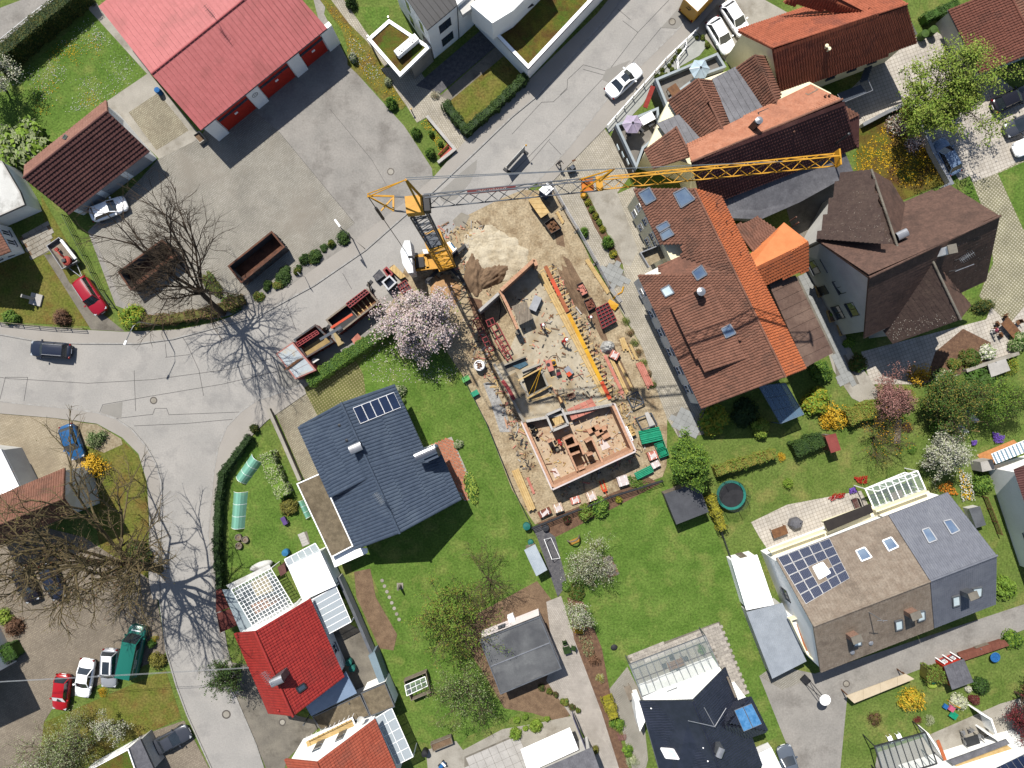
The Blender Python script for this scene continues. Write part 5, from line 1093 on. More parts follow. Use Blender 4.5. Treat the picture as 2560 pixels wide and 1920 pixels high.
tree('white flowering fruit tree beside the pile of cut stones',wpt(650,1500),4.5,(0,0,2.6),1.7,limbs=10,nsub=(0,4,5,5),seed=13,leafm=(LSV,LSV2,LWH),nleaf=4200,lsize=.06,lspread=.22,r0=.08,p3=.25)
tile(2,3)
tree('white blossoming shrub tree at the corner of the paved drive',wpt(570,300),4,(0,0,2.),1.1,limbs=9,nsub=(0,4,5,4),seed=14,leafm=(LSV2,LWH,LG2),nleaf=3600,lsize=.06,lspread=.16,r0=.07,p3=.25)
tile(0,3)
tree('pale willow-like tree in the small front garden',wpt(690,1370),5,(0,0,3.),3.2,limbs=12,nsub=(0,4,5,5),seed=15,leafm=(LSV,LSV2,LG2),nleaf=8000,lsize=.06,lspread=.25,r0=.12,p3=.25,droop=-.05)
tree('small white blossom tree on the lawn beside the fence',wpt(1060,1240),3.4,(0,0,2.1),1.2,limbs=8,nsub=(0,3,4,4),seed=16,leafm=(LWH,LSV2,LG2),nleaf=3000,lsize=.06,lspread=.15,r0=.07,p3=.15)
tree('white blossom tree at the lower left beside the garage',wpt(480,1560),4,(0,0,2.6),2.,limbs=8,nsub=(0,3,4,4),seed=17,leafm=(LWH,LSV2,LG2),nleaf=3200,lsize=.07,lspread=.2,r0=.09,p3=.4)
tree('dark fir leaning by the bright red roof',wpt(2040,775),5,(0,0,2.6),.85,limbs=14,nsub=(0,3,4,5),seed=18,bark=BARKD,leafm=(LDK,LDK2),nleaf=4500,lsize=.08,lspread=.12,r0=.1,crz=1.8)
tile(0,0)
tree('white blossoming tree at the left edge of the meadow',wpt(60,790),6,(0,0,3.6),2.2,limbs=10,nsub=(0,4,4,4),seed=19,leafm=(LSV2,LWH,LG),nleaf=6500,lsize=.08,lspread=.22,r0=.12,p3=.2)
tile(3,2)
tree('round white blossoming tree in the flower garden',wpt(1400,560),5,(0,0,3.),2.1,limbs=20,nsub=(0,4,5,5),seed=20,leafm=(LWH,LSV2,LSV),nleaf=13000,lsize=.075,lspread=.2,r0=.12,p3=.15,ratio=.45)
tree('reddish plum tree beside the garden bench',wpt(950,100),4.5,(0,0,2.8),1.5,limbs=12,nsub=(0,4,5,4),seed=21,leafm=(LPU,LPU2),nleaf=6500,lsize=.07,lspread=.2,r0=.1)
tree('broad olive green tree behind the flower garden',wpt(1420,140),5.5,(0,0,3.2),2.5,limbs=15,nsub=(0,4,5,5),seed=22,leafm=(LDK2,LOL2,LG),nleaf=14000,lsize=.09,lspread=.25,r0=.15,crz=2.2)
tree('feathery light green tree behind the white swing frame',wpt(1880,150),5,(0,0,2.8),1.8,limbs=13,nsub=(0,4,5,5),seed=23,leafm=(LG,LG2,LLM),nleaf=9000,lsize=.07,lspread=.25,r0=.12)
tree('bare shrub tree with tangled grey twigs beside the garden steps',wpt(880,470),3.6,(.3,.3,2.4),2.4,limbs=9,nsub=(0,4,5,4),seed=24,bark=BARK,leafm=(LYE,LOL2),nleaf=700,lsize=.06,lspread=.2,r0=.09)
tile(3,3)
tree('maroon leaved tree at the lower right edge',wpt(2130,1000),5,(0,0,3.2),2.2,limbs=11,nsub=(0,4,5,4),seed=25,leafm=(LRD,LRD2),nleaf=7000,lsize=.07,lspread=.22,r0=.11)
tree('maroon leaved bush tree below the larger maroon tree',wpt(2110,1200),4,(0,0,2.6),1.6,limbs=9,nsub=(0,4,4,4),seed=26,leafm=(LRD,LRD2),nleaf=4000,lsize=.07,lspread=.2,r0=.09)
# hedges
tile(0,0); hedge('tall clipped dark hedge along the meadow at upper left',[(40,610),(420,290),(800,-20)],1.5,2.6,(LDK,LOL))
tile(1,0); hedge('clipped hedge around the dry lawn beside the road',[(1640,920),(1820,1150),(2060,950),(2330,690)],.9,1.3,(LDK,LDK2))
tile(1,1); hedge('long green hedge between container row and lawn',[(480,1640),(800,1420),(1170,1180)],1.25,1.5,(LG,LG2))
tile(0,1); hedge('brownish clipped hedge behind the sidewalk under the bare tree',[(1250,1115),(1500,1100),(1860,1040),(2120,930)],1.1,1.,(LOL,LBR2))
tile(0,2); hedge('dark hedge and fence line beside the side road',[(2180,450),(1950,760),(1915,1000),(1900,1400),(1930,1750)],.7,1.2,(LDK,LDK))
tile(1,2); hedge('variegated laurel hedge on the lawn beside the drive',[(115,590),(175,760),(270,950)],1.5,1.4,(LG2,LSV2))
tile(2,2); hedge('yellowish clipped hedge below the long tiled house',[(1730,745),(1960,680),(2240,590)],1.,1.5,(LOL2,LG2)); hedge('orange brown conifer hedge beside the dark shed',[(1690,960),(1740,1090),(1790,1230)],.9,1.6,(LYG,LOL))
tile(3,2); hedge('wide yellow green hedge behind the garden steps',[(640,290),(830,220),(1010,170),(1200,90)],1.7,1.6,(LOL2,LG2)); hedge('long dark green bush hedge under the playhouse wall',[(190,570),(320,510),(430,470)],1.6,1.5,(LDK,LDK2))
tile(3,0); hedge('green hedge above the green waste bins',[(1310,200),(1440,140),(1590,70)],.9,1.3,(LG,LDK2))
tile(0,3); hedge('rounded dark green hedge at the left edge',[(-40,680),(100,650),(190,600)],1.8,1.6,(LG,LDK))
tile(3,3); hedge('mossy hedge roofed arbour beside the small playhouse',[(1310,810),(1420,820),(1510,830)],1.4,1.6,(LOL,LG2))
tile(2,3); hedge('yellow conifer hedge beside the garden path',[(810,1030),(840,1100),(870,1190)],1.,1.2,(LYG,LOL2))
# shrubs
S = shrub
tile(0,0); S('broad pale green bush beside the brown tiled garage',170,1230,250,3.2,'loose',(LLM,LSV),ry=290,rz=.4)
tile(1,0)
S('round clipped bush with black bicycle behind it',1165,885,66,1.5,'ball',(LG,LG2)); S('upper round clipped bush of the raised bed',1378,1140,58,1.4,'ball',(LG,LG2)); S('lower round clipped bush of the raised bed',1505,1315,56,1.4,'ball',(LG,LG2))
S('white flowering bush on the verge beside the red hall',833,495,46,1.3,'loose',(LG2,LWH)); S('greyish bush with white flecks on the verge',1140,700,40,1.,'loose',(LSV,LSV2)); S('small bush in the middle of the raised bed',1512,1150,30,.9,'loose'); S('small bush beside the red bench',1592,1240,28,.8,'loose'); S('dry pale shrub at the corner of the entrance paving',1545,815,42,.7,'airy',(LBR2,LSV2)); S('dark shrub behind the carport fence',820,20,60,1.4,'dense',(LDK,LDK2))
tile(0,1)
S('large yellow green rounded bush beside the street lamp',1130,1080,135,2.2,'ball',(LLM,LYG)); S('reddish brown twiggy bush on the left front lawn',520,1085,82,1.4,'spiky',(LBR,LBR2)); S('bright green bush behind the left front fence',85,1090,82,1.2,'loose',(LG,LG2)); S('mossy bush at the foot of the tall bare tree',1990,960,90,1.3,'loose',(LOL,LG)); S('green ivy strip behind the first container',1820,790,70,.8,'loose',(LDK2,LOL),ry=160,rz=.55)
tile(1,1)
for i in range(15):
    t = i / 14; S(od(i,'low shrub of the roadside planting strip, {} from the container end'),20 + 710 * t + 26 * math.sin(i * 2.3),880 - 490 * t + 24 * math.cos(i * 1.9),52 + 20 * math.sin(i * 5.1),.75 + .3 * math.sin(i * 3.3),'loose',(LDK,LDK2) if i % 3 else (LG,LOL2),group='shrubs of the roadside planting strip')
tile(0,2)
S('blue green round juniper in the gravel bed',820,470,90,1.2,'spiky',(LDK2,LSV)); S('yellow forsythia bush beside the blue car',790,740,135,1.9,'airy',(LYE,LYE2)); S('small clipped conifer at the street corner of the hedge',2190,385,50,1.3,'dense',(LDK,LOL)); S('dark leafy bush on the lawn below the huge bare tree',1180,1480,130,1.4,'loose',(LDK,LOL))
tile(0,3)
S('yellow green bush at the left edge above the hedge',20,370,85,1.5,'loose',(LLM,LLM2)); S('brown twiggy bush beside the left hedge',110,440,90,1.2,'spiky',(LBR,LBR2)); S('small round bush beside the green van',1300,590,46,1.,'ball',(LG,LDK2)); S('olive bush beside the rear of the green van',1345,740,80,1.2,'loose',(LOL,LOL2)); S('little yellow flowering bush ahead of the green van',1335,540,30,.7,'airy',(LYE,LG2)); S('yellow spotted low plant beside the silver car',890,1005,50,.4,'airy',(LYG,LYE))
tile(1,2)
S('olive brown bush beside the green cold frame',275,1060,95,1.3,'dense',(LOL,LOL2)); S('variegated shrub at the top corner of the anthracite roof',1240,60,60,1.,'loose',(LG,LSV2)); S('small leafy plant below the corner shrub',1265,150,34,.7,'loose',(LSV,LG2)); S('bed plants beside the terracotta terrace',1860,900,60,.7,'loose',(LG,LLM2),ry=150,rz=.3); S('potted plants at the terrace corner',1745,520,50,.7,'loose',(LG,LSV2))
tile(2,1)
S('small clipped bush beside the site fence',622,345,56,1.2,'ball',(LG,LG2)); S('large clipped bush at the end of the planting strip',830,430,68,1.5,'ball',(LG,LG2)); S('low flowering plant below the large clipped bush',875,535,40,.6,'loose',(LDK,LYG))
for i in range(6): S(od(i,'low plant beside the concrete ramp, {} from the road'),625 + i * 32,30 + i * 58,34,.6,'loose',(LDK,LYG) if i % 2 else (LOL,LG2),group='plants of the strip beside the ramp')
for i in range(7): S(od(i,'tuft of weeds on the site bank, {} from the red shuttering'),985 + i * 38,1120 + i * 90,40,.5,'airy',(LOL,LBR2) if i % 2 else (LG2,LOL),group='weeds on the site bank')
tile(2,0)
for k_,(x,y,r_) in enumerate(((1255,655,30),(1300,640,28),(1300,600,26),(1335,640,22),(1385,595,25),(1362,560,24),(1385,525,18),(1410,492,26),(1450,440,30),(1600,320,22),(1650,320,28),(1690,382,32))): S(od(k_,'little clipped ball bush before the terraces, {} from the left'),x,y,r_,.55,'ball',(LOL,LG2),group='clipped balls of the restaurant garden')
tile(2,2)
S('yellow green bush below the long tiled house',1750,315,142,1.8,'loose',(LLM,LYG)); S('lime bush beside the glass lean-to',2150,390,100,1.5,'loose',(LLM,LLM2)); S('dark bush in the shadow below the gable',2020,250,130,1.4,'loose',(LDK,LDK)); S('olive green bush in the bed below the building site',640,1110,82,1.5,'loose',(LOL,LG2)); S('bright green bush in the bed below the building site',760,1070,92,1.6,'loose',(LG,LG2)); S('small yellow round bush at the bed edge',925,1003,38,.9,'ball',(LYG,LG2)); S('small dark rose bush in the bed',480,1180,42,.7,'loose',(LDK,LRD)); S('low plants along the fence of the bed',1090,860,50,.5,'airy',(LG,LG2),ry=140,rz=1.2)
tile(2,3)
for i,(x,y,r_) in enumerate(((255,970,34),(322,1003,32),(380,1030,28),(455,1090,44),(520,1140,34),(572,1168,28))): S(od(i,'small shrub beside the paved drive, {} from the felt roof'),x,y,r_,.7,'loose',(LG,LOL2) if i % 2 else (LBR,LG),group='shrub row beside the paved drive')
S('lime ball bush on the slab terrace',205,1305,70,1.,'ball',(LLM,LLM2)); S('larger lime ball bush left on the slab terrace',30,1372,66,1.,'ball',(LLM,LLM2)); S('little lime bush beside the lime ball',118,1320,32,.5,'ball',(LLM,LLM2)); S('small lime bush at the bed edge above the terrace',305,1240,30,.6,'loose',(LLM,LLM2)); S('small lime bush left in the round bed',40,1250,32,.6,'loose',(LLM,LG2)); S('round lime bush in the middle of the round bed',112,1222,32,.6,'loose',(LLM,LG2)); S('bronze bush at the end of the awning',720,1510,44,.8,'ball',(LOL,LOL2)); S('yellow bush below the white blossom shrub',588,455,58,1.2,'loose',(LYG,LYE)); S('grey green bush along the drive',650,600,60,1.,'airy',(LSV,LBR2),ry=120,rz=.3); S('brown twiggy bush along the drive',715,730,52,.9,'spiky',(LBR,LBR2)); S('pale grass tuft along the drive',760,890,44,.7,'airy',(LSV2,LYG)); S('green fern bush by the garden path',910,1290,66,.9,'spiky',(LG,LLM)); S('red leaved shrub by the garden path',950,1390,44,.6,'airy',(LPU,LPU2)); S('green and yellow bush in the tub by the path',1000,1520,60,.8,'loose',(LLM,LG)); S('silver herb bush at the bottom of the path',1040,1610,60,.7,'airy',(LSV,LSV2)); S('leafy bed plants above the white blossom shrub',470,90,50,.7,'loose',(LG,LG2)); S('dark bush in the bed beside the fruit tree',560,140,80,.9,'loose',(LOL,LG))
tile(3,0)
S('pinkish blossoming shrub under the maple',1130,1060,105,1.5,'airy',(LPU2,LWH)); S('pale pink shrub along the grey wall',1280,1240,90,1.1,'airy',(LPU2,LPK2)); S('dark leafless bush at the top edge',1020,40,80,1.2,'spiky',(LBR,LDK))
tile(3,1)
S('leafy green bush between the brick-red house and the walk',470,1555,105,1.8,'loose',(LG2,LG)); S('orange yellow forsythia behind the broad trees',1320,1570,102,1.7,'airy',(LYE,LYE2)); S('green bush with white flecks beside the forsythia',1540,1630,110,1.6,'loose',(LG,LSV2)); S('white flowering bush beside the garden table',1908,1385,88,1.3,'ball',(LWH,LG2)); S('olive mound bush on the bark bed',1750,1445,112,1.2,'dense',(LOL,LG)); S('green olive bush left of the olive mound',1620,1490,66,1.,'loose',(LG,LOL2)); S('round olive bush in front of the brown house',790,1480,92,1.1,'dense',(LOL,LG)); S('green bed plants at the corner of the brown house',700,1300,62,.6,'loose',(LG,LLM)); S('long dark conifer lying along the gable',1870,985,60,1.2,'spiky',(LDK,LOL),ry=110,rz=1.9); S('yellow green bush beside the grey slab',2110,1500,80,1.2,'airy',(LYG,LG2)); S('green bush mass below the grey slab',1850,1610,130,1.4,'loose',(LG,LDK2)); S('grey green bush behind the garden table',2170,1290,110,1.4,'loose',(LSV,LG)); S('small shrub in the planter by the steps',490,815,36,.7,'loose',(LG,LDK2))
tile(3,2)
S('yellow green bush beside the glass lean-to',440,150,145,1.8,'loose',(LYG,LLM)); S('orange yellow forsythia beside the wide hedge',580,270,140,1.7,'airy',(LYE,LYE2)); S('small round lime bush at the lawn edge',180,865,55,.9,'ball',(LLM,LLM2)); S('green bush beside the white gable wall',1870,870,95,1.7,'loose',(LG2,LG)); S('small yellow bush at the left lawn corner',120,635,40,.7,'airy',(LYE,LYE2)); S('large leaved plants below the white swing frame',1470,380,80,.6,'loose',(LG2,LLM)); S('dark red shrub in the round bed',1215,370,50,.7,'airy',(LRD,LBR)); S('green bed plants beside the white blossoming tree',1250,560,50,.5,'loose',(LG2,LG))
tile(3,3)
S('bright yellow bush on the lawn below the cream screen',1255,1085,128,1.6,'spiky',(LYG,LYE2),ry=100); S('cream white flowering bush beside the toy table',1660,1095,88,1.3,'ball',(LSV2,LWH)); S('dark green rounded bush beside the small playhouse',1850,960,95,1.4,'dense',(LDK,LG)); S('small white flowering bush beside the playhouse',1740,985,36,.8,'ball',(LWH,LSV2)); S('reddish dark bush behind the cream bush',1790,1070,55,.9,'loose',(LRD,LBR)); S('green bush mass at the right end of the terrace row',2060,110,110,1.6,'loose',(LG2,LLM)); S('green bush beside the lane at the right',2130,560,100,1.2,'loose',(LLM,LG)); S('dry palm-like plant with spiky leaves on the lawn',930,1240,62,.8,'spiky',(LBR,LOL)); S('small maroon plant below the yellow bush',1300,1250,38,.5,'airy',(LRD,LRD2)); S('pale grass tuft beside the partition wall',1400,1250,50,.8,'airy',(LSV,LSV2))
# flowers scattered on lawns
def scatter(name,poly,n,m,size=.05,z=.09,seed=1,kind='stuff',clump=0,label=None):
    P = gp(poly); rng = np.random.default_rng(seed); xs = [p.x for p in P]; ys = [p.y for p in P]; pts = []; cl = [(rng.uniform(min(xs),max(xs)),rng.uniform(min(ys),max(ys))) for _ in range(clump)]
    while len(pts) < n:
        if clump: c = cl[rng.integers(0,clump)]; q = (c[0] + rng.normal(scale=.7),c[1] + rng.normal(scale=.7))
        else: q = (rng.uniform(min(xs),max(xs)),rng.uniform(min(ys),max(ys)))
        if inpoly(q,P): pts.append((q[0],q[1],z * rng.uniform(.6,1.2)))
    c = P[0]; V,F = leaf_quads(np.array(pts) - np.array([c.x,c.y,0]),size,rng,1.5,.9)
    o = bpy.data.objects.new(name,np_mesh(name,V,F,[m])); COL.objects.link(o); o.location = (c.x,c.y,0); return props(o,label,'flowers',None,kind)
FW = mat('petal_white',C(236,236,226),C(224,224,214),scale=2,fine=.05); FY = mat('petal_yellow',C(240,196,30),C(226,176,20),scale=2,fine=.05); FR = mat('petal_red',C(204,40,30),C(186,30,26),scale=2,fine=.05); FO = mat('petal_orange',C(236,150,40),C(222,130,30),scale=2,fine=.05); FP = mat('petal_purple',C(132,96,200),C(116,82,184),scale=2,fine=.05)
tile(0,0)
MEAD = [(180,640),(760,150),(1270,630),(930,880),(700,960),(300,1000),(150,800)]
scatter('daisies',MEAD,900,FW,.045,seed=1,clump=26,label='white daisies dotted over the meadow beside the red hall'); scatter('dandelions',MEAD,420,FY,.05,seed=2,clump=9,label='yellow dandelions dotted over the meadow beside the red hall')
tile(1,0); scatter('dandelions',[(560,0),(640,20),(800,230),(940,380),(1100,600),(1280,900),(1150,850),(960,690),(800,480),(750,260)],420,FY,.05,seed=3,label='yellow dandelions on the verge beside the white building')
scatter('daisies',[(800,300),(900,380),(1100,650),(1000,700),(820,500)],160,FW,.05,seed=4,label='white daisies on the verge beside the white building')
scatter('dandelions',[(1420,1060),(1480,1020),(1710,1280),(1600,1330)],220,FY,.05,seed=5,label='yellow flowers in the raised bed with the bench')
tile(3,0); scatter('dandelions',[(720,1350),(1000,1080),(1300,1150),(1500,1560),(1150,1640),(760,1500)],1100,FY,.07,seed=6,clump=40,label='yellow dandelions covering the meadow under the crane tip')
tile(1,1); scatter('fallen_petals',[(900,1350),(1300,1250),(1500,1500),(1750,1500),(1700,1650),(1000,1640)],420,LPK2,.05,.05,seed=7,label='fallen pink petals on the lawn under the magnolia')
tile(3,2)
for nm,pl,n,m,lb in (('red_tulips',[(510,990),(560,945),(660,935),(650,970),(540,1005)],170,FR,'red tulips along the patio edge'),('red_tulips',[(730,800),(850,790),(840,860),(760,850)],170,FR,'red tulips beside the conservatory corner'),('orange_tulips',[(1450,880),(1560,830),(1640,960),(1480,930)],240,FO,'orange tulips under the white blossoming tree'),('purple_flowers',[(690,900),(740,890),(760,930),(700,945)],130,FP,'purple flowers beside the patio bench'),('purple_flowers',[(1920,410),(2030,440),(2030,500),(1950,510)],320,FP,'purple cushion flowers beside the orange tiled terrace'),('purple_flowers',[(1745,490),(1790,485),(1790,525),(1750,525)],110,FP,'small purple cushion left of the larger one'),('mixed_flowers',[(1640,760),(1740,760),(1760,900),(1780,1000),(1660,1020)],260,FW,'white flowers in the bed beside the white house'),('yellow_flowers',[(1640,720),(1740,860),(1760,1000),(1660,1000)],200,FY,'yellow flowers in the bed beside the white house')): scatter(nm,pl,n,m,.07,.3,seed=len(lb),label=lb)
# ------------------------------------------------------------------ tower crane
CY = mat('crane_yellow',C(240,178,44),C(226,160,34),scale=1.5,fine=.1,rough=.5); CG = mat('crane_grey',C(88,96,108),C(72,80,92),scale=1.5,fine=.1,rough=.5); CDK = mat('crane_dark',C(52,52,56),C(40,40,44),scale=2,fine=.1,rough=.6)
CW = mat('counterweight_concrete',(.5,.51,.51),(.43,.44,.44),scale=.8,fine=.1,rough=.85)
crane = thing('tower_crane','yellow and grey tower crane with long jib over the building site','crane',(-7.35,13.5,0))
MX,MY = -7.35,13.5; V3 = lambda x,y,z: Vector((x,y,z))
AJ = math.radians(5.8); JD = V3(math.cos(AJ),math.sin(AJ),0); JN = V3(-JD.y,JD.x,0)
def lattice(part,m,base,axis,e1,e2,n,w,bay,th=.09,bt=.05,tri=False):
    """square (or triangular) truss: chords and braces as separate members"""
    L = n * bay
    if tri: cor = [e1 * (-w / 2),e1 * (w / 2),e2 * (w * 1.0)]
    else: cor = [e1 * (-w / 2) + e2 * (-w / 2),e1 * (w / 2) + e2 * (-w / 2),e1 * (w / 2) + e2 * (w / 2),e1 * (-w / 2) + e2 * (w / 2)]
    for c in cor: MB().beam(base + c,base + c + axis * L,th,th).obj('chord',m,part)
    k = len(cor)
    for i in range(n):
        for a in range(k):
            b = (a + 1) % k; p,q = (a,b) if i % 2 else (b,a)
            MB().beam(base + cor[p] + axis * (i * bay),base + cor[q] + axis * ((i + 1) * bay),bt,bt).obj('brace',m,part)
        if i % 2 == 0 and not tri:
            mb = MB()
            for a in range(k): mb.beam(base + cor[a] + axis * (i * bay),base + cor[(a + 1) % k] + axis * (i * bay),bt,bt)
            mb.obj('frame',m,part)
M0 = V3(MX,MY,0)
part = MB().box((MX,MY,1.9),(1.9,1.9,.25),.3).obj('mast_foot',CY,crane); R3 = .32
e1 = V3(math.cos(R3),math.sin(R3),0); e2 = V3(-e1.y,e1.x,0)
lower = MB().box((MX,MY,2.1),(1.7,1.7,.15),R3).obj('lower_mast',CY,crane); lattice(lower,CY,M0 + V3(0,0,2.0),V3(0,0,1),e1,e2,10,1.6,1.12,.13,.07)
MB().box((MX,MY,13.2),(1.75,1.75,.3),R3).obj('mast_collar',CY,crane)
upper = MB().box((MX,MY,13.4),(1.35,1.35,.15),R3).obj('upper_mast',CG,crane); lattice(upper,CG,M0 + V3(0,0,13.2),V3(0,0,1),e1,e2,11,1.25,1.13,.11,.06)
MB().box((MX,MY,26.1),(1.3,1.3,1.1),AJ).obj('slewing_head',CY,crane); MB().box((MX + .9,MY + .1,26.2),(.5,1.2,.9),AJ).obj('head_frame',CDK,crane)
# jib
jb = M0 + V3(0,.4,25.6); gj = MB().box(jb + JD * .9,(.5,1.15,.2),AJ).obj('inner_jib',CG,crane); lattice(gj,CG,jb + JD * .8,JD,JN,V3(0,0,1),12,1.05,1.1,.085,.045,True)
yj = MB().box(jb + JD * 14.1,(.5,1.1,.2),AJ).obj('outer_jib',CY,crane); lattice(yj,CY,jb + JD * 14.0,JD,JN,V3(0,0,1),16,.95,1.14,.085,.05,True)
MB().box(jb + JD * 32.3 + V3(0,0,.3),(.12,1.2,.9),AJ).obj('jib_end',CY,crane)
tp = jb + JD * 14.8 + V3(0,.1,3.2); m = MB()
for q in (jb + JD * 12.6 + JN * .45,jb + JD * 12.6 - JN * .45,jb + JD * 14.0 - JN * .1 + V3(0,0,.9)): m.beam(q,tp,.09)
m.obj('jib_strut',CY,crane)
ap = V3(-7.55,14.5,29.5); m = MB()
for q in (V3(MX + .6,MY + .5,26.5),V3(MX + .6,MY - .5,26.5)): m.beam(q,ap,.16)
m.obj('head_strut',CY,crane)
ct = V3(-10.9,14.2,26.4); cj = MB()
for s_ in (.55,-.55): cj.beam(V3(MX - .5,MY + s_ + .1,26.),V3(MX - 1.6,MY + .2 + s_,26.),.12)
cj.obj('counter_jib_frame',CG,crane); m = MB()
for s_ in (.55,-.55): m.beam(V3(MX - 1.6,MY + .2 + s_,26.),ct,.13)
m.beam(V3(MX - 1.6,MY + .75,26.),V3(MX - 2.6,MY - .35,26.),.11); m.beam(V3(MX - 1.65,MY + .8,26.),V3(MX - 1.65,MY - .4,26.),.14); m.obj('counter_jib',CY,crane)
m = MB(); m.beam(ct + V3(0,.12,0),ap,.06); m.beam(ct - V3(0,.12,0),ap,.06); m.obj('tie_rod',CY,crane)
zone(900,420,6.9125); hk = g(780,1430,4.1); m = MB(); m.tube([ct,hk],.035,5); m.tube([ct.lerp(hk,.17),ct.lerp(hk,.34)],.13,8); m.obj('back_stay',CDK,crane)
m = MB(); m.tube([ap,tp],.03,4); m.tube([ap + V3(0,.15,0),tp],.03,4); m.tube([tp,jb + JD * 28 + V3(0,0,.95)],.03,4); m.obj('jib_stay',ALU,crane)
tl = MB().box(jb + JD * 13.2 + V3(0,0,-.15),(.9,1.,.35),AJ).obj('trolley',mat('trolley_orange',C(236,140,50),C(220,120,40),scale=2,fine=.1),crane)
hb = jb + JD * 13.2 + V3(0,0,-3.2); m = MB(); [m.tube([jb + JD * 13.2 + V3(dx,0,-.3),hb + V3(dx,0,.3)],.02,4) for dx in (-.2,.2)]; m.obj('hoist_rope',CDK,tl); MB().lathe(hb - V3(0,0,.3),[(.08,0),(.22,.12),(.25,.4),(.12,.6)],10).obj('hook_block',CY,tl)
bd = MB().beam(jb + JD * 4.0 + JN * .18 + V3(0,0,.6),jb + JD * 7.7 + JN * .18 + V3(0,0,.6),.3,.05).obj('banner',mat('banner_red',C(122,54,54),C(106,44,46),scale=2,fine=.1),crane)
m = MB(); rr = random.Random(5)
for i in range(17):
    c = jb + JD * (4.75 + i * .135) + JN * .18 + V3(0,0,.632); k = rr.choice((0,1,2)); m.beam(c - JN * .08,c + JN * .08,.03,.006)
    if k: m.beam(c + JN * (.07 if k == 1 else 0),c + JN * (.07 if k == 1 else 0) + JD * .08,.03,.006)
m.obj('lettering',CONC_L,bd)
# slewing platform, counterweights, undercarriage
zone(900,560,6.9125)
for pl in ([(770,285),(862,282),(890,460),(697,465)],[(696,470),(890,465),(900,545),(830,550),(832,590),(898,590),(905,688),(735,692)],[(738,696),(908,692),(922,840),(830,850)]): MB().prism(gp(pl,4.),.95,4.).obj('counterweight',CW,crane)
m = MB()
for a,b in (((960,570),(1240,520)),((965,790),(1460,735)),((1120,540),(1180,770)),((960,570),(970,790)),((1240,520),(1460,735))): m.beam(g(*a,1.7),g(*b,1.7),.32,.35)
m.prism(gp([(1150,560),(1250,540),(1430,720),(1180,760)],1.7),1.5,1.62); m.obj('slewing_platform',CY,crane)
MB().prism(gp([(965,585),(1105,575),(1115,750),(975,765)],1.9),1.4,2.2).obj('drive_unit',CDK,crane)
MB().prism(gp([(1080,440),(1190,435),(1222,500),(1100,510)],2.4),1.3,2.4).obj('control_cabinet',WFRAME,crane)
MB().lathe((MX,MY,.9),[(1.,0),(1.,.45),(.8,.5),(.8,.7)],20).obj('slewing_ring',CDK,crane)
for k in range(4):
    a = .75 + k * math.pi / 2; d = V3(math.cos(a),math.sin(a),0); o = MB().beam(M0 + V3(0,0,.75),M0 + d * 2.9 + V3(0,0,.6),.34,.4).obj('outrigger',CDK,crane)
    MB().lathe(M0 + d * 2.85,[(.35,.02),(.35,.12),(.1,.16),(.1,.6)],12).obj('pad',CONC,o)
c = g(1560,430,1.6); cb = thing('site_power_cabinet','white and yellow site power cabinet with blue plate beside the crane','power cabinet',(c.x,c.y,0)); MB().prism(gp([(1545,300),(1670,430),(1560,525),(1470,345)],1.7),.15,1.7).obj('casing',WFRAME,cb)
MB().prism(gp([(1470,350),(1500,325),(1610,475),(1558,522)],1.72),1.6,1.72).obj('yellow_panel',CY,cb); MB().prism(gp([(1560,330),(1580,318),(1648,410),(1625,420)],1.74),1.69,1.74).obj('blue_plate',mat('plate_blue',C(60,120,160),C(50,106,146),scale=2,fine=.05),cb); MB().box(c + V3(0,0,-1.52),(1.,.7,.16),-.9).obj('skid',CDK,cb)
# ------------------------------------------------------------------ building site
BRICKW = mat('clay_block',C(226,178,146),C(210,158,124),scale=2.5,fine=.2,fscale=10,rough=.9); BRICKD = mat('clay_block_dark',C(150,92,74),C(130,78,62),scale=2,fine=.2,rough=.9)
FLOORC = mat('slab_concrete',C(210,198,174),C(196,182,156),scale=.6,fine=.18,fscale=4,c3=C(172,152,120),s3=.5); INSUL = mat('white_insulation',(.4,.35,.34),(.34,.3,.29),scale=2,fine=.05); FRED = mat('formwork_red',C(168,50,54),C(140,38,44),scale=2,fine=.15,rough=.6)
FYEL = mat('formwork_yellow',C(246,190,20),C(228,166,20),scale=1.2,fine=.12,rough=.6,c3=C(200,130,30),s3=.6); FORA = mat('formwork_orange_red',C(236,92,44),C(222,78,36),scale=1.5,fine=.1,rough=.6); FBRN = mat('formwork_brown',C(190,116,78),C(170,98,62),scale=1.5,fine=.15); PINKP = mat('pink_plank',C(226,150,132),C(208,130,112),scale=2,fine=.12,rnd=.08); GREENP = mat('green_plastic',C(30,172,130),C(22,150,112),scale=2,fine=.08,rough=.5)
site = thing('shell_building','unfinished house shell of clay block walls and concrete slab','building shell',g(0,0) * 0 + Vector((PIT[0].x,PIT[0].y,0)))
zone(1160,840,6.9125)
SL = 1.1
outer = [Vector((v.x,v.y,0)) for v in gp([(640,-760),(1200,-1290),(1290,-1050),(2569,1183),(1044,1493),(540,520),(700,420),(930,-90)],SL)]
n_ = len(outer); mb = MB(); P2 = [(p[0],p[1],SL) for p in keyhole(outer,PIT)]; mb.add(P2,[tuple(range(len(P2)))])
oc = outer if sum(outer[i].x * outer[(i + 1) % n_].y - outer[(i + 1) % n_].x * outer[i].y for i in range(n_)) > 0 else outer[::-1]
mb.add([(p.x,p.y,0) for p in oc] + [(p.x,p.y,SL) for p in oc],[(i,(i + 1) % n_,n_ + (i + 1) % n_,n_ + i) for i in range(n_)]); mb.obj('floor_slab',FLOORC,site)
mb = MB()
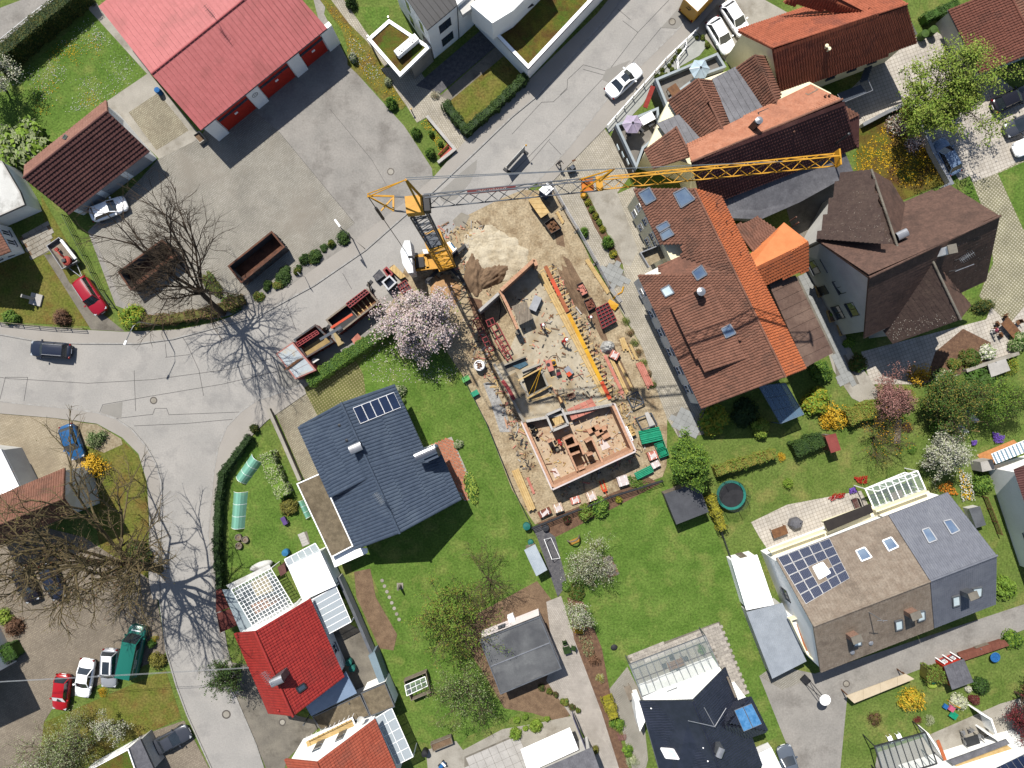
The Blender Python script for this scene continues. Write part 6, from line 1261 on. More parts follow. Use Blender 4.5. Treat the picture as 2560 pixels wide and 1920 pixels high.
for i in range(4): a,b = PIT[i],PIT[(i + 1) % 4]; mb.add([(a.x,a.y,-2.6),(b.x,b.y,-2.6),(b.x,b.y,SL),(a.x,a.y,SL)],[(0,1,2,3)])
mb.add([(p.x,p.y,-2.6) for p in PIT],[(0,1,2,3)]); mb.obj('stair_pit',CONC,site)
def wall(pts,wd,z0,z1,m,name='wall',zt=None,z=None):
    mb = MB(); path_wall(mb,[(v.x,v.y) for v in gp(pts,z1)],wd,z0,z1); o = mb.obj(name,m,site); return o
# rim walls of the pit
for pl in ([(1000,610),(1320,480)],[(980,800),(1120,1040)],[(1330,580),(1490,960)],[(1110,1060),(1500,860)]): wall(pl,.22,SL - .02,SL + .35,CONC,'pit_rim')
m = MB(); m.beam(g(935,770,1.7),g(1350,545,1.7),.16,.12); m.beam(g(1090,1080,1.7),g(1520,850,1.7),.16,.12); m.beam(g(1170,1110,1.6),g(1540,1000,1.6),.2,.1); m.obj('prop_beam',WOODL,site)
m = MB(); m.tube([g(1120,1010,1.5),g(1340,540,2.2)],.03,5); m.tube([g(1205,1000,1.5),g(1340,540,2.2)],.03,5); m.obj('yellow_strap',FYEL,site)
# second pit with blue tarp
MB().prism(gp([(690,500),(1060,350),(1110,480),(760,620)],1.15),SL,1.14).obj('tarp_base',CONC_D,site); wall([(690,505),(1060,355)],.16,SL,1.7,CONC,'pit_rim'); MB().prism(gp([(840,520),(1060,440),(1110,490),(960,570)],1.2),1.12,1.24).obj('blue_tarp',mat('tarp_blue',C(86,122,140),C(66,100,120),scale=2,fine=.2),site)
MB().prism(gp([(745,700),(900,620),(980,800),(1060,1000),(950,1080),(860,900)],1.15),SL,1.13).obj('rubble_floor',mat('rubble',C(168,146,112),C(124,110,90),scale=2.5,fine=.3,c3=C(90,100,94),s3=.8),site)
# low left parapet with red brackets
wall([(520,480),(1040,1490)],.3,SL - .05,1.45,CONC,'edge_wall')
for pl in ([(660,770),(740,870)],[(740,870),(870,1100)]): wall(pl,.4,1.4,1.6,FRED,'edge_form')
# walls of the upper part
zone(1160,640,6.9125)
def blockwall(pts,wd,z0,z1,m=None,L=.5,hh=.24,name='wall'):
    """clay block wall: core + a top course of separate blocks"""
    o = wall(pts,wd * .96,z0,z1 - hh,m or BRICKW,name); P = [Vector((v.x,v.y,0)) for v in gp(pts,z1)]
    for a,b in zip(P[:-1],P[1:]):
        n = max(1,round((b - a).length / L)); d = (b - a); st = d.length / n; rz = math.atan2(d.y,d.x)
        key = ('blk',round(st,2),wd,(m or BRICKW).name)
        me = BLK.get(key) or BLK.setdefault(key,MB().box((0,0,hh / 2),(st - .012,wd,hh)).mesh('clay_block',m or BRICKW))
        for i in range(n): place(me,'clay_block',a.lerp(b,(i + .5) / n) + Vector((0,0,z1 - hh)),rz,o)
    return o
BLK = {}
blockwall([(635,592),(1215,62)],.36,SL,3.9); blockwall([(1215,62),(1255,165)],.36,SL,3.9); blockwall([(622,600),(760,870),(930,1262)],.3,SL,3.4)
wall([(255,955),(600,645)],.3,0,2.7,CONC_L,'concrete_wall'); wall([(900,1290),(960,1320)],.5,SL,2.8,CONC_D,'pillar')
zone(1280,980,6.9125)
# lower part: floor, outer walls, partitions
MB().prism(gp([(230,540),(1740,240),(2070,1000),(720,1600)]),0,.07).obj('ground_floor',mat('floor_screed',C(222,200,172),C(208,182,150),scale=.7,fine=.16,fscale=5,c3=C(196,160,126),s3=.5),site)
for pl in ([(215,540),(712,1640)],[(712,1640),(2090,1005)],[(2090,1005),(1750,245)]):
    blockwall(pl,.3,0,3.2); P = gp(pl,3.2); c = g(1150,800,3.2); d = (P[1] - P[0]).normalized(); nn = Vector((d.y,-d.x,0)); nn = nn if nn.dot(P[0] - c) > 0 else -nn; mb = MB(); path_wall(mb,[P[0] + nn * .24 - d * .2,P[1] + nn * .24 + d * .2],.16,0,3.22); mb.obj('insulation',INSUL,site)
for pl in ([(890,825),(1130,1370)],[(895,820),(1045,748)],[(1050,745),(1112,900)],[(940,965),(1160,890)],[(1020,1090),(1172,1032)],[(1270,868),(1380,805),(1560,1210)],[(1150,1345),(1260,1300)],[(620,870),(690,835)],[(1170,900),(1240,1080)],[(1300,1100),(1400,1060)]): blockwall(pl,.2,.05,2.4)
blockwall([(250,505),(1740,215)],.3,.05,1.5,CONC_L,name='slab_edge')
for pl in ([(600,400),(860,285)],[(860,285),(975,560)],[(975,560),(705,670)],[(705,670),(590,400)]): wall(pl,.24,.05,2.1,CONC_L,'shaft_wall')
panels(gp([(690,470),(840,400),(905,520),(750,580)],1.9),.3,'plank',WOODL,site,lift=.02)
# pink ceiling panels laid on the slab
P = gp([(945,300),(1375,105),(1495,300),(1030,490)],SL); bil = lambda u,v: P[0].lerp(P[1],u).lerp(P[3].lerp(P[2],u),v)
for i in range(4):
    for j in range(3):
        q = [bil((i + a) / 4,(j + b) / 3) for a,b in ((.03,.03),(.97,.03),(.97,.97),(.03,.97))]; MB().prism(q,SL + .02,SL + .09 + .01 * ((i + j) % 3)).obj('ceiling_panel',PINKP,site)
for x,y in ((1370,660),(1440,620),(1500,700),(1560,640),(1620,760)): MB().box(g(x,y,.3) + Vector((0,0,.05)),(.9,.5,.5),.5).obj('block_stack',BRICKW,site)
MB().prism(gp([(1500,850),(1600,810),(1700,950),(1560,1010)]),.07,.12).obj('foil',INSUL,site); MB().prism(gp([(680,1330),(760,1310),(830,1440),(740,1480)]),.07,.16).obj('foil',INSUL,site)
m = MB()
for k in range(6): m.beam(g(1900 + k * 26,640 + k * 46,2.),g(1980 + k * 22,600 + k * 46,2.),.08,.08)
m.beam(g(1890,630,2.05),g(2040,880,2.05),.1,.06); m.beam(g(1975,590,2.05),g(2090,830,2.05),.1,.06); m.obj('trestle_ladder',WFRAME,site)
for x,y,r_ in ((770,975,.3),(735,855,.15),(345,600,.32),(400,645,.28),(370,700,.26),(430,790,.2)): MB().lathe(g(x,y) + Vector((0,0,.07)),[(r_ * .85,0),(r_,.4),(r_ * .9,.4),(r_ * .75,.05)],14).obj('bucket',CDK if r_ < .32 and x < 600 else CONC_D,site)
# edge formwork on the right
zone(1160,640,6.9125); fw = thing('slab_edge_formwork','yellow and orange edge formwork with timber walkway along the slab','formwork',g(1900,1200))
A0,A1 = g(1275,320,1.25),g(2395,2440,1.25); B0,B1 = g(1405,175,1.25),g(2520,2470,1.25)
for k in range(6):
    a,b = A0.lerp(A1,k / 6),A0.lerp(A1,(k + .985) / 6); d = (b - a).normalized(); nn = Vector((d.y,-d.x,0)); nn = nn if nn.x > 0 else -nn
    for j in range(3): MB().beam(a + nn * (.12 + .26 * j),b + nn * (.12 + .26 * j),.24,.05).obj('walkway_board',WOODL,fw)
segs = [(0,.1,FBRN),(.1,.22,FORA),(.22,.345,FBRN),(.36,.62,FYEL),(.625,.86,FYEL),(.87,1.,FORA)]
for t0,t1,mm in segs: MB().beam(B0.lerp(B1,t0),B0.lerp(B1,t1),.42,.2).obj('formwork_beam',mm,fw)
d = (B1 - B0).normalized(); nn = Vector((d.y,-d.x,0)); nn = nn if nn.x > 0 else -nn
jo = MB().box((0,0,0),(1.5,.11,.11)).mesh('joist',WOODL)
for k in range(32): place(jo,'joist',B0.lerp(B1,(k + .5) / 32) - nn * .1 + Vector((0,0,-.14)),math.atan2(nn.y,nn.x),fw,(1 + (.55 if k % 3 == 1 else 0),1,1))
for k in range(0,32,3):
    c = B0.lerp(B1,(k + .5) / 32) + nn * .5; MB().beam(c + Vector((0,0,-.2)),Vector((c.x,c.y,0)) + nn * .4,.08).obj('prop',WOODL,fw)
# timber deck on the slab, silver panel stack, red frames
dk = thing('timber_deck','grey weathered timber deck standing on the concrete slab','formwork deck',g(1000,970,SL))
panels(gp([(820,870),(1080,780),(1190,1080),(955,1195)],2.6),.3,'board',WOODG,dk,lift=.0,t=.05)
for p in gp([(860,900),(1070,820),(1160,1060),(970,1150)],2.5): MB().box((p.x,p.y,(2.5 + SL) / 2),(.12,.12,2.5 - SL)).obj('post',WOODG,dk)
st = thing('silver_panel_stack','stack of silver metal panels on the concrete slab','panel stack',g(1230,830,SL)); ORG[st.name] = Vector((0,0,0)); st.location = (st.location.x,st.location.y,SL); st.rotation_euler = (0,0,1.15)
for k in range(7): MB().box((0,0,.06 + k * .1),(1.65,.85 - .03 * (k % 2),.08)).obj('panel',ALU,st)
def redframe(label,a,b,wd,z,base=0.):
    p,q = g(*a,z),g(*b,z); t = thing('shuttering_rack',label,'shuttering rack',(p.x,p.y,base)); d = (q - p); L = d.length; d.normalize(); n = Vector((-d.y,d.x,0)); m = MB()
    for s_ in (-1,1): MB().beam(p + n * s_ * wd / 2,q + n * s_ * wd / 2,.1,.16).obj('rail',FRED,t)
    k = max(2,int(L / .55))
    for i in range(k + 1): MB().beam(p + d * (L * i / k) - n * wd / 2,p + d * (L * i / k) + n * wd / 2,.08,.1).obj('rung',FRED,t)
    for s_ in (-1,1):
        for e in (p,q): c = e + n * s_ * wd / 2; MB().box((c.x,c.y,(base + z) / 2),(.1,.1,z - base)).obj('leg',FRED,t)
redframe('long red formwork frame on the left of the slab',(520,1190),(760,1640),.75,1.9); redframe('red formwork frame in the shadow of the mast',(200,1090),(470,1640),.6,1.6); redframe('short red formwork frame at the end of the concrete wall',(400,1170),(520,1120),.7,2.0)
zone(1160,840,6.9125); redframe('red formwork frame ending beside the blue tarp',(570,60),(790,400),.55,1.9,SL)
# loose things on the slab
def boxthing(name,label,cat,quad,z0,z1,m,parts=None,zt=None):
    P = gp(quad,z1); c = sum(P,Vector()) / 4; t = thing(name,label,cat,(c.x,c.y,z0)); MB().prism(P,z0,z1).obj('body',m,t); return t,P
t,P = boxthing('block_pallet','pallet of clay blocks with a round hole beside the pit','pallet',[(1400,430),(1500,400),(1560,590),(1470,620)],SL + .12,2.,PINKP); MB().prism([p for p in P],SL,SL + .12).obj('pallet_base',WOOD,t); MB().lathe((P[0] + P[1]) / 2 + Vector((.05,-.5,0)),[(.2,0),(.2,.06),(.12,.06)],14).obj('pipe_end',CDK,t)
t,P = boxthing('tool_chest','white and red tool chest beside the yellow pump','tool chest',[(1590,580),(1650,570),(1680,660),(1600,690)],SL,1.6,WFRAME); MB().prism([P[0],P[1],(P[1] + P[2]) / 2,(P[0] + P[3]) / 2],1.6,1.66).obj('lid',mat('tool_dark',C(60,56,60),C(50,46,50),scale=2,fine=.1),t); MB().prism([(P[0] + P[3]) / 2,(P[1] + P[2]) / 2,P[2],P[3]],1.6,1.65).obj('front_lid',FRED,t)
t,P = boxthing('yellow_pump','yellow pump box with hose on the slab','pump',[(1500,420),(1570,400),(1600,500),(1530,520)],SL,1.6,FYEL); m = MB(); m.tube([g(1420 + 60 * math.cos(a) + 30 * a,420 + 90 * math.sin(a),SL + .04) for a in [k * .5 for k in range(14)]],.03,5); m.obj('hose',CDK,t); MB().lathe((P[0] + P[2]) / 2 ,[(.2,0),(.2,.12),(.05,.16)],12).obj('motor_cap',CDK,t)
t,P = boxthing('panel_trolley','trolley with silver sheets and an orange box on the slab','trolley',[(1725,570),(1800,510),(1900,630),(1820,700)],SL + .2,1.5,ALU); MB().prism(gp([(1760,650),(1820,610),(1870,660),(1810,710)],1.7),1.5,1.75).obj('orange_box',FORA,t); MB().prism(P,SL,SL + .2).obj('base',CDK,t)
t,P = boxthing('clay_block_stack','small stack of orange clay blocks beside the pink panels','block stack',[(1780,1010),(1900,965),(1930,1050),(1820,1100)],SL,1.5,BRICKW); [MB().box(P[0].lerp(P[1],.2 + .3 * k).lerp(P[3],.25) + Vector((0,0,.04)),(.3,.25,.08),.4).obj('block',BRICKD,t) for k in range(3)]
t,P = boxthing('pillar_form','tall brown column form beside the concrete shaft','column form',[(1610,1040),(1660,1030),(1720,1140),(1660,1170)],SL,2.2,WOOD); MB().prism([p for p in inset(P,.1)],2.2,2.24).obj('top_plate',WOODL,t)
c = g(265,510,.9); bb = thing('big_bag','white big bag full of wood scraps beside the lawn','big bag',(c.x,c.y,0)); MB().lathe((c.x,c.y,0),[(.5,0),(.62,.3),(.62,.95),(.55,1.05),(.5,.95),(.45,.85)],18).obj('bag',WFRAME,bb); m = MB(); [m.beam(Vector((c.x,c.y,.92)) + Vector((random.uniform(-.35,.35),random.uniform(-.35,.35),0)),Vector((c.x,c.y,.98)) + Vector((random.uniform(-.4,.4),random.uniform(-.4,.4),random.uniform(0,.15))),.07,.05) for _ in range(14)]; m.obj('wood_scraps',WOOD,bb)
for lb,x,y,m_ in (('light green plastic box on the edge of the lawn',35,740,mat('lime_plastic',C(120,200,120),C(104,184,104),scale=2,fine=.05)),('dark green plastic box beside the fence of the lawn',190,990,GREENP)):
    c = g(x,y); t = thing('plastic_box',lb,'box',c); MB().box(c + Vector((0,0,.3)),(.8,.5,.55),.5).obj('tub',m_,t); MB().box(c + Vector((0,0,.6)),(.86,.56,.06),.5).obj('lid',m_,t)
sheet('crushed_concrete',gp([(330,820),(420,790),(560,960),(720,1280),(830,1660),(620,1660),(470,1180)]),mat('grey_rubble',C(196,194,190),C(160,158,154),scale=3,fine=.3,fscale=14,bump=.6,bscale=12),.04)
zone(1160,640,6.9125); sheet('sand_heap_base',gp([(330,0),(900,-60),(1000,130),(700,420),(420,300)]),mat('sand',C(224,212,186),C(208,194,166),scale=1.2,fine=.2,fscale=5,bump=1.,bscale=8,c3=C(190,174,144),s3=.7),.04)
# sand heap relief
from mathutils import noise as mnoise
def heap(name,label,x,y,rx,ry,h,m,seed,cat='heap',rz=0.,n=30):
    c = g(x,y); mb = MB(); R_ = Matrix.Rotation(rz,3,'Z')
    for j in range(n + 1):
        for i in range(n + 1):
            u,v = 2 * i / n - 1,2 * j / n - 1; q = Vector((u * 2.2 + seed * 9,v * 2.2,seed)); r2 = (u * u + v * v) * (1 + .5 * mnoise.noise(q)); f = max(0,1 - r2) ** .9
            mb.v.append(tuple(c + R_ @ Vector((u * rx,v * ry,h * f * (1 + .5 * mnoise.noise(q * 2.1)) + (.09 * mnoise.noise(q * 5) + .05 * mnoise.noise(q * 11)) * min(1,f * 4) - .03 * (f <= 0)))))
    mb.f = [(j * (n + 1) + i,j * (n + 1) + i + 1,(j + 1) * (n + 1) + i + 1,(j + 1) * (n + 1) + i) for j in range(n) for i in range(n)]; mb.mi = [0] * len(mb.f)
    return mb.obj(name,m,label=label,cat=cat,smooth=True)
heap('sand_heap','pale sand heap at the upper end of the building site',560,30,3.6,2.6,.45,MATS['sand'],1); heap('sand_heap','smaller sand heap spreading towards the paved road',380,-260,2.6,1.8,.25,MATS['sand'],2); heap('earth_heap','brown earth heap along the clay block wall',500,330,2.2,1.2,.8,SOIL,3,rz=.6); heap('earth_heap','dark earth heap beside the crane foot',180,330,1.2,2.4,.7,SOIL,4)
heap('earth_bank','brown earth bank under the site fence',1900,600,.8,3.2,.4,SOIL,5,rz=.45)
zone(900,560,6.9125); sheet('puddle',gp([(1600,-60),(1750,-200),(1900,-140),(1800,60),(1650,40)]),mat('wet_asphalt',C(150,142,126),C(132,124,110),scale=1,fine=.1,rough=.4),.034); heap('sand_heap','reddish sand patch behind the magnolia',1480,1180,1.7,2.,.5,mat('red_sand',C(206,160,116),C(190,150,104),scale=1,fine=.2),6)
# ------------------------------------------------------------------ vehicles
def paint(n,c1,rough=.25,metal=.2): return mat('paint_' + n,c1,c1,fine=.0,rough=rough,metal=metal,spec=.6)
TYRE = mat('tyre',(.02,.02,.02),(.03,.03,.03),fine=.1,rough=.8); RIM = mat('rim',C(180,182,186),C(160,162,166),scale=5,fine=.05,rough=.3,metal=.7); CGL = mat('car_glass',(.012,.016,.02),(.02,.026,.032),scale=.8,fine=0,rough=.04,spec=.9); HL = mat('headlight',C(220,224,228),C(200,206,212),scale=4,fine=0,rough=.1); TLR = mat('tail_light',C(150,20,20),C(130,14,14),scale=4,fine=0,rough=.2); TRIM = mat('black_trim',(.02,.02,.022),(.03,.03,.032),fine=.05,rough=.6)
WHE = (lambda r: (MB().lathe((0,0,0),[(r * .55,-.1),(r * .93,-.1),(r,-.06),(r,.06),(r * .93,.1),(r * .55,.1)],16),MB().lathe((0,0,0),[(.03,-.08),(r * .56,-.09),(r * .56,.09),(.03,.08)],14)))
_w = WHE(.32)
for b_ in _w: b_.v = [(v[0],v[2],v[1]) for v in b_.v]
WT,WR = _w[0].mesh('tyre',TYRE),_w[1].mesh('rim',RIM)
def car(label,c,rz,L=4.3,W=1.78,H=1.45,col=None,style='hatch',name='parked_car',cat='car',roofcol=None,sunroof=False,group='parked cars',extra=None):
    col = col or paint('silver',C(190,194,198)); t = thing(name,label,cat,(c[0],c[1],0),rz,group); ORG[t.name] = Vector((0,0,0)); w2 = W / 2
    van = style == 'van'; sedan = style == 'sedan'
    hood = {'hatch': .28,'sedan': .28,'suv': .28,'van': .17,'box': .2}[style] * L; trunk = {'hatch': .06,'sedan': .2,'suv': .05,'van': .01,'box': .01}[style] * L
    zb = .62 * H if not van else .5 * H; zh = zb * .93
    xs = [-.5,-.485,-.44,-.36,-.2,0,.2,.34,.42,.465,.49,.5]; mb = MB(); rings = []
    for f in xs:
        x = f * L; k = abs(f) * 2; wv = w2 * (1 - .34 * max(0,(k - .72) / .28) ** 2.4) if not van else w2 * (1 - (.3 if f > 0 else .06) * max(0,(k - .8) / .2) ** 2.2)
        if x > L / 2 - hood: zt = zh - (zh - zb * .72) * ((x - (L / 2 - hood)) / hood) ** 2
        elif x < -L / 2 + trunk + .02 * L: zt = zb * (.96 if not van else 1) - .1 * max(0,(k - .95) / .05)
        else: zt = zb
        lo = .24 + .12 * max(0,(k - .9) / .1)
        rings.append([(x,0,lo),(x,wv * .9,lo),(x,wv,lo + .14),(x,wv,zt * .72),(x,wv * .97,zt * .92),(x,wv * .86,zt),(x,wv * .45,zt + .035),(x,0,zt + .045)])
    full = [r + [(p[0],-p[1],p[2]) for p in r[-2:0:-1]] for r in rings]; n = len(full[0]); vv = [p for r in full for p in r]
    fs = [(i * n + k,(i + 1) * n + k,(i + 1) * n + (k + 1) % n,i * n + (k + 1) % n) for i in range(len(full) - 1) for k in range(n)] + [tuple(range(n)),tuple(range(len(full) * n - 1,(len(full) - 1) * n - 1,-1))]
    body = MB().add(vv,fs).obj('body',col,t,smooth=True)
    xf0 = L / 2 - hood + .05; xr0 = -L / 2 + trunk + .06; sl = {'hatch': .16,'sedan': .16,'suv': .13,'van': .1,'box': .1}[style] * L; sr = {'hatch': .1,'sedan': .13,'suv': .06,'van': .015,'box': .015}[style] * L
    xf1 = xf0 - sl; xr1 = xr0 + sr; wb,wt = w2 * .88,w2 * (.7 if not van else .82); z0 = zb - .02; zr = H
    B = [Vector((xr0,-wb,z0)),Vector((xf0,-wb * .92,z0)),Vector((xf0,wb * .92,z0)),Vector((xr0,wb,z0))]; T = [Vector((xr1,-wt,zr - .06)),Vector((xf1,-wt,zr - .07)),Vector((xf1,wt,zr - .07)),Vector((xr1,wt,zr - .06))]
    def gl(nm,q,m=None): MB().add(q,[(0,1,2,3)]).obj(nm,m or CGL,t)
    bow = Vector((.1,0,.02)); cf0 = (B[1] + B[2]) / 2 + bow; cf1 = (T[1] + T[2]) / 2 + bow * .6
    MB().add([B[1],cf0,B[2],T[2],cf1,T[1]],[(0,1,4,5),(1,2,3,4)]).obj('windshield',CGL,t,smooth=True)
    gl('rear_window' if not van else 'rear_door',[B[3],B[0],T[0],T[3]],None if not van else col); xm = .35 if van else 1
    for s_ in (0,1):
        b0,b1,t0,t1 = (B[0],B[1],T[0],T[1]) if s_ == 0 else (B[3],B[2],T[3],T[2])
        if van:
            bm,tm = b0.lerp(b1,.72),t0.lerp(t1,.74); gl('side_panel',[b0,bm,tm,t0] if s_ == 0 else [bm,b0,t0,tm],col); gl('side_window',[bm,b1,t1,tm] if s_ == 0 else [b1,bm,tm,t1])
        else:
            gl('side_window',[b0,b1,t1,t0] if s_ == 0 else [b1,b0,t0,t1])
            MB().beam(b0.lerp(b1,.48),t0.lerp(t1,.46),.09,.03).obj('pillar',TRIM,t)
        for b_,t_ in ((b0,t0),(b1,t1)): MB().beam(b_,t_,.09,.06).obj('pillar',col,t)
    R_ = MB(); ns,ms = 6,6; vv = []
    for i in range(ns + 1):
        for j in range(ms + 1):
            u,v = i / ns,j / ms; p = T[0].lerp(T[1],u).lerp(T[3].lerp(T[2],u),v); p = p + Vector((0,0,.07 * (1 - (2 * v - 1) ** 4) * (1 - .6 * (2 * u - 1) ** 4))); p.x += (.04 if i == ns else 0) * (1 - (2 * v - 1) ** 2); vv.append(p)
    R_.add(vv,[(i * (ms + 1) + j,(i + 1) * (ms + 1) + j,(i + 1) * (ms + 1) + j + 1,i * (ms + 1) + j + 1) for i in range(ns) for j in range(ms)]); rf = R_.obj('roof',roofcol or col,t,smooth=True)
    if sunroof: MB().box(((xf1 + xr1) / 2 + .28,0,zr + .022),(.75 if sunroof is True else 1.4,wt * 1.2,.02)).obj('sunroof',CGL,rf)
    if style == 'suv': [MB().beam((xr1,s_ * wt * .92,zr + .04),(xf1,s_ * wt * .92,zr + .04),.05,.05).obj('roof_rail',ALU,rf) for s_ in (-1,1)]
    for sx in (-.3,.31):
        for sy in (-1,1):
            o = place(WT,'wheel',(sx * L,sy * (w2 - .1),.32),0,t); place(WR,'rim',(sx * L,sy * (w2 - .1),.32),0,o).location = (0,0,0)
    for sy in (-1,1):
        MB().box((L * .455,sy * w2 * .7,zb * .72),(.24,.32,.12),-sy * .35).obj('headlight',HL,t); MB().box((-L * .478,sy * w2 * .76,zb * .82),(.14,.3,.16),sy * .2).obj('tail_light',TLR,t); MB().box((xf0 - .22,sy * (w2 + .08),zb + .06),(.14,.2,.13)).obj('mirror',col,t)
    MB().box((L * .497,0,.42),(.04,.5,.11)).obj('number_plate',WFRAME,t); MB().box((-L * .502,0,.6),(.03,.5,.11)).obj('number_plate',WFRAME,t)
    if extra: extra(t,dict(L=L,W=W,H=H,zb=zb,xf0=xf0,xf1=xf1,B=B,T=T))
    return t
PW = paint('white',(.74,.75,.76),.2,0.); PSV = paint('silver_grey',C(196,200,206)); PRD = paint('red',C(200,30,36),.25,0.); PCR = paint('crimson',C(186,26,48),.25,0.); PNV = paint('navy',C(48,56,76)); PBL = paint('blue',C(50,116,176)); PDG = paint('dark_grey',C(84,88,98)); PGN = paint('green',C(24,124,108),.35,0.); PBK = paint('black',C(40,38,46)); PLB = paint('light_blue',C(140,164,196)); PYE = paint('yellow',C(238,176,30),.4,0.)
R = math.radians
def cpos(x,y,z=.9): v = g(x,y,z); return (v.x,v.y)
tile(0,1)
car('white hatchback parked in front of the brown tiled garage',cpos(925,142),R(21.6),4.2,1.78,1.45,PW)
car('red estate van parked on the narrow drive with a trailer behind',cpos(775,895),R(-56),4.5,1.8,1.8,PCR,'suv')
car('dark navy estate car driving along the road at the left',cpos(428,1362),R(175.5),4.5,1.8,1.5,PNV,'suv',name='moving_car')
tile(0,2); car('bright blue car parked on the left forecourt',cpos(612,500),R(-70),4.,1.75,1.5,PBL)
zone(0,0,1); car('dark car under the huge bare tree, nearer the left edge',cpos(62,1462),R(-68),4.2,1.75,1.5,PBK); car('second dark car under the huge bare tree',cpos(128,1455),R(-68),4.2,1.75,1.5,PNV)
tile(0,3)
def vantext(t,d):
    m = MB(); rr = random.Random(9)
    for i in range(6): x = -1.5 + i * .17; m.beam((x,-d['W'] * .462,1.5),(x,-d['W'] * .452,1.75),.04,.01); m.beam((x,-d['W'] * .462,1.5 + .12 * rr.randint(0,2)),(x + .1,-d['W'] * .462,1.5 + .12 * rr.randint(0,2)),.01,.03)
    m.beam((-2.2,-d['W'] * .455,1.95),(.6,-d['W'] * .455,1.95),.01,.05); m.obj('lettering',WFRAME,t); MB().box((2.35,0,1.13),(.12,1.,.03)).obj('hood_lettering',WFRAME,t)
car('long green delivery van with pale lettering beside the white cars',cpos(1130,660,1.4),R(78.5),5.7,1.95,2.35,PGN,'van',name='delivery_van',cat='van',extra=vantext)
car('silver car with dark glass roof beside the green van',cpos(940,800),R(-93),4.3,1.8,1.6,PSV,'suv',sunroof=2,roofcol=PW)
car('white sedan between the red car and the silver car',cpos(722,888),R(-99),4.3,1.75,1.42,PW,'sedan')
def shade(t,d): B,T = d['B'],d['T']; MB().add([B[1] * 1.0 + Vector((.03,0,.03)),B[2] + Vector((.03,0,.03)),T[2] + Vector((.06,0,.02)),T[1] + Vector((.06,0,.02))],[(0,1,2,3)]).obj('sunshade',WFRAME,t)
car('red hatchback with white sunshade over its windscreen',cpos(520,1010),R(-97),4.,1.72,1.45,PRD,extra=shade)
car('dark grey coupe parked beside the flat garage at the bottom left',cpos(1465,1430),R(28),4.6,1.85,1.4,PDG,'sedan')
tile(2,0)
car('silver white sedan with black sunroof driving down the road',cpos(968,690),R(42),4.6,1.82,1.42,PW,'sedan',sunroof=True,name='moving_car'); car('white rounded car parked left beside the villa',cpos(1808,300),R(-60),4.2,1.8,1.5,PW); car('white car parked right beside the villa wall',cpos(1935,150),R(-57),4.2,1.75,1.48,PW)
tile(3,0)
car('dark red black car in the shade of the tiled garage',cpos(2110,850),R(24),4.3,1.8,1.5,PBK); car('dark grey car at the right edge of the court',cpos(2220,1060),R(204),4.4,1.8,1.48,PDG); car('white car cut by the right edge of the court',cpos(2300,1230),R(204),4.4,1.8,1.5,PW); car('light blue grey car under the maple beside the low wall',cpos(1555,1350),R(117),4.3,1.8,1.5,PLB)
tile(3,3); car('grey blue car at the bottom beside the lane',cpos(190,1640),R(107),4.4,1.8,1.5,paint('grey_blue',C(120,130,144)))
# yellow parcel van
tile(2,0); c = g(1590,20,1.5); vn = thing('parcel_van','yellow box van with white roof and black horn emblem at the top edge','van',(c.x,c.y,0),R(47)); ORG[vn.name] = Vector((0,0,0)); rzv = R(47)
cc = g(1580,15,2.9); vn.location = (cc.x + 1.3,cc.y + 1.5,0)
MB().box((-.6,0,1.75),(4.,2.1,2.3)).obj('cargo_box',PYE,vn); MB().box((-.6,0,2.93),(3.9,2.,.06)).obj('roof',R_WHITE,vn)
m = MB(); m.prism([(1.4,-1.),(2.9,-.95),(3.1,-.6),(3.1,.6),(2.9,.95),(1.4,1.)],.45,1.2); m.prism([(1.4,-.95),(2.2,-.9),(2.2,.9),(1.4,.95)],1.2,2.2); m.obj('cab',PYE,vn); MB().add([(2.95,-.85,1.22),(2.95,.85,1.22),(2.22,.8,2.15),(2.22,-.8,2.15)],[(0,1,2,3)]).obj('windshield',CGL,vn)
for sx in (-1.6,2.1):
    for sy in (-1,1): o = place(WT,'wheel',(sx,sy * .95,.36),0,vn,1.12); place(WR,'rim',(sx,sy * .95,.36),0,o).location = (0,0,0)
m = MB(); pts = [Vector((-2.62,.35 * math.cos(a) * .6,2.3 + .2 * math.sin(a))) for a in [k * math.pi / 8 for k in range(13)]]; m.tube(pts,[.03] * 11 + [.06,.09],6); m.tube([(-2.62,-.05,2.1),(-2.62,.38,2.05)],[.03,.03],6); m.obj('horn_emblem',TRIM,vn); MB().box((-2.65,0,.55),(.12,2.,.18)).obj('bumper',TRIM,vn)
for sy in (-1,1): MB().box((-2.63,sy * .9,.85),(.05,.16,.3)).obj('tail_light',TLR,vn)
# trailer with mini excavator
zone(80,560,7.93); P = gp([(310,440),(560,265),(930,740),(620,900)],.8); c = sum(P,Vector()) / 4; tr = thing('car_trailer','grey box trailer hitched behind the red van','trailer',(c.x,c.y,0)); MB().prism(P,.45,.55).obj('floor',WOODG,tr); m = MB(); ring(m,P,inset(P,.06),.5,1.05); m.obj('side_wall',ALU,tr)
MB().tube([P[0].lerp(P[3],.1) * 0 + Vector((P[1].x * .86 + P[2].x * .14,P[1].y * .86 + P[2].y * .14,1.1)),Vector((P[1].x * .08 + P[2].x * .92,P[1].y * .08 + P[2].y * .92,1.1))],.16,10).obj('rolled_cover',WFRAME,tr)
hp = g(1010,1080,.5); m = MB(); m.beam(P[2].lerp(P[3],.25) - Vector((0,0,.3)),hp,.07); m.beam(P[2].lerp(P[3],.75) - Vector((0,0,.3)),hp,.07); m.obj('drawbar',ALU,tr)
for e in (P[0].lerp(P[3],.55),P[1].lerp(P[2],.55)): place(WT,'wheel',(e.x,e.y,.32),-.95,tr)
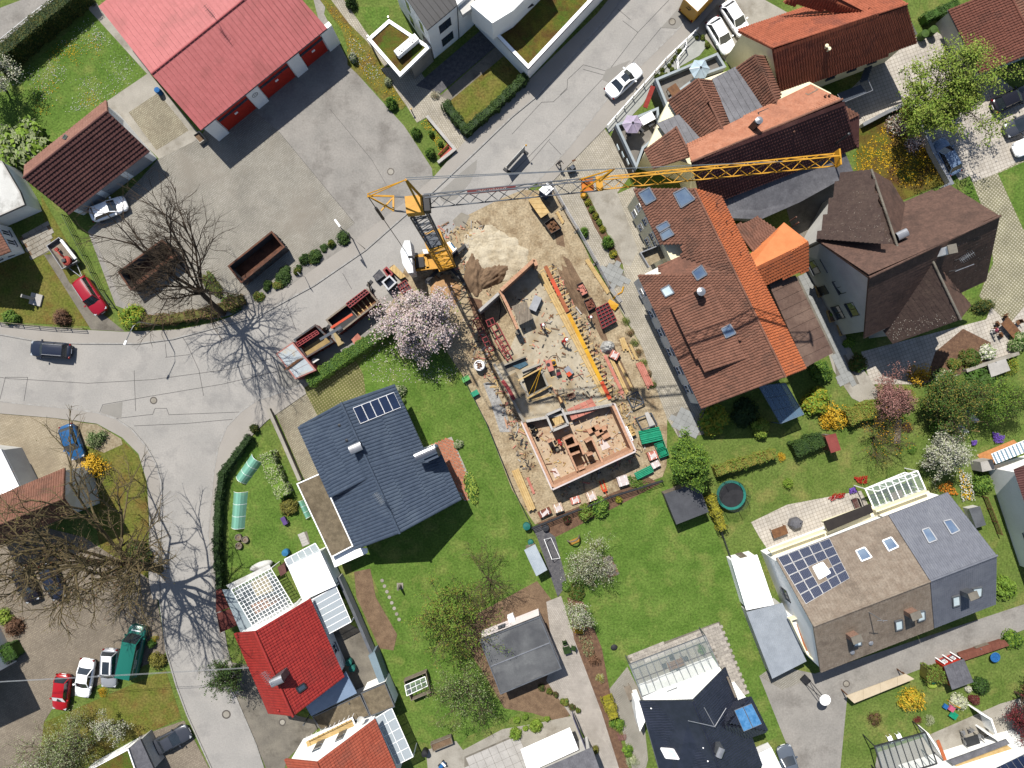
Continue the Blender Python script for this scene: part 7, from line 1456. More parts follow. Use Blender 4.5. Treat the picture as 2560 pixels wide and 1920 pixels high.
EXR = mat('excavator_red',C(196,84,70),C(170,66,56),scale=3,fine=.15); c = g(690,730,1.2); ex = thing('mini_excavator','small red excavator loaded on the grey trailer','excavator',(c.x,c.y,.56))
MB().lathe((c.x,c.y,.85),[(.3,0),(.42,.1),(.45,.45),(.3,.55)],16,sy=1.2).obj('body',EXR,ex); MB().box((c.x - .15,c.y,1.5),(.4,.35,.2),.3).obj('seat',TRIM,ex)
for s_ in (-.28,.28): MB().box((c.x + s_,c.y - .05,.7),(.2,1.,.28),-.3).obj('track',TRIM,ex)
a = g(600,620,1.3); b = g(470,500,1.2); m = MB(); m.beam(Vector((c.x - .2,c.y + .3,1.2)),a + Vector((0,0,.3)),.14); m.beam(a + Vector((0,0,.3)),b,.12); m.obj('arm',EXR,ex); MB().box(b - Vector((0,0,.2)),(.4,.3,.3),.7).obj('bucket',EXR,ex)
# ------------------------------------------------------------------ containers
RUSTM = mat('rusty_steel',C(128,84,62),C(98,62,46),scale=1.5,fine=.25,c3=C(84,60,50),s3=.8); RUSTG = mat('grey_steel',C(96,100,104),C(82,84,88),scale=1.,fine=.15,c3=C(120,84,64),s3=.8); CRED = mat('container_red',C(134,40,44),C(112,32,38),scale=1.2,fine=.15,rough=.6,c3=C(112,60,50),s3=.6)
def container(label,quad,z,mo,mi_,name='open_container',ribs=8,th=.08,floor=.25):
    P = [Vector((v.x,v.y,0)) for v in gp(quad,z)]; c = sum(P,Vector()) / 4; t = thing(name,label,'container',(c.x,c.y,0)); I = inset(P,th)
    MB().prism(P,.12,floor).obj('floor',mi_,t); m = MB(); ring(m,P,I,floor,z - .08); m.obj('side_wall',mo,t); m = MB(); ring(m,inset(P,-.05),inset(P,th + .05),z - .08,z); m.obj('rim',mi_,t)
    for i in range(4):
        a,b = P[i],P[(i + 1) % 4]; n = max(2,int((b - a).length / .7)); d = (b - a).normalized(); nn = Vector((d.y,-d.x,0)); nn = nn if nn.dot(a - c) > 0 else -nn
        for k in range(1,n): q = a.lerp(b,k / n) + nn * .04; MB().box((q.x,q.y,(floor + z) / 2 - .05),(.1,.1,z - floor - .12),math.atan2(d.y,d.x)).obj('rib',mo,t)
    return t,P,I
tile(0,1); container('open rusty container under the bare tree',[(1020,690),(1400,410),(1525,545),(1130,850)],1.9,RUSTG,RUSTM)
tile(1,1); container('open rusty container right of the bare tree',[(-242,640),(135,340),(245,475),(-130,785)],1.9,RUSTG,RUSTM)
zone(680,700,6.9125)
t,P,I = container('long red container with planks and steel mesh beside the road',[(930,690),(1640,150),(1840,380),(1140,930)],1.9,CRED,WOODG); md = (P[0].lerp(P[1],.5),P[3].lerp(P[2],.5)); m = MB(); m.beam(Vector((md[0].x,md[0].y,1.)),Vector((md[1].x,md[1].y,1.)),.1,1.5); m.obj('divider',WOODG,t); MB().prism([md[0],I[1],I[2],md[1]],.3,1.).obj('fill',WOOD,t); MB().prism([I[0],md[0],md[1],I[3]],.3,.9).obj('fill',CDK,t)
for k in range(4):
    a = g(1400 + k * 75,470 - k * 58,1.2); b = g(1545 + k * 60,610 - k * 55,1.2); MB().beam(a,b,.12,.06).obj('batten',WOODL,t)
def redpanel(label,quad,z,par=None):
    P = gp(quad,z); t = thing('shuttering_grid',label,'shuttering',(P[0].x,P[0].y,z - .25)); bil = lambda u,v: P[0].lerp(P[1],u).lerp(P[3].lerp(P[2],u),v); n = max(4,int((P[1] - P[0]).length / .35)); nv = max(2,int((P[3] - P[0]).length / .35))
    for v in range(nv + 1): MB().beam(bil(0,v / nv),bil(1,v / nv),.09,.14).obj('rail',FRED,t)
    for k in range(n + 1): MB().beam(bil(k / n,0),bil(k / n,1),.07,.12).obj('rib',FRED,t)
    MB().slab([p - Vector((0,0,.1)) for p in P],.04).obj('face_board',CDK,t); return t
redpanel('red ribbed formwork panel on the long red container',[(1280,410),(1610,160),(1680,215),(1345,480)],2.15)
MB().beam(g(1020,830,2.1),g(1390,590,2.1),.25,.15).obj('orange_beam',FORA,label='orange beam across the long red container',cat='beam'); MB().beam(g(830,1030,2.2),g(1200,810,2.2),.3,.12).obj('steel_plank',CG,label='grey perforated steel plank bridging two containers',cat='plank')
t,P,I = container('red open container with a yellow board inside, beside the sealed container',[(380,1030),(750,770),(1050,1070),(590,1340)],1.8,CRED,RUSTG); MB().prism([I[3],I[2],I[2].lerp(I[1],.45),I[3].lerp(I[0],.45)],.3,1.1).obj('fill_board',mat('yellowish_board',C(190,164,110),C(172,146,96),scale=1.5,fine=.15),t)
redpanel('red ribbed formwork panel on the shorter container',[(415,1090),(770,870),(815,920),(460,1150)],2.0)
P = gp([(60,1275),(355,1065),(770,1560),(400,1720)],2.2); c = sum(P,Vector()) / 4; t = thing('sealed_container','red sealed container with pale blue white top, leftmost of the row','container',(c.x,c.y,0)); MB().prism(P,.1,2.1).obj('body',CRED,t); MB().prism(inset(P,.02),2.1,2.2).obj('rim',mat('faded_pink',C(206,150,140),C(190,132,122),scale=1.5,fine=.1),t)
bil = lambda u,v: P[0].lerp(P[1],u).lerp(P[3].lerp(P[2],u),v)
for k in range(4): MB().prism([bil(.08,.05 + k * .23),bil(.92,.05 + k * .23),bil(.92,.27 + k * .23),bil(.08,.27 + k * .23)],2.2,2.23).obj('top_panel',mat('faded_top',C(206,216,222),C(190,200,206),scale=.9,fine=.08,c3=C(214,196,160),s3=.5),t)
m = MB(); [m.beam(g(200 + k * 16,1560 - k * 6,2.34),g(440 + k * 16,1370 - k * 4,2.34),.03,.03) for k in range(8)]; [m.beam(g(215 + k * 30,1560 - k * 24,2.37),g(330 + k * 30,1510 - k * 24,2.37),.025,.025) for k in range(8)]; m.obj('reinforcement_mesh',WOOD,label='rusty reinforcement mesh lying on the sealed container',cat='steel mesh')
def signboard(label,quad,m=None,name='barrier_board',z0=.3): 
    a,b = quad; p,q = g(*a),g(*b); t = thing(name,label,'barrier board',(p.x,p.y,0)); MB().beam(p + Vector((0,0,.85)),q + Vector((0,0,.85)),.05,1.1).obj('board',m or CG,t)
    for e in (p,q): MB().box(e + Vector((0,0,.7)),(.06,.06,1.4)).obj('post',ALU,t); MB().box(e + Vector((0,0,.06)),(.8,.35,.12),.9).obj('foot',CDK,t)
signboard('grey barrier board at the upper end of the long container',((1690,60),(1730,210)),WOODG); signboard('small grey barrier board between the two containers',((880,890),(960,830)),WOODG)
MB().prism(gp([(630,1430),(720,1350),(820,1370),(700,1450)],1.),.92,1.).obj('loose_sheet',GREYW,label='grey sheet leaning beside the shorter container',cat='sheet')
redpal = thing('brick_pallet','pallet with reddish planks beside the hedge','pallet',g(1450,1010)); panels(gp([(1370,1030),(1480,920),(1560,1010),(1420,1110)],.5),.16,'plank',PINKP,redpal,lift=.0,t=.1); MB().prism(gp([(1390,1030),(1480,940),(1540,1010),(1425,1090)]),0,.38).obj('base',WOOD,redpal)
MB().prism(gp([(1060,930),(1110,900),(1250,1100),(1150,1170)],.1),.03,.12).obj('cardboard',mat('cardboard',C(206,184,138),C(190,168,122),scale=1.5,fine=.1),label='flat cardboard sheets on the ground between containers',cat='cardboard')
zone(900,560,6.9125)
t,P,I = container('small black hopper skip beside the crane',[(380,1000),(510,890),(625,1010),(490,1140)],1.3,CDK,ALU,name='hopper_skip'); t,P,I = container('small red skip next to the black hopper',[(400,795),(460,740),(565,860),(500,930)],1.,FRED,FRED,name='red_skip')
gb = thing('gravel_gabion','wire crate of grey rubble beside the red skip','crate',g(310,890)); P = gp([(215,905),(335,780),(425,890),(290,985)],.8); m = MB(); ring(m,P,inset(P,.05),.0,.8); m.obj('crate',CG,gb); MB().prism(inset(P,.06),.02,.75).obj('rubble',GRAV_D,gb)
bp = thing('perforated_boards','cream perforated boards stacked beside the crane counterweight','board stack',g(640,830)); panels(gp([(505,770),(590,700),(795,905),(700,950)],.7),.35,'board',WOODL,bp,lift=0,t=.12); MB().prism(gp([(520,770),(590,715),(780,905),(700,940)]),0,.55).obj('base',WOOD,bp)
redpanel('red ribbed panel stack between magnolia and crane',[(650,1060),(790,970),(885,1110),(730,1200)],.9)
# ------------------------------------------------------------------ people
SKIN = mat('skin',C(214,170,142),C(200,152,124),scale=4,fine=.05)
def person(label,x,y,z0,rz,top,trousers,head=None,hat=True,pose='stand',hair=None,shoes=None):
    p = g(x,y,z0); t = thing('person',label,'person',(p.x,p.y,z0),rz); ORG[t.name] = Vector((0,0,0))
    v = []; e = []; r = []
    def add(pt,rad,par=None): v.append(pt); r.append(rad); (e.append((par,len(v) - 1)) if par is not None else None); return len(v) - 1
    bend = .0 if pose == 'stand' else (.35 if pose == 'bend' else .12)
    pel = add((0,0,.95),(.15,.12)); wa = add((bend * .3,0,1.12),(.14,.11),pel); ch = add((bend * .8,0,1.36),(.17,.12),wa); nk = add((bend * 1.1,0,1.5),(.06,.06),ch); hd = add((bend * 1.25 + .01,0,1.6),(.085,.1),nk); add((bend * 1.35 + .02,0,1.72),(.07,.085),hd)
    for s in (-1,1):
        st = .22 * s if pose == 'walk' else .05 * s
        hip = add((0,s * .1,.9),(.1,.1),pel); kn = add((st * .6 + .03,s * .12,.5),(.07,.07),hip); an = add((st,s * .12,.1),(.05,.05),kn); add((st + .16,s * .13,.05),(.045,.05),an)
        sh = add((bend * .85,s * .2,1.4),(.07,.07),ch); el = add((bend * .9 + (.1 if pose != 'stand' else .02),s * .27,1.14),(.05,.05),sh); wr = add((bend + (.3 if pose != 'stand' else .1),s * .24,.98 if pose != 'stand' else .9),(.035,.03),el); pm = add((v[wr][0] + .06,s * .235,v[wr][2] - .05),(.035,.025),wr)
        for k in range(4): f = add((v[pm][0] + .045,s * (.235 + .022 * (k - 1.5)),v[pm][2] - .03),(.011,.011),pm); add((v[pm][0] + .06 + .006 * (k % 2),s * (.235 + .022 * (k - 1.5)),v[pm][2] - .075 + .008 * abs(k - 1.5)),(.009,.009),f)
        th = add((v[pm][0] + .01,s * .19,v[pm][2] - .01),(.012,.012),pm); add((v[pm][0] + .045,s * .18,v[pm][2] - .04),(.009,.009),th)
    me = bpy.data.meshes.new('body'); me.from_pydata(v,e,[]); o = bpy.data.objects.new('body',me); COL.objects.link(o)
    o.modifiers.new('skin','SKIN'); sv = me.skin_vertices[0].data
    for i,q in enumerate(r): sv[i].radius = q
    sv[0].use_root = True; ss = o.modifiers.new('sub','SUBSURF'); ss.levels = 1; ss.render_levels = 1
    dg = bpy.context.evaluated_depsgraph_get(); nm = bpy.data.meshes.new_from_object(o.evaluated_get(dg)); o.modifiers.clear(); o.data = nm
    for m in (top,trousers,SKIN,shoes or TRIM): nm.materials.append(m)
    for pl in nm.polygons:
        c = pl.center; arm = abs(c.y) > .17 and c.z > .6
        pl.material_index = 3 if c.z < .12 else (2 if (c.z > 1.49 or (arm and c.z < 1.0 and c.x > .06 and abs(c.y) > .15)) else (0 if c.z > 1.0 or arm else 1)); pl.use_smooth = True
    o.parent = t; hx = bend * 1.3 + .015
    if hat: MB().lathe((hx,0,1.66),[(.15,0),(.135,.03),(.12,.1),(.07,.15),(.01,.165)],14,sx=1.1).obj('helmet',head or WFRAME,t,smooth=True)
    else: MB().lathe((hx - .015,0,1.62),[(.1,0),(.112,.07),(.09,.15),(.02,.185)],12).obj('hair',hair or TRIM,t,smooth=True)
    f = MB(); [f.box((hx + .1,s * .035,1.65),(.012,.02,.012)) for s in (-1,1)]; f.box((hx + .115,0,1.62),(.02,.025,.04)); f.box((hx + .1,0,1.575),(.01,.05,.012)); f.obj('face_features',TRIM if hair else BARKD,t); return t
CR_ = mat('cloth_red',C(200,46,40),C(180,36,34),scale=5,fine=.1); CBK = mat('cloth_black',C(40,38,42),C(52,50,54),scale=5,fine=.1); CGY = mat('cloth_grey',C(110,108,106),C(96,94,92),scale=5,fine=.1); CBL = mat('cloth_blue',C(40,120,190),C(34,104,172),scale=5,fine=.1); CPK = mat('cloth_pink',C(220,110,140),C(204,96,126),scale=5,fine=.1)
zone(1160,640,6.9125)
person('worker in red top with white helmet beside the timber deck',1345,1190,SL,-1.,CR_,CGY,WFRAME,pose='walk'); person('worker in red with grey helmet bending over the formwork edge',1690,1490,SL,.4,CR_,CGY,WFRAME,pose='bend'); person('worker in red with white helmet beside the rebar bundles',2150,1060,0.03,-.8,CR_,CBK,WFRAME,pose='walk')
zone(1280,980,6.9125); person('worker in red crouched forward inside the lower walled part',800,820,.07,-1.2,CR_,CR_,FRED,pose='bend')
zone(1240,320,6.9125); person('person in black clothes and grey cap standing on the road',1070,640,.02,-.6,CBK,CBK,CGY,pose='walk')
tile(3,3); person('person in a blue top standing on the terracotta balcony',372,560,3.3,2.,CBL,CBL,hat=False,hair=BARKD)
zone(2280,740,4.53); person('person in pink and white beside the garden table',880,400,.03,.3,CPK,WFRAME,hat=False,hair=BARKD)
# ------------------------------------------------------------------ smaller things
def T_(name,label,cat,x,y,z=0.,rz=0.,group=None):
    p = g(x,y,z); t = thing(name,label,cat,p,rz,group); ORG[t.name] = Vector((0,0,0)); return t
def pack(label,x,y,L=1.2,W=1.,h=.7,rz=.4,m=None,name='brick_pack',cat='pallet load'):
    t = T_(name,label,cat,x,y,0,rz)
    for k in (-.4,0,.4): MB().box((0,k * W,.06),(L,.12,.1)).obj('skid',WOOD,t)
    MB().box((0,0,.13),(L,W,.04)).obj('deck',WOOD,t); b = MB().box((0,0,.15 + h / 2),(L * .96,W * .96,h)).obj('load',m or PINKP,t)
    for k in (-.25,.25): MB().box((k * L,0,.152 + h / 2),(.05,W * .97,h + .012)).obj('strap',WFRAME,b)
    MB().box((.05,-.04,.157 + h),(L * .6,W * .5,.012),.3).obj('foil',INSUL,b)
def planks(label,a,b,n,w,m,z=.12,th=.08,lay=1,name='plank_stack',cat='planks'):
    p,q = g(*a),g(*b); t = thing(name,label,cat,p); d = (q - p).normalized(); nn = Vector((-d.y,d.x,0))
    for k in (.1,.5,.9): c = p.lerp(q,k); MB().beam(c - nn * (n * w / 2 + .15),c + nn * (n * w / 2 + .15),.09,z).obj('bearer',WOOD,t)
    for l in range(lay):
        for k in range(n): o = nn * ((k - (n - 1) / 2) * w) + Vector((0,0,z + th * (l + .5))); j = random.uniform(-.15,.15); MB().beam(p + o + d * j,q + o + d * j,w * .93,th * .94).obj('plank',m,t)
def fence(label,pts,h=1.,m=None,sp=2.,name='wire_fence',th=.045,rails=3,feet=False):
    P = [Vector((v.x,v.y,0)) for v in gp(pts)]; t = thing(name,label,'fence',P[0]); m = m or ZINC
    for a,b in zip(P[:-1],P[1:]):
        n = max(1,round((b - a).length / sp))
        for k in range(n): c = a.lerp(b,k / n); MB().box(c + Vector((0,0,h / 2)),(th * 1.5,th * 1.5,h)).obj('post',m,t); (MB().box(c + Vector((0,0,.07)),(.7,.25,.14),math.atan2(b.y - a.y,b.x - a.x) + 1.57).obj('foot',CONC_D,t) if feet else None)
        for k in range(rails): z = h * (k + 1) / rails - .03; MB().beam(a + Vector((0,0,z)),b + Vector((0,0,z)),th,th).obj('rail',m,t)
    c = P[-1]; MB().box(c + Vector((0,0,h / 2)),(th * 1.5,th * 1.5,h)).obj('post',m,t)
def lowwall(label,pts,wd,h,m,cop=None,name='garden_wall'):
    P = gp(pts); t = thing(name,label,'wall',(P[0].x,P[0].y,0)); mb = MB(); path_wall(mb,P,wd,0,h); mb.obj('wall',m,t); mb = MB(); path_wall(mb,P,wd + .08,h,h + .06); mb.obj('coping',cop or m,t)
def table(label,x,y,L,W,rz,m,z=0.,h=.74,name='garden_table'):
    t = T_(name,label,'table',x,y,z,rz); MB().box((0,0,h),(L,W,.05)).obj('top',m,t)
    for a in (-1,1):
        for b in (-1,1): MB().box((a * (L / 2 - .08),b * (W / 2 - .08),h / 2),(.06,.06,h)).obj('leg',m,t)
CHP = None
def chair(label,x,y,rz,m,z=0.,group=None,name='garden_chair'):
    t = T_(name,label,'chair',x,y,z,rz,group); MB().box((0,0,.44),(.46,.48,.05)).obj('seat',m,t); MB().box((-.23,0,.72),(.05,.46,.5)).obj('backrest',m,t)
    for a in (-1,1):
        for b in (-1,1): MB().box((a * .19,b * .2,.21),(.04,.04,.42)).obj('leg',m,t)
def parasol(label,x,y,ru,n,m,z0,zt=2.4):
    r = ru / Z[2] * (CAM_H - z0 - zt) / FOC; p = g(x,y,z0 + zt); t = thing('parasol',label,'parasol',(p.x,p.y,z0)); ORG[t.name] = Vector((0,0,0)); MB().tube([(0,0,0),(0,0,zt + .1)],.03,8).obj('pole',ALU,t)
    for k in range(n):
        a,b = 2 * math.pi * k / n,2 * math.pi * (k + 1) / n; A,B,C_ = Vector((math.cos(a) * r,math.sin(a) * r,zt - .45)),Vector((math.cos(b) * r,math.sin(b) * r,zt - .45)),Vector((0,0,zt)); MB().add([A,(A + B) / 2 + Vector((0,0,-.05)) - (A + B).normalized() * .06,B,C_],[(0,1,3),(1,2,3)]).obj('canopy_panel',m,t)
        MB().beam(A,C_,.025,.025).obj('rib',ALU,t)
    MB().lathe((0,0,0),[(.3,0),(.3,.08),(.05,.1)],12).obj('base',CONC_D,t); MB().lathe((0,0,zt),[(.12,0),(.08,.06),(.01,.14)],8).obj('finial',CDK,t)
def barrel(label,x,y,r,h,m,name='rain_barrel',cat='barrel'):
    t = T_(name,label,cat,x,y); MB().lathe((0,0,0),[(r * .85,0),(r,h * .3),(r,h * .7),(r * .92,h)],16).obj('body',m,t,smooth=True); MB().lathe((0,0,h),[(r * .97,0),(r * .97,.04),(.02,.09)],16).obj('lid',m,t)
def shed(label,quad,z,wm,rm,du=0,rise=.4,name='garden_shed',along='v',t_=.08):
    P = gp(quad,z); P[2].z += rise; P[3].z += rise; c = sum(P,Vector()) / 4; t = thing(name,label,'shed',(c.x,c.y,0)); MB().prism(inset(P,.15),0,lambda p: z - .1).obj('wall',wm,t); r = MB().slab(P,t_).obj('roof',rm,t)
    if du == 'c': m = MB(); corr(m,P,.2,.035); m.obj('corrugated_sheet',rm,r,kind='stuff')
    elif du: panels(P,du,'roof_panel',rm,r,along=along,t=.02,lift=.03)
    W = inset(P,.15); door(t,W[2],W[3],.3,.6,.02,min(1.9,z - .2),WOODG); return t
def slabs(struct,poly,w,h,ang,m,z,gap=.015,jit=.0,name='slab'):
    P = gp(poly); R_ = Matrix.Rotation(ang,2); Q = [R_.transposed() @ Vector((p.x,p.y)) for p in P]; me = MB().box((0,0,0),(w - gap,h - gap,.03)).mesh(name,m); x0,y0 = min(q.x for q in Q),min(q.y for q in Q); n = 0
    for i in range(int((max(q.x for q in Q) - x0) / w) + 1):
        for j in range(int((max(q.y for q in Q) - y0) / h) + 1):
            c = Vector((x0 + (i + .5 + (.5 * (j % 2) if jit else 0)) * w,y0 + (j + .5) * h))
            if inpoly(c,Q) and n < 290: n += 1; p = R_ @ c; place(me,name,(p.x,p.y,z + random.uniform(0,.006)),ang,struct)
# ---- building site clutter
zone(1440,860,6.9125)
planks('pink planks lying beside the walkway',(490,185),(800,850),1,.36,PINKP); planks('pale planks beside the pink planks',(595,235),(880,850),2,.2,WOODL,lay=2); planks('perforated timber beam on the dirt',(725,300),(980,795),2,.12,WOODL); planks('pinkish timber stack beside the paved walk',(1085,330),(1275,730),4,.2,PINKP,lay=3); planks('fresh timber beams below the red panel stack',(850,-30),(985,280),1,.14,WOODL,th=.14); planks('second pair of fresh timber beams near the bank',(925,0),(1050,265),2,.15,WOODL,th=.14); planks('short wide boards beside the fresh beams',(790,-90),(850,110),3,.2,WOODL,lay=2)
heap('tarp_heap','heap under silver tarp beside the pink planks',545,55,.85,.75,.9,mat('silver_tarp',C(196,196,192),C(170,170,168),scale=3,fine=.12,rough=.4),8,'covered heap',n=20); pack('pink wrapped pack next to the tarp heap',650,195,1.,.9,.6,-.5)
def sframe(label,quad,z,x=True):
    P = gp(quad,z); t = thing('transport_rack',label,'steel rack',(P[0].x,P[0].y,0))
    for i in range(4): MB().beam(P[i],P[(i + 1) % 4],.12,.12).obj('side',CG,t); MB().box((P[i].x,P[i].y,z / 2),(.1,.1,z)).obj('leg',CG,t)
    if x: [MB().beam(P[i],P[i + 2],.08,.08).obj('diagonal',CG,t) for i in (0,1)]
    return t
sframe('grey steel frame with crossed struts beside the walkway end',[(885,910),(1060,820),(1175,1010),(975,1105)],.7); t = sframe('dark steel frame with a pale board across it',[(1040,1290),(1300,1195),(1400,1390),(1140,1480)],.6,False); MB().prism(gp([(1185,1190),(1245,1170),(1370,1390),(1270,1430)],.7),.62,.7).obj('board',CONC_L,t)
def crate(label,quad,z,wm,fm,n=10):
    P = gp(quad,z); c = sum(P,Vector()) / 4; t = thing('material_crate',label,'crate',(c.x,c.y,0)); m = MB(); ring(m,P,inset(P,.05),.03,z); m.obj('side',wm,t); MB().prism(inset(P,.06),.03,z * .6).obj('fill',fm,t)
    for _ in range(n): a = c + Vector((random.uniform(-.4,.4),random.uniform(-.4,.4),-z * .2)); MB().beam(a,a + Vector((random.uniform(-.3,.3),random.uniform(-.3,.3),.08)),.09,.07).obj('piece',fm,t)
crate('wooden crate of offcuts beside the lower walls',[(850,1420),(940,1370),(1040,1560),(930,1620)],.7,WOODL,WOODL)
def bundle(label,a,b,n,r,m,z=.1):
    p,q = g(*a),g(*b); t = thing('pipe_bundle',label,'pipe bundle',p); d = (q - p).normalized(); nn = Vector((-d.y,d.x,0))
    for k in range(n): o = nn * ((k % 5 - 2) * r * 2.05) + Vector((0,0,z + r + (k // 5) * r * 1.8)); MB().tube([p + o,q + o],r,7).obj('pipe',m,t)
    for k in (.2,.8): c = p.lerp(q,k); MB().beam(c - nn * .5,c + nn * .5,.1,.1).obj('bearer',WOOD,t)
bundle('bundle of green pipes below the dark steel frame',(1085,1580),(1440,1500),13,.1,GREENP)
tile(2,2)
bundle('green pipes stacked beside the round green tree',(1105,480),(1285,440),13,.1,GREENP,.3); bundle('lone bundle of green pipes near the garden fence',(1062,795),(1205,725),9,.08,GREENP,.3)
for lb,x,y in (('upper green box of fittings beside the round green tree',1270,528),('lower green box of fittings beside the round green tree',1296,592)): t = T_('fitting_box',lb,'box',x,y,0,.35); m = MB(); ring(m,[Vector((-.55,-.4,0)),Vector((.55,-.4,0)),Vector((.55,.4,0)),Vector((-.55,.4,0))],[Vector((-.5,-.35,0)),Vector((.5,-.35,0)),Vector((.5,.35,0)),Vector((-.5,.35,0))],0,.7); m.obj('side',GREENP,t); [MB().tube([(-.4,-.25 + k * .12,.5 + .03 * (k % 2)),(.4,-.2 + k * .1,.55)],.06,6).obj('fitting',GREENP,t) for k in range(5)]
pack('pink brick pack beside the green boxes',1205,612,1.1,.9,.7,.35); pack('white foil wrapped pack near the green pipes',1232,690,1.,.7,.5,.5,INSUL); pack('white topped pack in the middle of the lower edge',950,830,1.2,1.1,.6,.3,INSUL); pack('pale brick pack left of the pallet jack',680,962,1.1,1.,.7,.35,mat('pale_brick',C(230,202,176),C(216,186,158),scale=3,fine=.1)); pack('pale brick pack at the lower left corner of the site',395,1062,1.1,.95,.6,.35,MATS['pale_brick']); pack('flattened pink pack with torn foil',545,1000,1.1,.8,.15,.3); pack('stack of reddish bricks beside the timber stack',280,1105,1.5,.7,.5,.45,BRICKD)
t = T_('pallet_jack','orange pallet jack standing on an empty pallet','pallet jack',795,905,0,1.9); [MB().box((.45,k,.12),(1.1,.16,.08)).obj('fork',FORA,t) for k in (-.2,.2)]; MB().box((-.15,0,.3),(.2,.5,.4)).obj('pump',FORA,t); MB().tube([(-.2,0,.4),(-.6,0,1.2)],.03,6).obj('handle',FORA,t); [MB().box((.1 + k * .2,0,.04),(.1,1.,.06)).obj('slat',WOODL,t) for k in range(6)]
planks('long timber stack at the left edge of the site',(30,745),(170,1075),4,.22,WOODL,.15,.16,3); planks('red planks beside the long timber stack',(130,800),(188,940),1,.3,PINKP)
tile(2,1)
planks('thin battens along the site fence',(640,580),(830,870),4,.12,WOODL); planks('boards leaning along the upper site fence',(385,170),(440,270),2,.15,WOODL)
P = gp([(140,70),(215,20),(325,175),(250,225)],1.2); t = thing('plywood_crate','closed plywood crate beside the portable toilet','crate',(P[0].x,P[0].y,0)); MB().prism(inset(P,.08),0,1.12).obj('body',WOOD,t); panels(P,.55,'lid_board',WOODL,t,along='u',lift=0,t=.06)
P = gp([(232,-20),(303,-80),(362,-30),(296,30)],2.3); t = thing('portable_toilet','blue portable toilet with white roof under the jib','toilet cabin',(P[0].x,P[0].y,0)); MB().prism(inset(P,.05),0,2.15).obj('cabin',mat('toilet_blue',C(54,92,140),C(46,80,126),scale=2,fine=.06),t); MB().add([*P,sum(P,Vector()) / 4 + Vector((0,0,.2))],[(0,1,4),(1,2,4),(2,3,4),(3,0,4)]).obj('roof',R_WHITE,t)
crate('steel cart full of dark timber scraps below the plywood crate',[(275,270),(355,215),(430,310),(340,360)],.9,CDK,WOOD,16); crate('crate of rusty couplers beside the fence',[(560,800),(610,775),(660,870),(605,900)],.6,CDK,PINKP,12); crate('crate of reddish scraps next to the red panel stack',[(620,940),(690,910),(730,990),(660,1030)],.6,CDK,BRICKD,14); redpanel('big stack of red ribbed shuttering beside the fence',[(722,1008),(830,955),(905,1110),(780,1180)],.8)
t = T_('yellow_sheet','bent yellow sheet beside the red panel stack','sheet',865,975,0,-.6); MB().add([(-.6,-.4,.1),(.6,-.4,.3),(.6,.35,.5),(-.6,.35,.2)],[(0,1,2,3)]).obj('sheet',FYEL,t); MB().tube([(-.3,.6,.05),(-.2,1.2,.1),(.1,1.8,.05),(-.1,2.4,.1)],.09,6).obj('hose',FYEL,t)
fence('tall mesh fence between building site and paved walk',[(330,-60),(440,140),(560,340),(720,620),(830,830),(930,960)],1.9,ALU,3.2,'site_fence',.05,4,True)
tile(1,2); fence('green wire fence between lawn and building site',[(1790,-60),(1990,330),(2212,880),(2370,1200)],1.,mat('fence_green',C(70,90,76),C(60,78,66),scale=2,fine=.05),2.5); tile(2,2); fence('dark garden fence below the building site',[(170,1235),(850,965),(1290,830)],1.1,DFRAME,2.4,rails=5)
# ---- signs, lamps
zone(1240,320,6.9125); t = thing('construction_hoarding','long pale construction banner on feet standing on the road','hoarding',g(190,740)); p,q = g(190,740),g(490,410); MB().beam(p + Vector((0,0,1.1)),q + Vector((0,0,1.1)),.05,1.7).obj('banner',R_PALE,t)
for e in (p,q): MB().box(e + Vector((0,0,1.)),(.07,.07,2.)).obj('post',ALU,t); MB().box(e + Vector((0,0,.07)),(.9,.3,.14),-.6).obj('foot',CDK,t)
MB().lathe(q + Vector((.15,0,2.)),[(.06,0),(.1,.05),(.1,.2),(.03,.26)],10).obj('warning_lamp',FYEL,t); m = MB(); [m.beam(p.lerp(q,.15 + k * .1) + Vector((.03,-.03,.9)),p.lerp(q,.2 + k * .1) + Vector((.03,-.03,.9)),.01,.35) for k in range(7)]; m.obj('lettering',CG,t)
t = T_('loaded_cart','dark cart with bags and a small sign on a stick','cart',1300,740,0,.3); MB().box((0,0,.5),(.9,.6,.5)).obj('load',CDK,t); MB().box((.1,.1,.85),(.5,.45,.3),.4).obj('bag',CG,t); MB().tube([(.2,.3,.3),(.35,.6,1.5)],.02,5).obj('stick',WOOD,t); MB().box((.35,.6,1.55),(.4,.2,.04)).obj('sign',WOOD,t); [place(WT,'wheel',(sx,0,.2),1.57,t,.6) for sx in (-.4,.4)]
def lamp(label,x,y,h,arm,rz,m=ALU,head=.5):
    t = T_('street_lamp',label,'street lamp',x,y,0,rz); MB().tube([(0,0,0),(0,0,h * .85),(arm * .25,0,h),(arm,0,h)],[.07,.05,.045,.04],8).obj('pole',m,t,smooth=True); MB().box((arm + head / 2,0,h),(head,.2,.1)).obj('lamp_head',WFRAME,t)
tile(0,1); lamp('curved street lamp beside the yellow green bush',1395,1155,5.6,2.2,-2.0)
tile(1,1); lamp('straight street lamp beside the stone bed',835,405,5.2,.3,2.2,CG,.9); t = T_('road_sign','small road sign in the planting strip','road sign',425,735,0,.7); MB().tube([(0,0,0),(0,0,2.3)],.03,6).obj('post',ALU,t); MB().box((0,0,2.2),(.03,.5,.5)).obj('plate',ALU,t)
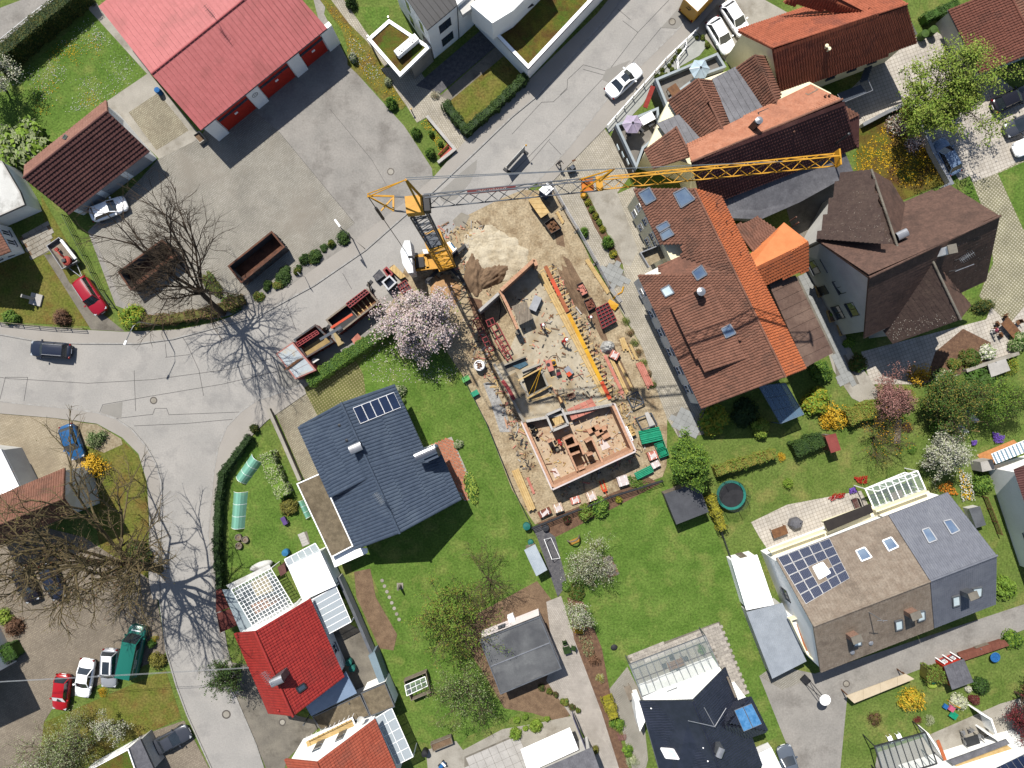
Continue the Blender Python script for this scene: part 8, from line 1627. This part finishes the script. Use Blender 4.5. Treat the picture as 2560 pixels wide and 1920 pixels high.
tile(3,3); t = T_('basketball_stand','basketball stand with round white board in the lane','basketball stand',345,920,0,-.8); MB().box((-.5,0,.15),(.9,.8,.3)).obj('base',CDK,t); [MB().tube([(-.4,k,.3),(.7,k * .3,2.9)],.04,6).obj('pole',CDK,t) for k in (-.3,.3)]; MB().lathe((.9,0,2.95),[(.58,0),(.6,.04),(.02,.06)],20).obj('board',WFRAME,t)
# ---- gardens
tile(2,2)
shed('dark grey roofed shed below the round green tree',[(1420,1215),(1700,1105),(1600,850),(1310,950)],2.3,WOODG,mat('felt_dark',C(96,98,104),C(84,86,92),scale=1,fine=.1),0,.2)
t = T_('trampoline','round trampoline with turquoise rim and safety net','trampoline',1895,960,.9); r_ = 1.65; t.location.z = 0; MB().lathe((0,0,.85),[(r_ - .28,0),(r_,0),(r_,.05),(r_ - .28,.06),(r_ - .28,0)],28,cap=False).obj('rim_pad',mat('turquoise',C(50,150,136),C(40,134,122),scale=2,fine=.05),t); MB().lathe((0,0,.8),[(r_ - .28,0),(r_ - .28,.03),(.02,.035)],28).obj('jumping_mat',CDK,t)
[MB().tube([(math.cos(a) * r_,math.sin(a) * r_,0),(math.cos(a) * r_ * .98,math.sin(a) * r_ * .98,2.5)],.03,6).obj('pole',CDK,t) for a in [k * math.pi / 3 for k in range(6)]]; MB().add([(math.cos(a) * r_,math.sin(a) * r_,z) for z in (.9,2.45) for a in [k * math.pi / 14 for k in range(28)]],[(k,(k + 1) % 28,28 + (k + 1) % 28,28 + k) for k in range(28)]).obj('safety_net',glass('net',(.02,.03,.03),.3,.9),t)
shed('small shed with white corrugated roof beside the pond bed',[(210,1660),(305,1605),(200,1380),(105,1430)],2.,WOODG,mat('white_corrugated',C(214,224,232),C(196,208,218),scale=1,fine=.06,rough=.5),'c',.3)
m = MB(); Q = gp([(278,1342),(337,1330),(415,1505),(345,1515)],.02); Q2 = gp([(278,1342),(345,1515)],1.); [m.tube([Q[a],Q[b]],.03,5) for a,b in ((1,2),)]; m.tube([Q[1],Q2[0],Q2[1],Q[2]],.04,6); m.tube([Q[1],Q[0],Q2[0]],.03,5); m.tube([Q[2],Q[3],Q2[1]],.03,5); m.obj('football_goal',WFRAME,label='white football goal frame on the pond bed',cat='goal')
t = T_('arched_bench','arched plant frame with ochre mat on the lawn','arch',530,1330,0,.4); MB().tube([(math.cos(a) * .7,0,.02 + math.sin(a) * 1.5) for a in [k * math.pi / 10 for k in range(11)]],.09,6).obj('arch',WOODG,t); MB().box((0,-.35,.1),(1.3,.5,.16)).obj('mat',mat('ochre',C(196,150,60),C(178,132,48),scale=3,fine=.1),t)
TEAL = mat('teal_plastic',C(40,128,118),C(34,112,104),scale=2,fine=.06,rough=.5); barrel('teal rain barrel at the corner of the site',125,1218,.42,.9,TEAL); barrel('small teal barrel above the corrugated shed',160,1358,.32,.7,TEAL); barrel('dark tub at the end of the garden fence',288,1235,.4,.5,DFRAME)
def coldframe(label,quad,h,n=3):
    P = gp(quad); t = thing('cold_frame',label,'cold frame',(P[0].x,P[0].y,0)); gm = glass('green_film',(.16,.36,.28),.75,.3); m = MB(); k = 6
    for i in range(n + 1):
        a,b = P[0].lerp(P[3],i / n),P[1].lerp(P[2],i / n); MB().tube([a.lerp(b,j / k) + Vector((0,0,h * math.sin(math.pi * j / k))) for j in range(k + 1)],.02,5).obj('hoop',WFRAME,t)
    for i in range(n):
        m = MB()
        for j in range(k):
            z0,z1 = h * math.sin(math.pi * j / k),h * math.sin(math.pi * (j + 1) / k); q = [P[0].lerp(P[3],(i + e) / n).lerp(P[1].lerp(P[2],(i + e) / n),f / k) + Vector((0,0,z)) for e,f,z in ((0,j,z0),(1,j,z0),(1,j + 1,z1),(0,j + 1,z1))]; m.add(q,[(0,1,2,3)])
        m.obj('film',gm,t)
tile(0,2); coldframe('upper green film tunnel on the corner lawn',[(2040,800),(2130,865),(2270,680),(2175,605)],.8); coldframe('lower green film tunnel on the corner lawn',[(1998,1240),(2115,1245),(2145,930),(2020,930)],.8)
for k,(x,y) in enumerate(((2068,1320),(2126,1340),(2072,1392))): t = T_('ring_planter',('upper ring planter of the clover group','right ring planter of the clover group','lower ring planter of the clover group')[k],'planter',x,y); MB().lathe((0,0,0),[(.36,0),(.38,.4),(.3,.4),(.3,.3)],16).obj('ring',WOODG,t); MB().lathe((0,0,.25),[(.3,0),(.02,.08)],12).obj('soil',SOIL,t)
tile(1,2); coldframe('green glazed frame against the gravel roof garage',[(362,1015),(410,1000),(475,1140),(430,1165)],.5,3); slabs(sheet('terracotta_terrace',gp([(1500,530),(1690,455),(1885,890),(1860,1000),(1800,1010)]),CONC,.03),[(1510,535),(1690,462),(1880,890),(1850,1000),(1800,1000)],.56,.3,math.radians(-22),mat('terracotta',C(206,138,104),C(186,114,84),scale=4,fine=.15,rnd=.15),.05,.04,1,'terracotta_tile')
t = T_('handcart','purple handcart on the corner lawn','cart',255,1175,0,-1.1); MB().box((0,0,.4),(.9,.5,.3)).obj('tray',mat('purple_plastic',C(110,84,150),C(96,72,134),scale=2,fine=.05),t); [place(WT,'wheel',(.3,s,.2),0,t,.6) for s in (-.28,.28)]; MB().tube([(.5,0,.4),(1.,0,.3)],.02,5).obj('handle',CDK,t)
barrel('blue barrel beside the glazed pergola',270,1445,.38,.8,mat('blue_plastic',C(60,140,190),C(50,126,176),scale=2,fine=.05)); [T_2 for T_2 in ()]; t = T_('covered_boat','white covered boat beside the glazed pergola','boat',60,1560,0,.35); MB().lathe((0,0,.2),[(.2,0),(.75,.2),(.8,.35),(.5,.55),(.02,.65)],16,sx=1.7,sy=.6).obj('cover',R_PALE,t,smooth=True); MB().box((0,0,.1),(1.6,.3,.2)).obj('cradle',WOOD,t)
slabs(sheet('step_path',gp([(370,1300),(440,1270),(470,1380),(400,1410)]),CONC_D,.026),[(375,1300),(440,1275),(465,1380),(405,1405)],.8,.3,.4,CONC_L,.045)
tile(1,3)
t = thing('mini_greenhouse','small wooden greenhouse with glass lid on the lawn','greenhouse',g(1400,960)); P = gp([(1275,910),(1470,830),(1510,1010),(1340,1080)],1.); m = MB(); ring(m,P,inset(P,.08),0,1.); m.obj('frame',WOODG,t); glazed(t,[(1285,945),(1460,868),(1482,950),(1303,1035)],1.15,4,2,.04,posts=False,name='lid')
P = gp([(1505,1455),(1685,1385),(1702,1450),(1530,1520)],.7); t = thing('raised_bed','wooden raised bed filled with soil at the bottom terrace','raised bed',(P[0].x,P[0].y,0)); m = MB(); ring(m,P,inset(P,.1),0,.7); m.obj('frame',WOODG,t); MB().prism(inset(P,.1),0,.6).obj('soil',SOIL,t)
slabs(sheet('slab_terrace',gp([(1800,1560),(2240,1370),(2400,1700),(1800,1720)]),CONC_D,.036),[(1810,1560),(2240,1375),(2400,1700),(1800,1720)],.92,.92,.41,CONC_L,.055,.03); barrel('upper green barrel behind the red roofed house',815,725,.37,.9,TEAL); barrel('lower green barrel behind the red roofed house',843,776,.37,.9,TEAL); barrel('black bin beside the bottom raised bed',1465,1500,.35,1.,CDK,'waste_bin','bin')
st = sheet('stepping_stones',gp([(1075,30),(1100,20),(1260,380),(1230,395)]),GR_RICH,.03)
sm = MB().lathe((0,0,0),[(.2,0),(.2,.03),(.05,.035)],10).mesh('stepping_stone',CONC); [place(sm,'stepping_stone',g(1090 + 21 * k,38 + 48 * k) + Vector((0,0,.04)),k,st) for k in range(8)]
t = T_('stone_stele','dark stone stele on the lawn','stele',1245,85); MB().lathe((0,0,0),[(.28,0),(.2,.3),(.14,1.3),(.1,1.6)],6).obj('stele',CONC_D,t); MB().box((0,0,.05),(.7,.7,.1)).obj('plinth',CONC,t); t = T_('ride_on_toy','blue and white ride-on toy at the bottom terrace','toy',1610,1620,0,.8); MB().box((0,0,.35),(.8,.35,.3)).obj('body',CBL,t); MB().box((.3,0,.6),(.2,.5,.15)).obj('handlebar',WFRAME,t); [place(WT,'wheel',(x_,y_,.16),0,t,.5) for x_ in (-.3,.3) for y_ in (-.2,.2)]
tile(2,3); table('dark green table on the paved drive',470,620,.8,.8,.3,LDK); chair('green chair above the dark green table',452,565,-1.3,LDK); chair('green chair right of the dark green table',525,610,2.9,LDK); t = T_('robot_mower','dark robot mower on the lawn','robot mower',880,612,0,.4); MB().lathe((0,0,.05),[(.3,0),(.33,.12),(.2,.24),(.02,.27)],14,sx=1.2).obj('shell',CDK,t); MB().box((-.05,0,.27),(.2,.2,.03)).obj('panel',CG,t); table('barbecue table beside the conservatory',1005,985,1.6,.7,-1.2,WOODG)
tile(2,0); parasol('light blue parasol on the upper terrace',1632,580,92,6,mat('cloth_light_blue',C(206,226,238),C(192,214,228),scale=2,fine=.04),3.02); parasol('lilac parasol on the lower terrace',1045,1058,90,6,mat('cloth_lilac',C(206,192,216),C(192,178,204),scale=2,fine=.04),3.02); table('white table beside the lilac parasol',1158,1045,1.5,.9,.5,WFRAME,3.02); [chair(od(k,'grey chair near the white terrace table, {} counted from the street'),x,y,a,DFRAME,3.02,'terrace chairs') for k,(x,y,a) in enumerate (((1000,1170,.5),(1110,1140,.8),(1190,1090,2.3),(1230,1030,2.8)))]; table('orange framed table on the upper terrace',1385,800,1.1,1.,.6,WOOD,3.02)
fence('white railing along the sidewalk in front of the terraces',[(1590,275),(1320,530),(1040,850),(815,1105)],1.,WFRAME,1.6,'railing',.06,2); fence('white railing around the clipped ball bushes',[(1485,390),(1495,430),(1412,530),(1425,620)],1.,WFRAME,1.2,'railing',.06,2); sheet('front_paving',gp([(1530,300),(1590,275),(1690,390),(1620,480),(1250,690),(1130,900),(960,1080),(830,1150),(815,1105),(1320,535)]),mat('grey_pavers',C(196,198,192),C(182,184,178),scale=1,fine=.06),.034)
tile(2,1); slabs(sheet('slab_walk',gp([(760,660),(910,600),(1010,780),(870,840)]),CONC_D,.036),[(760,660),(910,600),(1010,780),(870,840)],.62,.62,math.radians(-27),mat('grey_slab',C(176,178,176),C(164,166,164),scale=1,fine=.06,rnd=.06),.045); tile(2,2); slabs(sheet('slab_walk',gp([(1370,270),(1530,190),(1640,440),(1440,460)]),CONC_D,.036),[(1370,270),(1530,195),(1640,440),(1445,455)],.62,.62,math.radians(-27),MATS['grey_slab'],.045)
tile(3,1); slabs(sheet('slab_walk',gp([(245,735),(350,690),(470,960),(600,1260),(790,1660),(600,1660),(560,1400)]),CONC_D,.04),[(250,735),(350,695),(470,960),(600,1260),(780,1660),(610,1660),(560,1400)],.6,.6,math.radians(-64),MATS['grey_slab'],.05); table('long brown garden table at the right edge',2060,1180,2.2,1.1,-.85,WOOD); [chair(od(k,'brown garden chair at the long table, {} from the left'),x,y,a,WOOD,0,'garden chairs at the long table') for k,(x,y,a) in enumerate (((1945,1190,.4),(1960,1140,.6),(1990,1235,.6),(2030,1080,-.9),(2110,1250,2.2),(2140,1130,3.8)))]; shed('grey slab roofed box among the bushes',[(1930,1600),(2095,1540),(2050,1440),(1895,1490)],1.,WOODG,CONC_L,0,.05); lowwall('pale curved wall behind the bark bed',[(1680,1545),(1900,1470),(2130,1395)],.3,.7,CONC)
for lb,x,y in (('wooden planter below the door canopy',460,850),('upper planter with lettuce beside the walk',560,1065),('lower planter with twigs beside the walk',650,1180)): t = T_('wood_planter',lb,'planter',x,y,0,.3); m = MB(); A = [Vector(v) for v in ((-.65,-.7,0),(.65,-.7,0),(.65,.7,0),(-.65,.7,0))]; ring(m,A,inset(A,.07),0,.35); m.obj('frame',WOODL,t); MB().prism(inset(A,.07),0,.28).obj('soil',SOIL,t); [MB().lathe((random.uniform(-.3,.3),random.uniform(-.4,.4),.28),[(.2,0),(.22,.1),(.05,.2)],8).obj('plant',LLM,t) for _ in range(2)]
tile(3,0); [barrel(lb,x,y,.45,1.1,LDK2,'green_bin','waste bin') for lb,x,y in (('left green waste bin below the hedge',1310,330),('right green waste bin below the hedge',1385,295))]; lowwall('grey retaining wall beside the light blue car',[(1290,1090),(1390,1330),(1545,1600),(1480,1640)],.3,.9,GREYW,ALU); lowwall('grey wall between meadow and court',[(790,1100),(1000,990),(1130,930)],.3,.8,GREYW,ALU)
t = thing('metal_stairs','grey metal stairs and landing behind the red tiled villa','stairs',g(750,780)); MB().prism(gp([(600,810),(800,730),(850,800),(650,880)],2.8),2.7,2.8).obj('landing',CG,t); [MB().box(g(830 + k * 6,690 - k * 18,2.4 - k * .25) ,(.9,.28,.05),.4).obj('tread',CG,t) for k in range(8)]; m = MB(); path_wall(m,gp([(600,815),(650,885),(905,780),(865,690)],3.7),.05,3.65,3.72); m.obj('railing',ALU,t)
tile(1,0); t = T_('park_bench','red bench on the raised bed wall','bench',1640,1330,0,.8); [MB().box((0,-.18 + k * .13,.45),(1.6,.1,.04)).obj('seat_slat',REDDOOR,t) for k in range(4)]; [MB().box((0,.3,.6 + k * .14),(1.6,.04,.1)).obj('back_slat',REDDOOR,t) for k in range(3)]; [MB().box((s,0,.22),(.08,.5,.44)).obj('leg',CDK,t) for s in (-.6,.6)]; lowwall('low stone wall of the raised bed',[(1575,1415),(1720,1300),(1480,1015)],.25,.45,CONC,CONC_L); t = T_('bollard_lamp','small bollard lamp beside the entrance paving','lamp',1350,970); MB().tube([(0,0,0),(0,0,.9)],.06,8).obj('post',CDK,t); MB().lathe((0,0,.9),[(.1,0),(.12,.1),(.04,.16)],10).obj('globe',WOODL,t)
tile(0,0); barrel('blue barrel at the gable of the red hall',1390,805,.32,.9,CBL); P = gp([(1660,1165),(1720,1130),(1780,1200),(1725,1240)],.6); t = thing('concrete_planter','grey concrete trough at the corner of the red hall','planter',(P[0].x,P[0].y,0)); m = MB(); ring(m,P,inset(P,.1),0,.6); m.obj('trough',CONC,t); MB().prism(inset(P,.1),0,.4).obj('soil',SOIL,t); fence('thin railing beside the path at upper left',[(-40,450),(280,190),(600,-60)],1.,ALU,2.2,'railing')
tile(0,1); fence('wire fence between drive and yard',[(590,215),(760,560),(900,850),(1010,1010)],1.2,MATS['fence_green'],2.4); fence('low front fence along the sidewalk at the left',[(0,1125),(200,1145),(480,1170),(750,1185)],.9,WOODG,1.6); t = T_('stone_bird_bath','pale stone slab with leaning stele on the left lawn','stone monument',320,930,0,-.25); MB().box((0,0,.12),(1.3,1.3,.24)).obj('slab',CONC_L,t); MB().beam((-.2,0,.25),(-.5,.1,1.9),.35,.14).obj('stele',CONC_L,t)
slabs(sheet('stone_path',gp([(165,400),(390,270),(450,330),(420,510),(280,580)]),SOIL,.03),[(165,400),(390,270),(450,330),(420,510),(280,580)],.85,.5,.5,CONC,.045,.04,1,'stone_slab')
zone(0,0,2212 / 2560); shed('white corrugated annexe at the left gable of the terrace',[(1612,1318),(1672,1306),(1635,1198),(1580,1212)],2.5,WHITE,R_WHITE,'c',.05); shed('grey corrugated annexe below the white one',[(1668,1466),(1742,1428),(1690,1302),(1612,1322)],2.4,GREYW,mat('grey_corrugated',C(186,194,204),C(170,178,188),scale=1,fine=.06,rough=.5),'c',.05)
tile(3,3); P = gp([(675,1035),(1190,845),(1265,890),(745,1100)],1.8); t = thing('wood_store','cream roofed wood store along the lane','shed',(P[0].x,P[0].y,0)); panels(P,1.9,'roof_panel',mat('cream_panel',C(236,218,188),C(224,204,172),scale=.8,fine=.06),t,along='u' if abs(P[1].x - P[0].x) < 1 else 'v',lift=0,t=.08); [MB().box((p.x,p.y,.85),(.1,.1,1.7)).obj('post',WOOD,t) for p in inset(P,.15)]
t = shed('grey roofed playhouse with red and white front',[(1520,782),(1692,716),(1770,912),(1585,980)],2.,REDDOOR,R_SEAMG,.5,.1,'play_house'); W = gp([(1520,782),(1692,716)],2.); [window(t,W[0],W[1],a,a + .16,.9,1.5) for a in (.2,.62)]; [MB().beam(W[0].lerp(W[1],a) * 1 - Vector((0,0,1.1)) + Vector((-.02,.12,0)),W[0].lerp(W[1],a + .06) - Vector((0,0,1.1)) + Vector((-.02,.12,0)),.06,1.8).obj('white_board',WFRAME,t) for a in (.08,.45,.84)]; t = T_('play_table','colourful play table set on the lawn','toy',1570,1160,0,-.6); MB().box((.3,-.2,.5),(.9,.7,.06)).obj('green_top',GREENP,t); MB().box((-.3,.3,.45),(.6,.6,.3)).obj('pink_box',CPK,t); MB().box((-.9,.1,.35),(.5,.5,.2)).obj('blue_seat',CBL,t); [MB().tube([(-.9,.8,0),(-.7,.8,1.2),(-.1,.9,1.2),(0,.9,0)],.05,6).obj('yellow_frame',FYEL,t)]
t = T_('blue_paddling_ring','blue round swing seat on a stand','swing',1962,702,.6); MB().lathe((0,0,0),[(.5,0),(.56,.06),(.48,.1),(.4,.03)],20).obj('ring',CBL,t); [MB().tube([(math.cos(a) * .5,math.sin(a) * .5,.05),(-math.cos(a) * .5,-math.sin(a) * .5,.05)],.02,4).obj('rope',CBL,t) for a in (0,.8,1.6,2.4)]; shed('long terracotta planter shed along the lane',[(1700,730),(2085,600),(2040,550),(1640,680)],.8,BRICKD,BRICKD,.9,.05,along='v'); table('dark garden table on the terrace',1730,1395,1.5,1.05,.3,DFRAME); [chair(od(k,'pale garden chair at the dark terrace table, {} from the left'),x,y,a,ALU,0,'chairs at the dark terrace table') for k,(x,y,a) in enumerate (((1665,1340,.3),(1680,1400,.3),(1695,1450,.3),(1730,1320,-1.2),(1800,1370,3.4),(1810,1420,3.4)))]; [chair(lb,x,y,2.,WFRAME) for lb,x,y in (('left white deck chair on the lawn',1035,1385),('right white deck chair on the lawn',1112,1365))]; t = T_('slide','bright green plastic slide beside the arbour','slide',1418,920,0,.3); MB().lathe((0,0,.1),[(.5,0),(.6,.15),(.45,.25),(.02,.2)],16,sx=1.2).obj('tub',LLM2,t); MB().box((0,.5,.5),(.5,.8,.06)).obj('chute',GREENP,t)
tile(3,2); t = shed('red roofed garden kiosk beside the bushes',[(545,597),(632,570),(582,425),(490,450)],2.1,WOOD,mat('kiosk_red',C(166,84,76),C(150,72,66),scale=1,fine=.08),0,.1); t = thing('white_canopy','white zigzag garden canopy on wooden poles','canopy',g(1700,330)); CL = mat('canopy_cloth',C(228,230,234),C(214,216,222),scale=2,fine=.04); [MB().add([g(*a,z) for a,z in q],[(0,1,2,3)]).obj('cloth',CL,t) for q in ([((1585,320),1.2),((1640,310),1.4),((1740,415),1.2),((1700,420),1.)],[((1585,320),1.3),((1670,235),2.4),((1720,225),2.4),((1640,320),1.4)],[((1670,235),2.4),((1740,225),2.4),((1840,325),1.4),((1785,335),1.4)])]; MB().beam(g(1640,322,1.5),g(1865,325,1.5),.08).obj('pole',WOODL,t); MB().box(g(1735,400) + Vector((0,0,.9)),(.08,.08,1.8)).obj('post',WOODL,t)
st = sheet('garden_steps',gp([(1100,310),(1155,300),(1140,510),(1085,515)]),WOODG,.03); panels(gp([(1100,310),(1155,300),(1140,510),(1085,515)]),.3,'plank',WOODG,st,along='u',lift=.06,t=.04); t = T_('covered_grill','grey covered grill on the patio','grill',225,1195,0,.3); MB().lathe((0,0,0),[(.75,0),(.72,.7),(.5,1.),(.05,1.05)],6,sx=1.1,sy=.9).obj('cover',R_SEAMG,t); MB().tube([(.3,0,1.),(.3,0,1.15)],.05,6).obj('knob',CDK,t); table('wire topped table on the left patio',80,1265,1.7,1.,.35,WOOD); t = T_('garden_bench','red brown bench beside the conservatory','bench',748,1042,0,-1.2); [MB().box((0,-.2 + k * .14,.45),(1.5,.11,.04)).obj('seat_slat',R_BROWN,t) for k in range(4)]; MB().box((0,.32,.75),(1.5,.05,.5)).obj('backrest',CDK,t); [MB().box((s,.05,.22),(.06,.6,.44)).obj('leg',CDK,t) for s in (-.65,.65)]
fence('brown slatted rail fence beside the white house',[(1850,970),(1975,1285)],1.,WOOD,1.5,'slat_fence',.06,4); fence('garden fence between the lawn and the terraced gardens',[(1700 - 2212,1000),(1870 - 2212,1480),(1960 - 2212,1700)],1.,DFRAME,2.2); P = gp([(1740,1080),(1830,1060),(1880,1215),(1800,1240)],1.2); t = thing('bin_store','grey bin store beside the white house','bin store',(P[0].x,P[0].y,0)); MB().prism(P,0,1.15).obj('box',GREYW,t); MB().prism(inset(P,-.05),1.15,1.2).obj('lid',ZINC,t)

# ---- loose debris on the site
def debris(name,label,poly,n,mats,z=.04,seed=1,smin=.08,smax=.5):
    P = gp(poly); rr = random.Random(seed); xs = [p.x for p in P]; ys = [p.y for p in P]; mb = MB(); k = 0
    while k < n:
        q = (rr.uniform(min(xs),max(xs)),rr.uniform(min(ys),max(ys)))
        if inpoly(q,P): k += 1; L = rr.uniform(smin,smax) * rr.choice((.4,.5,1,2.2)); mb.box((q[0],q[1],z + rr.uniform(.01,.08)),(L,rr.uniform(.04,.16),rr.uniform(.03,.14)),rr.uniform(0,3.2),rr.randrange(len(mats)))
    mb.obj(name,mats,label=label,cat='debris',kind='stuff')
DB = [WOODL,WOOD,CONC_L,BRICKW,CONC_D,SOIL,CDK,PINKP]
zone(1160,840,6.9125)
debris('debris','loose offcuts and rubble on the concrete slab',[(780,-560),(1180,-950),(2400,1100),(1500,1350),(1500,700),(1000,350)],260,DB,SL,1); debris('debris','loose offcuts and rubble left of the slab',[(100,-300),(500,0),(560,700),(1000,1500),(1250,2300),(1000,2300),(500,900),(150,400)],330,DB,.04,2)
debris('debris','loose offcuts and rubble right of the slab',[(1500,-1300),(1900,-700),(2500,400),(3000,1500),(2800,2300),(2700,1400),(1500,-1000)],330,DB,.04,3); debris('debris','loose offcuts along the lower edge of the site',[(1500,2550),(3000,1800),(3200,2000),(1700,2800)],140,DB,.04,4); debris('debris','rubble and offcuts between crane and magnolia',[(-600,-1900),(300,-2000),(600,-1300),(500,-700),(100,-700),(-500,-1000)],300,DB,.04,5)
zone(1280,980,6.9125); debris('debris','clay block offcuts on the lower floor',[(330,640),(1700,330),(2000,960),(760,1520)],200,[BRICKW,BRICKD,CONC_L,WOODL],.1,6)
zone(1160,640,6.9125)
for lb,pts in (('black cable looping around the concrete wall',[(100,1200),(250,1000),(420,820),(600,720),(640,900),(600,1150)]),('dark hose lying across the sand',[(900,-80),(980,60),(1000,180),(940,260)]),('black cable along the left edge of the slab',[(420,1500),(620,1650),(800,1900),(1000,2300)])): MB().tube([p + Vector((0,0,.06)) for p in gp(pts)],.05,5).obj('power_cable',CDK,label=lb,cat='cable')
for k,(pl,m_) in enumerate((([(150,150),(330,60),(420,300),(250,420),(120,330)],SOIL),([(1700,0),(1820,60),(2300,900),(2500,1500),(2380,1450),(2000,700)],SOIL),([(60,700),(300,760),(420,1300),(250,1280)],MULCH),([(1550,-500),(1700,-420),(1750,-150),(1600,-200)],SOIL),([(2450,1500),(2560,1480),(2950,2300),(2820,2350)],SOIL))): sheet('earth_patch',gp(pl),m_,.034 + .003 * k)
tile(2,3); slabs(sheet('slab_patio',gp([(990,690),(1790,392),(2040,1010),(1950,1060),(1660,540),(1030,780)]),CONC_D,.034),[(1000,690),(1785,400),(2030,1010),(1950,1050),(1670,540),(1040,770)],.62,.36,.38,mat('mixed_slab',C(206,198,186),C(176,168,160),scale=3,fine=.1,rnd=.16),.05,.02,1)
tile(2,2); slabs(sheet('stone_patch',gp([(780,1500),(850,1480),(930,1640),(830,1680)]),SOIL,.034),[(785,1500),(850,1485),(925,1640),(835,1670)],.42,.3,.6,CONC_D,.06,.03,1,'stone')
tile(1,2); lowwall('grey drive wall beside the corner lawn',[(125,215),(240,470),(395,825)],.3,.8,CONC_D,CONC); tile(1,3); lowwall('long grey garden wall right of the red roofed house',[(740,-20),(860,250),(1010,600),(1060,690)],.25,1.6,GREYW,ZINC)
tile(0,3); m = MB(); m.tube([g(-60,915,7.),g(1100,850,6.2),g(2150,790,7.)],.02,4); m.tube([g(-60,920,7.3),g(1100,858,6.5),g(2150,796,7.3)],.02,4); m.obj('overhead_cable',ALU,label='thin overhead cables crossing the courtyard and side road',cat='cable')
tile(2,3); table('dark dining table inside the conservatory',1400,740,1.8,.9,.37,WOOD); [chair(od(k,'conservatory chair around the dark dining table, {} from the left'),x,y,a,DFRAME,.06,'conservatory chairs') for k,(x,y,a) in enumerate(((1310,760,.3),(1370,690,-1.2),(1430,800,1.9),(1490,700,3.4)))]; table('pale sideboard inside the conservatory',1200,900,1.4,.6,.37,CONC_L); S('potted palm in the conservatory corner',1640,640,40,1.2,'spiky',(LG,LG2)); table('blue grey sofa table inside the conservatory',1640,780,1.2,.7,.37,CG)
tile(3,2); table('wooden table inside the white conservatory',1080,950,1.4,.8,.36,WOODG); S('green plants inside the white conservatory',930,990,40,.9,'loose',(LG,LG2)); S('second plant group inside the white conservatory',1220,870,36,.9,'loose',(LDK,LG2))
